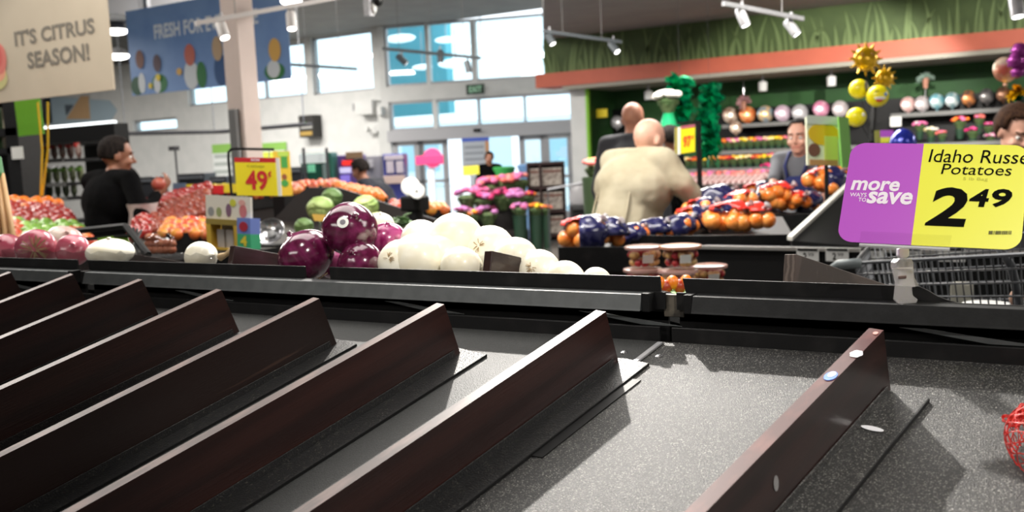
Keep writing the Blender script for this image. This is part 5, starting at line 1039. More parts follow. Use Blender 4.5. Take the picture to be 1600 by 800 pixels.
# 49 cent sign with tube frame
t = thing('price_sign', 'yellow price sign with red header reading Cabbage 49 cents in a black tube frame', 'price sign', W(400, 305, 3.4)); dS = 3.9; fr = rect_frame(W(366, 246, dS), W(430, 246.5, dS), W(370, 305.5, dS))
mb = MB(); pts = [W(362, 305, dS), W(357, 250, dS), W(357, 238, dS), W(361, 233, dS), (W(370, 232.5, dS)), W(428, 233.5, dS)]; mb.tube(pts, .0055, 8); obj('tube_frame', mb, M_blk2, t, 40)
for a in (.15, .85): mb = MB(); p = fr[0] + fr[1] * a + fr[2]; mb.tube([p, V(W(366 + 64 * a, 233.5, dS))], .002, 5); obj('hook', mb, M_steel, t)
obj('yellow_panel', slab(fr, 0, 0, 1, .87, .006), mat('sign yellow', rgb(246, 226, 20), .45), t); M_red = mat('sign red', rgb(206, 26, 34), .45); obj('red_header', slab(fr, 0, .87, 1, 1, .006), M_red, t); obj('side_panel', slab(fr, 1.0, 0, 1.09, 1.0, .006, -.004), M_paper, t)
text_fit('WOW', .4, .90, .62, .97, fr, mat('white ink'), t, 'lettering', .03, 0, .002); text_fit('Cabbage', .3, .73, .72, .81, fr, mat('olive ink', rgb(130, 120, 30), .6), t, 'lettering', 0, 0, .002)
text_fit('49', .24, .14, .78, .66, fr, M_red, t, 'lettering', .03, 0, .002); text_fit('¢', .80, .46, .88, .66, fr, M_red, t, 'lettering', .03, 0, .002)
q = V(W(362, 305, dS)); mb = MB(); mb.tube([q, Vector((q.x, q.y, q.z - .25))], .0055, 8); obj('pole', mb, M_blk2, t); mb = MB(); mb.box((q.x, q.y, (q.z - .25) / 2), (.12, .12, q.z - .25)); tag(obj('sign_plinth', mb, M_blk2), 'black plinth carrying the tube frame of the 49 cents sign', 'plinth')
t = thing('poster_board', 'yellow poster board with small green and white pictures right of the 49 cents sign', 'poster', W(447, 305, 6)); fr = rect_frame(W(426, 236, 6), W(452, 236, 6), W(431, 306, 6)); obj('board', slab(fr, 0, 0, 1, 1, .01), mat('poster yellow', rgb(236, 196, 50), .5), t)
obj('printed_patch', slab(fr, .45, .62, .85, .88, .002, .002), mat('pic green', rgb(70, 160, 70), .6), t); obj('printed_patch', slab(fr, .3, .88, .95, .99, .002, .002), mat('pic pale green', rgb(190, 220, 90), .6), t); obj('printed_patch', disc(fr, .6, .42, .16, .07, .002, .002, 14), mat('pic brown', rgb(150, 80, 50), .6), t); obj('printed_patch', disc(fr, .6, .28, .22, .08, .002, .003, 14), mat('pic green', rgb(70, 160, 70), .6), t)
q = V(fr[0] + fr[1] * .5); mb = MB(); mb.box((q.x, q.y, q.z / 2), (.1, .1, q.z)); obj('stand', mb, M_blk2, t)
# checkouts and machines in front of the front wall
def at_floor(px, py, d): p = W(px, py, d); return Vector((p[0], p[1], 0))
def machine(name, label, cat, tl, br, d, m, dep=.5, parts=(), group=None):
    a, b = V(W(*tl, d)), V(W(*br, d)); wdt = abs((b - a).dot(cr)); top_ = a.z; c = at_floor((tl[0] + br[0]) / 2, (tl[1] + br[1]) / 2, d); t = thing(name, label, cat, c, group)
    R = Matrix(((cr.x, cf.x, 0), (cr.y, cf.y, 0), (0, 0, 1))); mb = MB(); mb.box(c + cf * dep / 2 + Vector((0, 0, top_ / 2)), (wdt, dep, top_), R); obj('cabinet', mb, m, t, bevel=.01)
    for (ptl, pbr, m2, nm) in parts:
        a, b = V(W(*ptl, d)), V(W(*pbr, d)); x0, x1 = (a - c).dot(cr), (b - c).dot(cr); mb = MB(); mb.box(c + cr * (x0 + x1) / 2 - cf * .02 + Vector((0, 0, (a.z + b.z) / 2)), (abs(x1 - x0), .05, abs(a.z - b.z)), R); obj(nm, mb, m2, t, bevel=.004)
    return t
M_kg = mat('kiosk green', rgb(16, 92, 74), .4); M_led = mat('lit kiosk panel', rgb(120, 200, 160), .4, emit=.35); M_vend = mat('vending blue', rgb(60, 66, 140), .4); M_pale = mat('pale machine panel', rgb(190, 180, 190), .5)
machine('coin_kiosk', 'dark green coin kiosk with a white rounded top panel and small screen', 'kiosk', (469, 240), (520, 292), 13, M_kg, parts=[((468, 241), (512, 254), mat('kiosk white', rgb(235, 242, 238), .4, emit=.2), 'top_panel'), ((481, 257), (493, 269), M_led, 'screen'), ((504, 256), (516, 290), mat('kiosk grey', rgb(130, 150, 146), .4), 'side_panel')])
machine('ticket_machine', 'purple ticket machine with red and white lit panels behind the bending person', 'vending machine', (527, 243), (566, 292), 13.2, mat('machine purple', rgb(96, 70, 140), .4), parts=[((535, 251), (556, 258), mat('lit red', rgb(240, 50, 40), .4, emit=.6), 'red_panel'), ((531, 262), (549, 270), mat('lit lilac', rgb(206, 200, 240), .4, emit=.5), 'lilac_panel'), ((532, 274), (547, 284), mat('lit violet', rgb(140, 120, 220), .4, emit=.4), 'violet_panel'), ((541, 238), (568, 247), mat('bronze arch', rgb(150, 120, 90), .4), 'arch')])
machine('vending_cabinet', 'blue vending cabinet with two pale panels left of the doors', 'vending machine', (598, 241), (634, 296), 14.5, M_vend, parts=[((601, 243), (631, 249), M_pale, 'header'), ((604, 252), (616, 270), M_pale, 'panel'), ((619, 252), (631, 270), M_pale, 'panel'), ((600, 275), (633, 286), mat('vend cream', rgb(200, 176, 166), .5), 'lower_panel')])
machine('utility_cabinet', 'grey utility cabinet between the ticket machine and the blue vending cabinet', 'cabinet', (572, 244), (597, 296), 15, mat('utility grey', rgb(120, 118, 124), .6), parts=[((576, 250), (584, 262), mat('utility pale', rgb(150, 148, 152), .6), 'label_plate')])
t = machine('promo_stand', 'tall white promotion stand with a pink rounded header in the left doorway', 'stand', (668, 262), (682, 345), 16, mat('white glow card', rgb(236, 244, 250), .5, emit=.15), dep=.2, parts=[((650, 244), (694, 256), mat('promo pink', rgb(232, 70, 130), .5, emit=.1), 'pink_header')])
p = V(W(676, 247, 15.95)); mb = MB(); mb.lathe([(.16, -.03), (.16, .03)], 24, p, (-V(CF)).to_track_quat('Z', 'Y').to_matrix()); obj('pink_disc', mb, mat('promo pink'), t)
reg = [(216, 240, 277, 11.5, 'dark checkout counter beyond the blue topped person'), (277, 320, 272, 11.8, 'dark checkout with a raised register beside the small signs'), (328, 354, 276, 11.6, 'dark checkout partly behind the price sign'), (440, 472, 262, 12.6, 'dark low cabinet left of the green coin kiosk')]
for i, (x0, x1, y, d, lab) in enumerate(reg): machine('checkout', lab, 'checkout', (x0, y), (x1, y + 25), d, mat('checkout black', rgb(34, 36, 42), .5), parts=[((x0 + 3, y + 4), (x1 - 3, y + 7), mat('checkout grey', rgb(90, 94, 100), .5), 'edge_band')])
for (x0, y0, x1, y1, m, lab, inner) in [(270, 286, 291, 298, mat('pale blue card', rgb(110, 130, 160), .5), 'small blue grey lane card before the checkouts', None), (290, 288, 313, 305, mat('sale yellow', rgb(230, 206, 30), .5), 'yellow sale card with dark print before the checkouts', 'SALE'), (328, 289, 350, 303, M_red, 'red half of a tag pair before the checkouts', None), (349, 287, 372, 301, mat('sale yellow'), 'yellow half of a tag pair behind the tube frame', None)]:
    d = 7.0; t = thing('lane_card', lab, 'price card', W((x0 + x1) / 2, y1, d)); fr = rect_frame(W(x0, y0, d), W(x1, y0, d), W(x0, y1, d)); obj('card', slab(fr, 0, 0, 1, 1, .006), m, t); p = V(W((x0 + x1) / 2, y1, d)) + V(CF) * .004; mb = MB(); mb.tube([p, (p.x, p.y, 0)], .004, 5); obj('stick', mb, M_steel, t)
    if inner: text_fit(inner, .15, .2, .85, .6, fr, M_ink, t, 'lettering', .02, 0, .002)
p = at_floor(276, 262, 11.5); mb = MB(); z1 = float(W(272, 232, 11.5)[2]); mb.tube([p, (p.x, p.y, z1)], .012, 6); mb.box((p.x - .02, p.y, z1), (.1, .08, .05)); tag(obj('lane_pole', mb, mat('tray grey')), 'thin grey pole with a small camera box beside the checkouts', 'pole')
for i, px in enumerate((476, 512)): p = at_floor(px, 262, 12.8); mb = MB(); mb.tube([p, (p.x, p.y, float(W(px, 231, 12.8)[2]))], .02, 6); tag(obj('kiosk_post', mb, mat('tray grey')), ['grey post rising at the left end of the coin kiosk', 'grey post rising at the right end of the coin kiosk'][i], 'post')
# entrance: posters, paper racks, cart rail
t = thing('notice_board', 'white notice sheet board with a blue header inside the doorway', 'notice', at_floor(742, 300, 20)); fr = rect_frame(W(721, 216, 20), W(764, 214, 20), W(723, 275, 20)); obj('sheet', slab(fr, 0, 0, 1, .9, .03), mat('notice grey', rgb(190, 196, 204), .6), t); obj('blue_header', slab(fr, 0, .9, 1, 1, .03), mat('header blue', rgb(50, 90, 200), .5), t); obj('tan_edge', slab(fr, .86, .3, 1, .9, .03, .01), mat('notice tan', rgb(206, 150, 100), .6), t)
for i in range(4): obj('print_line', slab(fr, .1, .72 - i * .16, .8, .78 - i * .16, .004, .004), mat('notice print', rgb(150, 156, 166), .6), t)
q = V(W(742, 275, 20)); mb = MB(); mb.tube([q, (q.x, q.y, 0)], .04, 8); obj('pole', mb, M_alu, t)
t = thing('door_card', 'yellow card standing in the doorway above the flowers', 'sign', at_floor(736, 300, 16.5)); fr = rect_frame(W(723, 260, 16.5), W(748, 258, 16.5), W(724, 274, 16.5)); obj('card', slab(fr, 0, 0, 1, 1, .02), mat('soft yellow', rgb(240, 232, 70), .5), t); q = fr[0] + fr[1] * .5; mb = MB(); mb.tube([q, (q.x, q.y, 0)], .02, 6); obj('pole', mb, M_alu, t)
# newspaper rack
t = thing('newspaper_rack', 'dark wooden rack with three shelves of newspapers right of the flowers', 'rack', at_floor(856, 345, 16.6)); c = at_floor(856, 345, 16.6); R = Matrix(((cr.x, cf.x, 0), (cr.y, cf.y, 0), (0, 0, 1)))
def RB(nm, x, y, z, sx, sy, sz, m, par=t, cc=None): mb = MB(); mb.box((cc or c) + cr * x + cf * y + Vector((0, 0, z)), (sx, sy, sz), R); return obj(nm, mb, m, par)
M_rw = mat('rack wood', rgb(52, 30, 28), .6); ww = .62; top_ = float(W(850, 253, 16.6)[2])
for x in (-ww / 2, -.1, ww / 2): RB('side', x, .15, top_ / 2, .03, .4, top_, M_rw)
RB('back', 0, .34, top_ / 2, ww, .02, top_, M_rw)
rz = [.08 + i * (top_ - .1) / 3.02 for i in range(4)]
for z in rz: RB('shelf', 0, .15, z, ww, .4, .035, M_rw)
for i in range(3):
    for j, (x, sx) in enumerate(((-.2, .16), (.1, .34))):
        np_ = thing('newspaper_stack', 'stack of folded newspapers on the ' + ['bottom', 'middle', 'top'][i] + ' shelf, ' + ['narrow one', 'wide one'][j], 'newspapers', c + cr * x + Vector((0, 0, rz[i] + .02)))
        RB('papers', x, .06, rz[i] + .19, sx, .14, .30, mat('newsprint', rgb(176, 166, 156), .8, col2=rgb(120, 108, 100), scale=14), np_); RB('masthead', x, -.012, rz[i] + .28, sx * .9, .004, .04, mat('masthead', rgb(110, 70, 60), .7), np_)
t = thing('bag_rail', 'grey rail with a hanging clear grey bag between the doors and the cream jacket', 'rail', at_floor(890, 320, 13)); a, b = V(W(856, 296, 13)), V(W(925, 283, 12.6)); mb = MB(); mb.tube([a, b], .014, 8); obj('rail', mb, M_alu, t)
for p in (a, b): mb = MB(); mb.tube([p, (p.x, p.y, 0)], .009, 6); obj('leg', mb, mat('tray grey'), t)
mb = MB(); mb.ball(V(W(903, 308, 12.8)), (.13, .06, .2), seg=14, rings=10, fn=lambda v: 1 + .1 * sin(6 * v.z + 5 * v.x)); obj('hanging_bag', mb, mat('grey film', rgb(150, 148, 150), .3, alpha=.8), t, True)
t = machine('floor_bin', 'black low bin on the floor left of the cream jacket', 'bin', (893, 322), (934, 345), 12.4, M_blk2, parts=[((895, 324), (932, 327), M_black, 'rim')])
# ================================================================== flowers in buckets
M_bk = mat('bucket green', rgb(34, 62, 44), .45); M_fol = mat('bouquet foliage', rgb(60, 84, 44), .7, col2=rgb(96, 110, 70), scale=14); M_wrap = mat('bouquet wrap', rgb(120, 96, 80), .5)
def bouquet(name, label, p, r, cols, group=None, bucket=None, nfl=14, local=None):
    t = thing(name, label, 'bouquet', p, group); p = V(p); rk = random.Random(hash((round(p.x, 2), round(p.y, 2))) % 9999)
    mb = MB(); mb.lathe([(r * .3, -r * 1.1), (r * .55, -r * .6), (r * .82, -.1 * r), (r * .5, r * .12)], 10, p); [leaf_mb(mb, p - Vector((0, 0, r * .3)), Vector((cos(k), sin(k), .2)), r * .9, r * .22) for k in range(0, 7)]; obj('foliage', mb, M_fol, t, 40)
    by = {}
    for i in range(nfl):
        a = rk.uniform(0, 6.28); q = sqrt(rk.random()) * r * .95; h = sqrt(max(0, 1 - (q / r) ** 2)) * r * .55; m = cols[rk.randrange(len(cols))]; by.setdefault(m.name, (m, MB()))[1].ball(p + Vector((cos(a) * q, sin(a) * q, h)), (r * .30, r * .30, r * .2), seg=8, rings=5)
    for m, mb in by.values(): obj('blossoms', mb, m, t, True)
    return t
FL = {n: mat('petal ' + n, rgb(*c), .6) for n, c in dict(pink=(232, 120, 170), rose=(214, 60, 120), peach=(246, 150, 140), mauve=(206, 130, 190), yellow=(250, 214, 40), orange=(246, 130, 40), red=(200, 40, 50), white=(245, 240, 232), maroon=(120, 34, 70), salmon=(240, 120, 110), magenta=(206, 20, 110), cream=(250, 232, 170)).items()}
bstand = thing('flower_stand', 'dark tiered flower stand in front of the doors', 'stand', at_floor(785, 360, 15.5)); cc = at_floor(780, 360, 15.6)
for i, (z, yy) in enumerate(((.28, 0), (.62, .35), (.92, .7))): mb = MB(); mb.box(cc + cf * yy + Vector((0, 0, z / 2)), (.95 - .1 * i, .36, z), R); obj('tier', mb, mat('stand dark', rgb(34, 28, 26), .6), bstand)
fdefs = [(747, 298, 14, 15.9, 'rose', 'pink rose bouquet with dark leaves at the left of the top tier', ['rose', 'pink']), (765, 287, 18, 16.1, 'pink', 'large pale pink bouquet on the top tier', ['pink', 'peach']), (790, 283, 18, 16.1, 'peach', 'peach bouquet highest on the top tier', ['peach', 'salmon', 'pink']), (811, 279, 16, 16.2, 'pink', 'light pink bouquet at the right of the top tier', ['pink', 'peach']),
         (730, 303, 17, 15.6, 'mauve', 'mauve bouquet at the left of the middle tier', ['mauve', 'pink']), (755, 308, 14, 15.5, 'mauve', 'rose mauve bouquet at the middle tier', ['mauve', 'rose']), (785, 303, 16, 15.6, 'maroon', 'deep maroon bouquet in the centre of the stand', ['maroon', 'rose']), (806, 305, 17, 15.5, 'pink', 'bright pink bouquet at the right of the middle tier', ['pink', 'mauve']), (826, 303, 10, 15.6, 'magenta', 'small magenta and green bouquet right of the middle tier', ['magenta', 'orange']),
         (722, 328, 12, 15.3, 'mauve', 'dusky purple bouquet low at the left of the stand', ['mauve', 'maroon']), (740, 332, 10, 15.3, 'orange', 'small orange bouquet low at the left of the stand', ['orange', 'yellow']), (762, 330, 16, 15.4, 'maroon', 'dark purple bouquet low in the middle of the stand', ['maroon', 'mauve'])]
for (px, py, rp, d, _, lab, cs) in fdefs: bouquet('bouquet', lab, W(px, py + 4, d), 1.22 * rp * d / FPX, [FL[c] for c in cs], 'bouquets on the stand before the doors')
for (px, w_, lab, cs) in [(814, 22, 'tall green bucket of mauve pink flowers', ['mauve', 'pink']), (839, 20, 'tall green bucket of yellow flowers', ['yellow', 'orange']), (855, 14, 'narrow green bucket of orange red flowers', ['orange', 'salmon'])]:
    d = 15.2; base = at_floor(px, 372, d); z1 = float(W(px, 338, d)[2]); r = w_ / 2 * d / FPX; z1 = max(z1, .3)
    t = thing('flower_bucket', lab, 'bucket', base); mb = MB(); mb.lathe([(r * .8, 0), (r, z1), (r * 1.06, z1), (r * 1.06, z1 + .02), (r * .95, z1 + .02), (r * .78, .03)], 16, base); obj('bucket', mb, M_bk, t, 40)
    b = bouquet('bouquet', lab.replace('tall green bucket of ', 'bouquet of ').replace('narrow green bucket of ', 'slim bouquet of ') + ' in a floor bucket', base + Vector((0, 0, z1 + .12)), r * 1.35, [FL[c] for c in cs], None)
for (px, py, lab, m) in [(785, 262, 'green and white plant wrap behind the peach flowers', mat('green wrap', rgb(70, 180, 90), .5)), (828, 258, 'blue lidded pail behind the pink flowers', mat('pail blue', rgb(120, 160, 210), .5))]:
    d = 17.3; c = V(W(px, py, d)); mb = MB(); mb.lathe([(.16, 0), (.24, float(.25)), (.2, .27)], 14, (c.x, c.y, c.z - .25)); mb.lathe([(.1, 0), (.1, c.z - .25)], 8, (c.x, c.y, 0)); tag(obj('wrapped_plant', mb, m, smooth=40), lab, 'plant')
# ================================================================== flower department shelves
def on_alc(px, py, off): return V(onY(px, py, YG + off))
def shelfrow(name, label, tl, br, off, dep, parts=()):
    Y = YG + off; a, b = onY(*tl, Y), onY(*br, Y); t = thing(name, label, 'shelf', ((a[0] + b[0]) / 2, Y, b[2])); z = (a[2]); mb = MB(); mb.aabb((a[0], Y, z - .05), (b[0], Y + dep, z)); obj('board', mb, M_black, t); mb = MB(); mb.aabb((a[0], Y - .012, z - .055), (b[0], Y, z + .01)); obj('edge_channel', mb, mat('grey channel'), t); return t, a[0], b[0], z
bk = thing('shelf_wall', 'black shelf backing behind the balloons and flowers', 'shelving', (onY(1300, 200, YA - .05)[0], YA - .1, 0))
a = onY(1120, 172, YA - .1); mb = MB(); mb.aabb((a[0], YA - .1, 0), (XR0 - .2, YA - .02, a[2])); obj('back_panel', mb, M_blk2, bk)
a2 = onY(932, 190, YA - .1); b2 = onY(1000, 190, YA - .1); mb = MB(); mb.aabb((a2[0], YA - .12, 0), (b2[0], YA - .02, a2[2] + .2)); obj('side_back_panel', mb, M_blk2, bk)
s1, xa1, xb1, z1 = shelfrow('balloon_shelf', 'black shelf carrying the left row of foil balloons', (1128, 196), (1345, 181), .55, .5)
s2, xa2, xb2, z2 = shelfrow('balloon_shelf', 'black shelf carrying the right row of foil balloons', (1392, 179), (1800, 155), .55, .5)
def fmat(n, c, c2): return mat('foil ' + n, rgb(*c), .28, .35, col2=rgb(*c2), scale=7, coat=.5)
BC = dict(gold=((150, 110, 90), (236, 220, 200)), orange=((226, 110, 50), (250, 180, 120)), bluef=((120, 150, 170), (236, 190, 120)), lilac=((200, 170, 190), (226, 206, 216)), silver=((180, 176, 180), (206, 204, 206)), pinkb=((214, 120, 160), (240, 190, 206)), whiter=((190, 180, 182), (226, 214, 214)), palepink=((222, 170, 166), (246, 220, 214)), aqua=((90, 170, 186), (196, 214, 214)), teal=((70, 130, 140), (220, 226, 226)), dark=((60, 60, 66), (206, 130, 70)), grey=((70, 68, 70), (130, 126, 124)), brownb=((70, 54, 46), (170, 120, 90)))
def balloon(px, py, rp, off, cn, label, group=None, Y=None, d=None):
    c = on_alc(px, py, off) if d is None else V(W(px, py, d)); dd = (c - Vector(EY)).dot(V(CF)); r = rp * dd / FPX; t = thing('foil_balloon', label, 'balloon', c, group); Rt = Matrix(((CR[0], CU[0], -CF[0]), (CR[1], CU[1], -CF[1]), (CR[2], CU[2], -CF[2])))
    m = BC[cn] if cn in BC else None; m = fmat(cn, *m) if m else cn; mb = MB(); prof = [(r, 0)]; vs = [(r * 1.0, 0)]
    mb.lathe([(.02 * r, -.36 * r), (.5 * r, -.33 * r), (.82 * r, -.18 * r), (.97 * r, -.03 * r), (1.0 * r, 0), (.97 * r, .03 * r), (.82 * r, .18 * r), (.5 * r, .33 * r), (.02 * r, .36 * r)], 24, c, Rt); obj('foil', mb, m, t, True)
    mb = MB(); mb.lathe([(.004, -r * 1.3), (.02, -r * 1.18), (.008, -r * 1.0)], 8, c); obj('tail', mb, m, t); return t
names1 = [('gold', 'gold and brown foil balloon, first on the left balloon shelf', 1142, 180), ('orange', 'orange foil balloon on the left balloon shelf', 1168, 179), ('bluef', 'blue and orange printed foil balloon on the left shelf', 1196, 178), ('lilac', 'lilac foil balloon on the left shelf beside the blue one', 1223, 177), ('silver', 'silver grey foil balloon above the worker', 1250, 176), ('pinkb', 'pink round foil balloon above the bananas picture', 1283, 170), ('whiter', 'white and red foil balloon left of the yellow smiling balls', 1313, 170)]
for cn, lab, px, py in names1: balloon(px, py, 13, .7, cn, lab)
names2 = [('palepink', 'pale pink foil balloon first on the right balloon shelf', 1419, 163), ('whiter', 'white pink foil balloon next to the pale pink one', 1441, 162), ('aqua', 'aqua patterned foil balloon on the right shelf', 1464, 158), ('teal', 'teal and white foil balloon on the right shelf', 1488, 156), ('dark', 'dark foil balloon with orange print on the right shelf', 1514, 153), ('grey', 'dark grey foil balloon on the right shelf', 1542, 150), ('brownb', 'brown foil balloon at the right end of the shelf', 1568, 147)]
for cn, lab, px, py in names2: balloon(px, py, 12, .7, cn, lab)
for i, (px, py, rp, cn, lab) in enumerate([(941, 193, 11, 'bluef', 'blue and white foil balloon at the pier under the yellow tag'), (964, 191, 10, 'silver', 'bright silver foil balloon left of the charcoal jacket'), (938, 212, 8, 'dark', 'small dark foil balloon under the blue and white one'), (933, 232, 8, 'whiter', 'small pale balloon low beside the pier'), (932, 250, 8, 'orange', 'small orange balloon low beside the pier'), (1150, 199, 10, 'gold', 'small bronze balloon hanging below the left balloon shelf')]): balloon(px, py, rp, .88 if i < 5 else .5, cn, lab)
t = panel('shelf_tag', 'small yellow tag high at the lime edge of the alcove', 'price tag', (932, 171), (949, 183), mat('sale yellow'), Y=YG + .3, th=.02)
panel('shelf_tag', 'white card on the edge of the right balloon shelf', 'price tag', (1391, 183), (1408, 197), M_paper, Y=YG + .5, th=.02)
for (px, py, nm, lab) in [(1162, 158, 'hanging_plant', 'pinkish hanging plant above the left balloon shelf'), (1446, 122, 'hanging_plant', 'grey green dried plant on the right balloon shelf')]:
    c = on_alc(px, py, .5); t = thing(nm, lab, 'plant', c); rk = random.Random(px); mb = MB(); m = mat('dusty pink leaf', rgb(150, 110, 112), .7) if px < 1300 else mat('dusty green leaf', rgb(96, 116, 104), .7)
    for i in range(22): leaf_mb(mb, c, Vector((rk.gauss(0, 1), rk.gauss(0, .5), rk.uniform(-.4, 1.4))), .14, .03, Vector((0, 1, .3)), .2)
    obj('leaves', mb, m, t); mb = MB(); mb.lathe([(.03, -.16), (.05, 0)], 10, c); obj('pot', mb, mat('clay', rgb(170, 120, 100), .7), t); mb = MB(); mb.tube([c, (c.x, c.y, zc0 - .07)] if px < 1300 else [c - Vector((0, 0, .16)), (c.x, c.y, z2)], .006, 5); obj('support', mb, M_steel, t)
# tiers of potted flowers
tiers = [(1128, 1250, 233, 225, .30, 12, ['yellow', 'orange', 'pink', 'cream'], 'yellow and pink potted flowers on the upper tier'), (1062, 1255, 262, 250, .12, 17, ['yellow', 'cream', 'orange', 'red'], 'yellow and cream potted flowers on the middle tier')]
for k, (x0, x1, ya, yb, off, n, cs, lab) in enumerate(tiers):
    s_, sa, sb, zt_ = shelfrow('flower_tier', ['upper', 'middle'][k] + ' black tier under the potted flowers', (x0 - 4, ya + 4), (x1 + 90, yb - 2), off, .4)
    for i in range(n + 4):
        f_ = i / (n - 1); px = x0 + (x1 - x0) * f_; py = ya + (yb - ya) * f_ - 8; c = on_alc(px, py, off + .06); j = i % 3
        sub = [FL[cs[i % len(cs)]], FL[cs[(i + 1) % len(cs)]]]
        b = bouquet('potted_flower', lab, (c.x, c.y, zt_ + .15), .105, sub, lab, nfl=16)
        mb = MB(); mb.lathe([(.04, 0), (.055, .07), (.05, .07)], 10, (c.x, c.y, zt_)); obj('pot', mb, M_bk, b, 40)
# pink wrapped carnations tier and bench
a = onY(1055, 292, YG - .35); b_ = onY(1200, 285, YG - .35); t = thing('flower_bench', 'dark brown slatted bench front under the pink wrapped flowers', 'bench', ((a[0] + b_[0]) / 2, YG - .35, 0))
mb = MB(); mb.aabb((a[0] - .2, YG - .35, 0), (b_[0] + 4, YG + .1, a[2])); obj('body', mb, M_brown, t)
for i in range(5): mb = MB(); z = a[2] - .03 - i * .09; mb.aabb((a[0] - .2, YG - .365, z - .06), (b_[0] + 4, YG - .35, z)); obj('slat', mb, mat('bench slat', rgb(42, 28, 28), .5), t)
for i in range(15):
    px = 1062 + i * 8.9; c = V(onY(px, 281, YG - .2)); zt_ = a[2]; c.z = zt_; lab = 'pink and salmon flowers in clear wrap lying along the bench'
    t = thing('wrapped_flowers', lab, 'bouquet', c, 'pink wrapped flowers on the bench'); mb = MB(); mb.limb(c + Vector((-.04, -.06, .055)), c + Vector((.05, .22, .16)), .055, .075); obj('wrap', mb, mat('clear wrap pale', rgb(214, 190, 186), .25, col2=rgb(150, 90, 90), scale=14), t, True)
    mb = MB()
    for j in range(5): mb.ball(c + Vector((random.uniform(-.06, .08), .1 + random.uniform(0, .2), .17 + random.uniform(0, .05))), (.05, .05, .035), seg=8, rings=5)
    obj('blossoms', mb, FL[['salmon', 'peach', 'pink'][i % 3]], t, True)
# pink/red clusters right of the tiers, flowers at right shelf
rk = random.Random(12)
for i, (px, py, r, cs, lab) in enumerate([(1200, 262, .12, ['magenta', 'rose'], 'magenta bouquet left of the worker'), (1207, 245, .1, ['red', 'rose'], 'red bouquet above the magenta one'), (1437, 196, .10, ['white', 'pink'], 'white and pink bouquet right of the blue dome balloon'), (1455, 205, .10, ['white', 'cream'], 'cream bouquet right of the blue dome balloon'), (1472, 210, .09, ['pink', 'salmon'], 'pink bouquet above the yellow card'), (1500, 190, .12, ['pink', 'red', 'orange'], 'red and pink mixed bouquet on the right shelf'), (1530, 186, .10, ['salmon', 'pink'], 'salmon bouquet right of the mixed one'), (1520, 206, .11, ['magenta', 'pink'], 'bright pink bouquet low beside the short haired person'), (1545, 198, .10, ['rose', 'pink'], 'rose bouquet beside the short haired person'), (1548, 214, .09, ['white', 'pink'], 'small white bouquet beside the short haired person')]):
    c = on_alc(px, py, .2); b = bouquet('bouquet', lab, c, r, [FL[q] for q in cs]); mb = MB(); mb.lathe([(r * .35, -r * 2.2), (r * .6, -r * .9), (r * .5, -r * .9)], 10, c); obj('vase', mb, M_bk, b)
s3, _, _, _ = shelfrow('flower_tier', 'black tier under the bouquets of the right side', (1425, 226), (1700, 214), .05, .5)
# big green foil garlands, white bouquet, green vase
M_gf = mat('green foil', rgb(10, 176, 110), .25, .5, col2=rgb(0, 96, 62), scale=10); 
def garland(label, pts, d, w_, n):
    t = thing('foil_garland', label, 'garland', W(*pts[-1], d)); rk = random.Random(n); P = [V(W(a, b, d)) for a, b in pts]; mb = MB(); mb.tube(P, .012, 6); obj('cord', mb, M_gf, t)
    mb = MB()
    for i in range(n):
        f_ = rk.random() * (len(P) - 1); j = int(f_); c = P[j].lerp(P[min(j + 1, len(P) - 1)], f_ - j); dv = Vector((rk.gauss(0, 1), rk.gauss(0, 1), rk.gauss(0, .8))).normalized(); s_ = w_ * rk.uniform(.6, 1.2)
        leaf_mb(mb, c, dv, s_, s_ * .38, Vector((rk.random(), rk.random(), .5)), rk.uniform(-.3, .5))
    o = obj('foil_fringe', mb, M_gf, t); o['kind'] = 'stuff'
    q = P[0]; mb = MB(); mb.tube([q, (q.x, q.y, zc0 - .07 if q.y > YG else ZG)], .002, 4); obj('string', mb, mat('tray grey'), t)
garland('shiny green foil garland hanging above the white flowers', [(1062, 128), (1056, 148), (1068, 168), (1056, 195)], 11.2, .17, 240); garland('taller shiny green foil garland hanging right of the black sign pole', [(1108, 138), (1112, 165), (1100, 190), (1110, 220), (1105, 242)], 11.4, .16, 330)
c = V(W(1045, 200, 10.2)); t = thing('vase', 'tall bright green vase under the white flowers', 'vase', (c.x, c.y, 0)); mb = MB(); mb.lathe([(.09, -.16), (.10, -.05), (.085, .06), (.05, .17), (.065, .21), (.05, .21)], 18, c); obj('vase_body', mb, mat('vase green', rgb(20, 150, 96), .25), t, 50); mb = MB(); mb.tube([c - Vector((0, 0, .15)), (c.x, c.y, 0)], .05, 10); obj('pedestal', mb, M_blk2, t)
bouquet('bouquet', 'white flower bouquet standing in the bright green vase', c + Vector((0, 0, .30)), .15, [FL['white']], None, nfl=34)
c = V(W(930, 268, 9.2)); t = thing('floor_vase', 'green bucket of coral and green flowers left of the cream jacket', 'bucket', (c.x, c.y, 0)); mb = MB(); mb.lathe([(.09, 0), (.13, c.z - .05), (.12, c.z - .05)], 14, (c.x, c.y, 0)); obj('bucket', mb, mat('moss bucket', rgb(70, 92, 60), .5), t, 40)
bouquet('bouquet', 'coral and green flowers in the bucket left of the cream jacket', c + Vector((0, 0, .04)), .13, [FL['salmon'], mat('lime leaf', rgb(70, 200, 70), .5)])
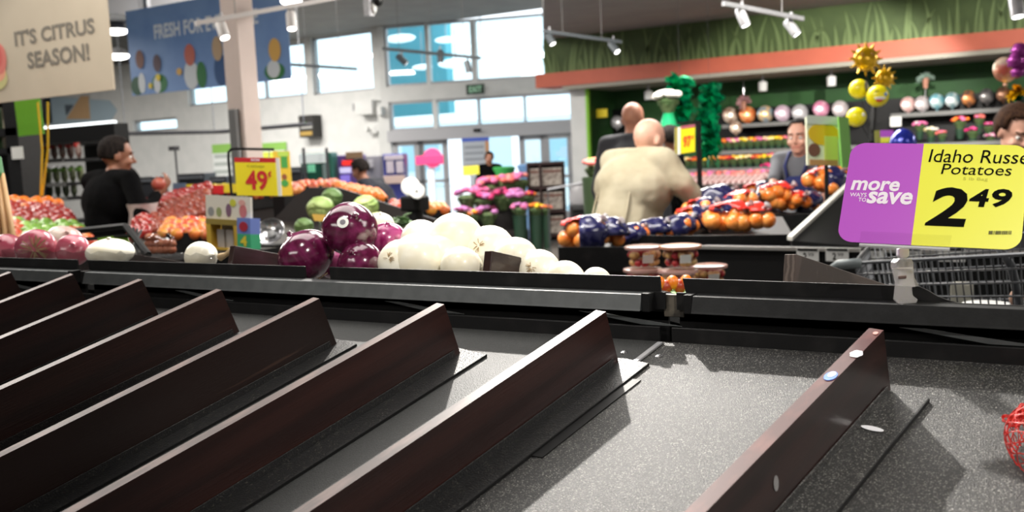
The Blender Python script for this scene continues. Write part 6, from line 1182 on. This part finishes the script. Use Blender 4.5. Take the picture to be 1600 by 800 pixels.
# sun balloons and smiling balls
M_sun = mat('gold foil', rgb(226, 176, 10), .2, .5, coat=.5); M_smile = mat('yellow vinyl', rgb(240, 226, 20), .3)
def sun(px, py, rp, d, label):
    c = V(W(px, py, d)); r = rp * d / FPX; t = thing('sun_balloon', label, 'balloon', c); Rt = Matrix(((CR[0], CU[0], -CF[0]), (CR[1], CU[1], -CF[1]), (CR[2], CU[2], -CF[2])))
    mb = MB(); mb.ball(c, (r, r, r * .55), Rt, 24, 14); obj('body', mb, M_sun, t, True)
    for k in range(12):
        a = 2 * pi * k / 12; dv = Rt @ Vector((cos(a), sin(a), 0)); mb = MB(); mb.limb(c + dv * r * .85, c + dv * r * 1.42, r * .2, r * .03, 8); obj('ray', mb, M_sun, t, True)
    return t, c, r, Rt
t, c, r, Rt = sun(1353, 92, 19, 7.0, 'large golden sun balloon with pointed rays, nearest the coral band')
for x in (-.45, .35): mb = MB(); mb.ball(c + Rt @ Vector((x * r, .25 * r, .5 * r)), (r * .12, r * .2, r * .06), Rt); obj('eye', mb, mat('sun shade', rgb(160, 110, 0), .4), t, True)
mb = MB(); mb.tube([c, W(1362, 222, 6.9)], .003, 4); obj('ribbon', mb, M_blk2, t)
t, c, r, Rt = sun(1382, 122, 14, 7.15, 'second golden sun balloon turned sideways behind the large one'); mb = MB(); mb.tube([c, W(1362, 222, 6.9)], .003, 4); obj('ribbon', mb, M_blk2, t)
for (px, py, rp, d, lab, face) in [(1342, 139, 15, 6.9, 'yellow smiling ball balloon seen half from the side', 0), (1371, 150, 17, 6.8, 'yellow smiling ball balloon with a red mouth and blue tear', 1), (1338, 183, 15, 6.8, 'lowest yellow ball balloon with one dark eye', 2)]:
    c = V(W(px, py, d)); r = rp * d / FPX; t = thing('smiling_balloon', lab, 'balloon', c); mb = MB(); mb.ball(c, (r, r, r), None, 22, 16); obj('ball', mb, M_smile, t, True)
    def fp(x, y, rx, ry, m, nm): z = sqrt(max(.05, 1 - x * x - y * y)); mb = MB(); mb.ball(c + Rt @ Vector((x, y, z)) * r * .98, (rx * r, ry * r, .08 * r), Rt @ Matrix.Rotation(x, 3, 'Y') @ Matrix.Rotation(-y, 3, 'X'), 14, 8); obj(nm, mb, m, t, True)
    M_k = M_blk2; M_w = M_paper
    if face == 0: fp(.5, .1, .28, .6, mat('grey band', rgb(90, 86, 80), .4), 'side_band')
    if face == 1: fp(-.1, -.35, .55, .14, M_w, 'teeth'); fp(-.15, -.55, .32, .14, M_red, 'mouth'); fp(.42, .02, .16, .18, mat('tear blue', rgb(60, 130, 220), .3), 'tear'); fp(-.4, .3, .2, .06, M_k, 'eye')
    if face == 2: fp(.45, .15, .22, .2, M_w, 'eye_white'); fp(.5, .15, .1, .1, M_k, 'eye')
    mb = MB(); mb.tube([c, W(1362, 222, 6.9)], .003, 4); obj('ribbon', mb, M_blk2, t)
t = thing('balloon_stand', 'black stand gathering the ribbons of the sun and smiling balloons', 'stand', at_floor(1362, 220, 6.9)); p = W(1362, 222, 6.9); mb = MB(); mb.tube([p, (p[0], p[1], 0)], .02, 8); obj('pole', mb, M_blk2, t); mb = MB(); mb.lathe([(.2, 0), (.18, .03), (.02, .05)], 16, (p[0], p[1], 0)); obj('base', mb, M_blk2, t)
for (px, py, dx, lab) in [(1362, 150, 0, 'black pole rising between the yellow balloons')]: mb = MB(); q = V(W(1366, 160, 7.0)); mb.tube([q, (p[0], p[1], p[2])], .02, 6); tag(obj('pole', mb, M_blk2), lab, 'pole')
mb = MB(); c = V(W(1411, 222, 6.4)); mb.lathe([(.085, -.05), (.088, 0), (.075, .045), (.045, .078), (.012, .09), (.001, .092)], 22, c); t = thing('blue_dome', 'shiny blue dome helmet shaped balloon peeking over the purple card', 'balloon', c); obj('dome', mb, mat('blue foil', rgb(36, 50, 160), .18, .4, coat=.6), t, True); mb = MB(); mb.tube([c, (c.x, c.y, 0)], .015, 6); obj('pole', mb, M_blk2, t)
t = thing('aisle_card', 'small purple and yellow card right of the yellow balloons', 'price card', W(1383, 222, 6.6)); fr = rect_frame(W(1367, 204, 6.6), W(1396, 203, 6.6), W(1368, 224, 6.6)); obj('purple_part', slab(fr, .3, .45, 1, 1, .006), M_pur, t); obj('yellow_part', slab(fr, .3, 0, 1, .45, .006), M_yel, t); obj('side_part', slab(fr, 0, 0, .26, 1, .006), mat('olive card', rgb(150, 150, 60), .5), t); q = V(W(1383, 223, 6.61)); mb = MB(); mb.tube([q, (q.x, q.y, 0)], .008, 6); obj('stick', mb, M_steel, t)
t = thing('balloon_cluster', 'purple ruffled foil balloon at the top right picture edge', 'balloon', W(1594, 95, 7.5)); 
for i, (px, py, rp) in enumerate([(1592, 80, 12), (1586, 96, 12), (1600, 98, 14), (1590, 113, 10), (1603, 78, 10)]): mb = MB(); mb.ball(V(W(px, py, 7.5)), rp * 7.5 / FPX, seg=14, rings=9, fn=lambda v: 1 + .12 * sin(9 * v.z)); obj('ruffle', mb, mat('purple foil', rgb(140, 50, 130), .25, .5), t, True)
balloon(1571, 109, 20, 0, fmat('cream multi', (226, 220, 196), (210, 120, 90)), 'cream foil balloon with coloured print beside the purple ruffled one', d=7.7)
rk = random.Random(3); t = thing('foil_spray', 'gold and green foil spray under the purple balloon at the right edge', 'decoration', W(1590, 150, 7.6)); 
for m, n, (px, py) in ((mat('gold foil'), 30, (1590, 142)), (M_gf, 24, (1592, 158))):
    mb = MB()
    for i in range(n): leaf_mb(mb, V(W(px, py, 7.6)), Vector((rk.gauss(0, 1), rk.gauss(0, 1), rk.gauss(0, .5))), .1, .03)
    obj('foil_leaves', mb, m, t)
mb = MB(); q = W(1592, 160, 7.6); mb.tube([q, (q[0], q[1], 0)], .01, 6); obj('pole', mb, M_blk2, t)
# 97 cent sign on black pole
t = thing('price_sign', 'yellow price sign with red 97 and a white side panel on a black pole', 'price sign', at_floor(1090, 300, 5.6)); fr = rect_frame(W(1064, 197, 5.6), W(1086, 194, 5.6), W(1064, 240, 5.6)); obj('yellow_panel', slab(fr, 0, 0, 1, 1, .008), mat('sign yellow'), t); obj('side_panel', slab(fr, -.42, -.02, -.02, .98, .008, -.01), M_paper, t); obj('side_strip', slab(fr, -.42, -.02, -.24, .98, .008, -.008), mat('olive strip', rgb(160, 150, 50), .5), t)
obj('red_header', slab(fr, 0, .9, 1, 1, .003, .003), mat('mauve header', rgb(180, 90, 110), .5), t); text_fit('97', .14, .2, .72, .62, fr, mat('sign orange', rgb(226, 90, 30), .5), t, 'lettering', .05, 0, .003); text_fit('¢', .76, .45, .9, .62, fr, mat('sign orange'), t, 'lettering', .03, 0, .003)
mb = MB(); p = V(W(1091, 190, 5.6)); mb.tube([p, (p.x, p.y, 0)], .016, 8); obj('pole', mb, M_blk2, t); mb = MB(); mb.tube([W(1060, 193, 5.6), p], .006, 6); obj('arm', mb, M_blk2, t); mb = MB(); mb.lathe([(.16, 0), (.15, .02), (.02, .03)], 16, (p.x, p.y, 0)); obj('base', mb, M_blk2, t)
# plastic bag dispenser card with banana picture
t = thing('bag_dispenser', 'clear and green produce bag pad with a banana picture on a thin black stand', 'bag dispenser', at_floor(1291, 300, 4.6)); fr = rect_frame(W(1260, 183, 4.6), W(1318, 186, 4.7), W(1262, 258, 4.6)); obj('pad', slab(fr, 0, 0, 1, 1, .01), mat('pad pale green', rgb(224, 228, 200), .3), t)
obj('banana_print', disc(fr, .45, .66, .42, .24, .002, .002, 16), mat('banana yellow', rgb(226, 186, 30), .5), t); obj('green_edge', slab(fr, .86, .05, 1.0, .98, .004, .004), mat('edge green', rgb(80, 170, 60), .4), t); obj('lime_patch', slab(fr, .45, .12, .82, .62, .003, .003), mat('lime print', rgb(206, 214, 110), .4), t); obj('brown_print', disc(fr, .18, .32, .16, .14, .002, .003, 14), mat('print brown', rgb(130, 80, 60), .5), t); obj('tan_foot', slab(fr, .05, 0, .8, .12, .003, .004), mat('tan print', rgb(190, 140, 90), .5), t); obj('top_tear', slab(fr, 0, .86, .95, 1.04, .003, .004), mat('grey green film', rgb(200, 206, 196), .3), t)
obj('loose_flap', slab(rect_frame(W(1310, 182, 4.58), W(1326, 184, 4.75), W(1316, 262, 4.58)), 0, 0, 1, 1, .006), mat('flap green', rgb(130, 196, 90), .35), t)
p = V(W(1291, 258, 4.62)); mb = MB(); mb.tube([p, (p.x, p.y, 0)], .010, 8); obj('stand', mb, M_blk2, t); mb = MB(); mb.lathe([(.035, -.36), (.03, -.30), (.01, -.28)], 10, p); obj('collar', mb, M_blk2, t)
# ================================================================== bagged citrus on its bins
M_navyf = mat('navy film', rgb(28, 28, 72), .22, col2=rgb(96, 96, 140), scale=26, coat=.5, lo=.5, hi=.85); M_bago = mat('mandarin in film', rgb(240, 120, 34), .22, col2=rgb(250, 160, 80), scale=20, coat=.6); M_clf = mat('wrinkled clear film', rgb(214, 210, 212), .15, col2=rgb(120, 90, 90), scale=25, alpha=.75)
M_redp = mat('bag red print', rgb(226, 50, 40), .3, coat=.4)
def bag(px, py, d, s, style, label, rotz=0, grp=None):
    c = V(W(px, py, d)); t = thing('citrus_bag', label, 'bag', c, grp); rk = random.Random(int(px * 3 + py)); Rz = Matrix.Rotation(rotz, 3, 'Z'); mb = MB()
    for i in range(11):
        a = rk.uniform(0, 6.28); q = sqrt(rk.random()) * s * .8; mb.ball(c + Rz @ Vector((cos(a) * q * 1.25, sin(a) * q * .75, s * .42 + rk.random() * s * .62)), (s * .40,) * 3, seg=12, rings=8)
    if style == 'orange':
        obj('mandarins', mb, M_bago, t, True)
    else: obj('mandarins', mb, M_bago, t, True)
    fn_ = lambda v: 1 + .07 * sin(5 * v.x + 3) * sin(5 * v.z + 4 * v.y) + .03 * sin(15 * v.x + 9 * v.z)
    base_ = MB(); base_.ball((0, 0, 0), 1, None, 26, 16); cut = {'navy': lambda u: u.z > -.35 + .4 * u.x, 'orange': lambda u: u.x < -.72, 'half': lambda u: u.x > .05}[style]
    cc_ = c + Vector((0, 0, s * .7)); pos = [cc_ + Rz @ Vector((u[0] * s * 1.22, u[1] * s * .97, u[2] * s * .86)) * fn_(Vector(u)) for u in base_.v]
    F_ = [(f, sum((Vector(base_.v[i]) for i in f), Vector()) / len(f)) for f in base_.f]
    L2 = MB(); L2.v = [tuple(p) for p in pos]; L2.f = [f for f, u in F_ if cut(u)]; L2.m = [0] * len(L2.f); o = obj('printed_film', L2, M_navyf, t, True); o.modifiers.new('s', 'SOLIDIFY').thickness = .002
    if style != 'navy': L3 = MB(); L3.v = L2.v; L3.f = [f for f, u in F_ if not cut(u) and u.z > .55 and abs(u.y) < .6]; L3.m = [0] * len(L3.f); o = obj('red_print', L3, M_redp, t, True); o.modifiers.new('s', 'SOLIDIFY').thickness = .002
    k = MB(); tp = c + Vector((0, 0, s * 1.3)) + Rz @ Vector((s * .9, 0, 0)); k.lathe([(s * .3, -s * .3), (s * .09, 0), (s * .2, s * .22), (s * .15, s * .24)], 10, tp, Rz @ Matrix.Rotation(.9, 3, 'Y')); obj('tied_neck', k, M_clf, t, 50)
    return t
bags = [(910, 392, 4.2, .10, 'half', .2), (950, 388, 4.25, .09, 'navy', -.4), (924, 378, 4.35, .08, 'navy', 1.0), (985, 388, 4.4, .075, 'navy', .3), (1022, 380, 4.5, .078, 'navy', -.2), (1062, 374, 4.5, .078, 'navy', .9), (1080, 358, 4.7, .075, 'half', .4), (1098, 352, 4.8, .09, 'half', -.3), (1140, 366, 4.6, .105, 'orange', .1), (1175, 366, 4.6, .10, 'orange', -.5), (1120, 335, 5.0, .10, 'navy', .5), (1158, 342, 4.9, .095, 'orange', 1.2), (1185, 322, 6.0, .10, 'half', .0), (1212, 328, 5.8, .11, 'orange', .4), (1240, 334, 5.8, .09, 'orange', -.3), (1264, 330, 5.9, .08, 'navy', .8), (1290, 305, 5.6, .11, 'half', .2), (1312, 285, 6.0, .12, 'orange', -.2), (1196, 318, 6.2, .08, 'navy', .9), (1278, 282, 6.6, .10, 'half', .4)]
bl = ['lowest bag of mandarins at the left end before the aisle', 'navy printed bag of mandarins beside the lowest left one', 'navy bag of mandarins topping the left end pile', 'navy bag below the hem of the cream jacket', 'navy bag of mandarins in front of the cream jacket', 'navy bag of mandarins with its neck pointing away, beside the fruit cups', 'bag of mandarins under the reaching sleeve', 'half clear mandarin bag next to the reaching hand', 'orange filled clear bag at the front edge of the bin', 'orange filled clear bag at the right of the front bin', 'navy bag behind the front orange bags', 'clear bag heaped on the two front orange bags', 'half navy bag in the second bin before the worker', 'orange filled clear bag in the second bin', 'clear bag of mandarins at the right of the second bin', 'navy bag before the apron of the worker', 'half navy bag under the banana pad stand', 'clear orange bag high at the right beside the purple card', 'navy bag touching the worker on the far side', 'half clear bag farthest back beside the stand']
for (px, py, d, s_, st, rz), lab in zip(bags, bl): bag(px, py, d, s_, st, lab, rz)
def bin_(label, pts, d_top, name='citrus_bin', lipm=None):
    # pts: (px,py,d) of the near left, near right, far left of the bin's inner floor
    P0, P1, P2 = [V(W(*p)) for p in pts]; return island(P0, P1, P2, label, .03, name, lipm)
M_lipl = mat('glossy black lip', rgb(22, 22, 24), .2)
bin_('black bin holding the bagged mandarins below the cream jacket', [(995, 383, 4.35), (1084, 383, 4.35), (996, 372, 4.62)], 0)
bin_('black bin holding the front bags of mandarins right of the reaching hand', [(1090, 383, 4.35), (1236, 381, 4.35), (1094, 340, 5.3)], 0)
bin_('black bin at the aisle end under the left pile of bags', [(884, 402, 4.05), (984, 402, 4.05), (890, 372, 4.6)], 0)
bin_('black second bin of bagged mandarins in front of the worker', [(1170, 346, 5.6), (1330, 346, 5.6), (1172, 300, 6.5)], 0)
# front face with silver edge line, price rail and tags
t = thing('price_rail', 'long black shelf front with a silver edge carrying the white price tags', 'shelf', W(1300, 440, 3.3)); A, B = V(W(1085, 391, 3.75)), V(W(1640, 388, 3.05)); u = (B - A); u.z = 0; u.normalize(); nrm = Vector((u.y, -u.x, 0)); 
if nrm.dot(V(CF)) > 0: nrm = -nrm
zt_ = (A.z + B.z) / 2; Lr = (Vector((B.x, B.y, 0)) - Vector((A.x, A.y, 0))).length
Rr_ = Matrix(((u.x, -nrm.x, 0), (u.y, -nrm.y, 0), (0, 0, 1)))
def rb(nm, x0, x1, y0, y1, z0, z1, m, par): mb = MB(); c = Vector((A.x, A.y, 0)) + u * (x0 + x1) / 2 - nrm * (y0 + y1) / 2 + Vector((0, 0, (z0 + z1) / 2)); mb.box(c, (x1 - x0, y1 - y0, z1 - z0), Rr_); return obj(nm, mb, m, par)
rb('front_face', 0, Lr, 0, .03, .1, zt_, M_blk2, t); rb('silver_edge', 0, Lr, -.012, 0, zt_ - .008, zt_ + .004, mat('silver edge', rgb(170, 168, 164), .3, .5), t); rb('top_board', 0, Lr, 0, .12, zt_ - .03, zt_ - .006, M_blk2, t); rb('kick', .05, Lr, .05, .3, 0, .1, M_blk2, t)
tags = [(1264, '2', '99', 'price tag reading 2 99 behind the far divider end'), (1310, '2', '99', 'price tag reading 2 99 left of the cart handle'), (1364, '1', '79', 'price tag reading 1 79 under the purple half of the card'), (1422, '1', '99', 'price tag reading 1 99 behind the clear clip'), (1489, '2', '49', 'price tag reading 2 49 under the yellow half of the card')]
for px, a_, b_, lab in tags:
    P = V(onP(px, 398, np.array(A), np.array(nrm))); x = (P - A).dot(u); hw = .045; zc_ = P.z; t2 = thing('price_tag', lab, 'price tag', P); 
    q0 = Vector((A.x, A.y, 0)) + nrm * .016; TL = q0 + u * (x - hw * .9) + Vector((0, 0, zc_ + .022)); TR = q0 + u * (x + hw * .9) + Vector((0, 0, zc_ + .022)); BL = q0 + u * (x - hw * .9) + Vector((0, 0, zc_ - .022)); fr = rect_frame(TL, TR, BL)
    obj('card', slab(fr, 0, 0, 1, 1, .003), mat('tag white', rgb(206, 206, 204), .5), t2); text_fit(a_, .3, .12, .46 if a_ != '1' else .4, .7, fr, M_ink, t2, 'lettering', .03, 0, .001); text_fit(b_, .52, .42, .78, .7, fr, mat('tag grey ink', rgb(120, 120, 120), .6), t2, 'lettering', .02, 0, .001)
    obj('tag_clip', slab(fr, .05, .86, .95, 1.04, .002, .002), M_blk2, t2)
# big slanting black side board
t = thing('bin_side_board', 'large slanting black side board with a pale top edge left of the price card', 'bin side', W(1290, 400, 3.9)); P = [V(W(1238, 376, 3.85)), V(W(1334, 287, 4.5)), V(W(1420, 287, 4.6)), V(W(1420, 392, 3.9)), V(W(1238, 392, 3.85))]
mb = MB(); mb.prism(P, cf * .03); obj('board', mb, M_blk2, t); mb = MB(); mb.prism([P[0], P[1], P[1] + Vector((0, 0, .016)), P[0] + Vector((0, 0, .016))], cf * .03 - cr * .012); obj('pale_edge', mb, mat('pale edge', rgb(196, 194, 186), .5), t)
mb = MB(); q = (P[0] + P[3]) / 2; mb.box((q.x + .0, q.y + .25, q.z / 2), (.3, .2, q.z)); obj('support', mb, M_blk2, t)
# tubs of cut fruit
M_tub = glassmat('tub plastic', (.92, .88, .88), .14); M_mel = mat('cut melon', rgb(206, 150, 84), .4, col2=rgb(222, 186, 120), scale=30); M_wat = mat('cut watermelon', rgb(196, 60, 60), .35, col2=rgb(170, 40, 50), scale=20); M_rim = mat('tub rim', rgb(226, 180, 170), .2, alpha=.75, coat=.4)
tubs = [(1005, 443, 3.05, .058, 'bottom left tub of cut watermelon', M_wat, 1), (1060, 446, 2.95, .058, 'bottom middle tub of cut melon', M_mel, 1), (1108, 437, 3.1, .056, 'lone right tub of cut watermelon and melon', M_wat, 1), (1007, 408, 3.05, .058, 'top left tub of cut melon', M_mel, 1), (1064, 408, 2.95, .060, 'top middle tub of mixed cut melon', M_mel, 1)]
for i, (px, py, d, r, lab, m, _) in enumerate(tubs):
    base = V(W(px, py + 8, d)); t = thing('fruit_tub', lab + ' beside the gap in the edge strips', 'tub', base); h = .056
    mb = MB(); mb.lathe([(r * .72, 0), (r * .95, h), (r * 1.04, h), (r * 1.04, h + .004), (r * .92, h + .004), (r * .7, .003)], 26, base, cap=False); obj('tub_wall', mb, M_tub, t, 40)
    mb = MB(); mb.lathe([(r * 1.06, h), (r * 1.08, h + .004), (r * 1.06, h + .009), (r * .9, h + .011), (r * .01, h + .012)], 26, base, cap=False); obj('lid', mb, M_rim if i != 4 else mat('peach lid', rgb(230, 170, 140), .25), t, 40)
    rk = random.Random(i); mb = MB(); mb2 = MB()
    for k in range(22):
        a = 6.28 * k / 11 + rk.uniform(-.2, .2); z = .014 + (k // 11) * .024; q = r * (.62 if k < 11 else .7); (mb if rk.random() < .7 else mb2).ball(base + Vector((cos(a) * q, sin(a) * q, z)), (.014, .014, .012), seg=8, rings=6)
    obj('cut_fruit', mb, m, t, True); obj('cut_fruit', mb2, M_wat if m is M_mel else M_mel, t, True)
    a = atan2(-cf.y, -cf.x) + .1; dv = Vector((cos(a), sin(a), 0)); sd = Vector((-dv.y, dv.x, 0)); q = base + dv * r * .87 + Vector((0, 0, h * .5)); mb = MB(); mb.prism([q + sd * x + Vector((0, 0, z)) + dv * z * .2 for x, z in ((-.017, -.013), (.017, -.013), (.017, .013), (-.017, .013))], dv * .003); obj('label', mb, M_paper, t)
base = V(W(1045, 466, 3.0)); base.z = float(W(1045, 459, 3.0)[2]); t = thing('tub_table', 'small black table with a green cloth edge under the fruit tubs', 'table', (base.x, base.y, 0)); mb = MB(); mb.box((base.x, base.y, base.z - .012), (.42, .34, .02)); obj('top', mb, M_blk2, t); mb = MB(); mb.box((base.x, base.y, (base.z - .02) / 2), (.36, .28, base.z - .02)); obj('body', mb, M_blk2, t)
t = thing('melon_tray', 'small tray of orange peppers seen through the gap in the edge strips', 'tray', W(1045, 455, 2.3)); q = V(W(1046, 462, 2.25)); mb = MB(); mb.box(q, (.12, .08, .006)); obj('green_edge', mb, mat('tray green', rgb(110, 190, 60), .4), t)
for k in range(6): mb = MB(); mb.ball(q + cr * (-.04 + .016 * k) + Vector((0, 0, .020 + .01 * (k % 2))), (.016, .014, .018), seg=10, rings=7); obj('pepper', mb, mat('pepper orange', rgb(232, 120, 30), .25, coat=.4) if k % 2 else mat('pepper red', rgb(160, 50, 24), .25, coat=.4), t, True)
mb = MB(); mb.box((q.x, q.y, q.z / 2), (.1, .06, q.z - .008)); tag(obj('tray_post', mb, M_blk2), 'black post holding the small tray in the gap', 'post')
# ================================================================== shopping cart behind the card
M_wire = mat('dark grey wire', rgb(92, 94, 98), .35, .5); cartt = thing('shopping_cart', 'dark grey wire shopping cart with a pale handle behind the price card', 'shopping cart', at_floor(1480, 480, 2.5))
a0 = V(W(1335, 411, 2.75)); a1 = V(W(1640, 395, 2.0)); b0 = V(W(1352, 500, 2.7)); b1 = V(W(1640, 505, 2.1)); dpt = Vector((cf.x, cf.y, 0)) * .42 + cr * .2
def wiregrid(nm, A0, A1, B0, B1, nx, nz, r=.0019, rim=.005):
    mb = MB()
    for i in range(nx + 1): f_ = i / nx; mb.tube([A0.lerp(A1, f_), B0.lerp(B1, f_)], r, 5)
    for j in range(nz + 1): f_ = j / nz; mb.tube([A0.lerp(B0, f_), A1.lerp(B1, f_)], r * 1.5, 5)
    obj(nm, mb, M_wire, cartt); mb = MB(); mb.tube([A0, A1], rim, 8); obj('rim', mb, M_wire, cartt)
wiregrid('near_side', a0, a1, b0, b1, 26, 5); c0, c1, e0, e1 = a0 + dpt, a1 + dpt, b0 + dpt * .85, b1 + dpt * .85; wiregrid('far_side', c0, c1, e0, e1, 26, 4); wiregrid('front_end', a0, c0, b0, e0, 12, 5); wiregrid('back_end', a1, c1, b1, e1, 12, 4); wiregrid('basket_floor', b0, b1, e0, e1, 20, 8)
mb = MB(); H0, H1 = V(W(1298, 419, 2.7)), V(W(1345, 411, 2.66)); mb.tube([H0, H0.lerp(H1, .25) + V(CU) * .006, H1], [.008, .014, .014], 10); obj('handle', mb, mat('pale handle', rgb(130, 138, 140), .4), cartt, True)
mb = MB(); mb.tube([V(W(1560, 385, 2.2)), V(W(1580, 415, 2.2)), V(W(1592, 470, 2.25)), V(W(1588, 520, 2.3))], .010, 8); obj('frame_tube', mb, M_wire, cartt, True)
for q in (b0, b1, e0, e1): qq = Vector((q.x, q.y, .08)); mb = MB(); mb.tube([q, qq], .012, 8); obj('leg', mb, M_wire, cartt); mb = MB(); mb.lathe([(.002, -.015), (.06, -.014), (.065, 0), (.06, .014), (.002, .015)], 16, (qq.x, qq.y, .066), Matrix.Rotation(pi / 2, 3, 'Y')); obj('wheel', mb, M_blk2, cartt, 40)
q = V(W(1541, 476, 2.45)); mb = MB(); mb.lathe([(.045, -.04), (.055, 0), (.057, .003), (.05, .003), (.01, .002)], 20, q); tag(obj('lid_tub', mb, M_paper, smooth=40), 'white lidded tub inside the shopping cart', 'tub')
q = V(W(1503, 462, 2.6)); mb = MB(); mb.box(q, (.05, .05, .07), Rr_); tag(obj('carton', mb, mat('pale carton', rgb(176, 174, 160), .6), bevel=.003), 'pale small carton inside the shopping cart', 'carton')
q = V(W(1588, 466, 2.3)); mb = MB(); mb.ball(q, (.016, .014, .022), seg=12, rings=8); tag(obj('small_potato', mb, mat('potato', rgb(150, 116, 96), .7), smooth=True), 'small brown potato caught in the cart near the right picture edge', 'vegetable')
for o in list(bpy.data.objects):
    if '_local' in o: del o['_local']
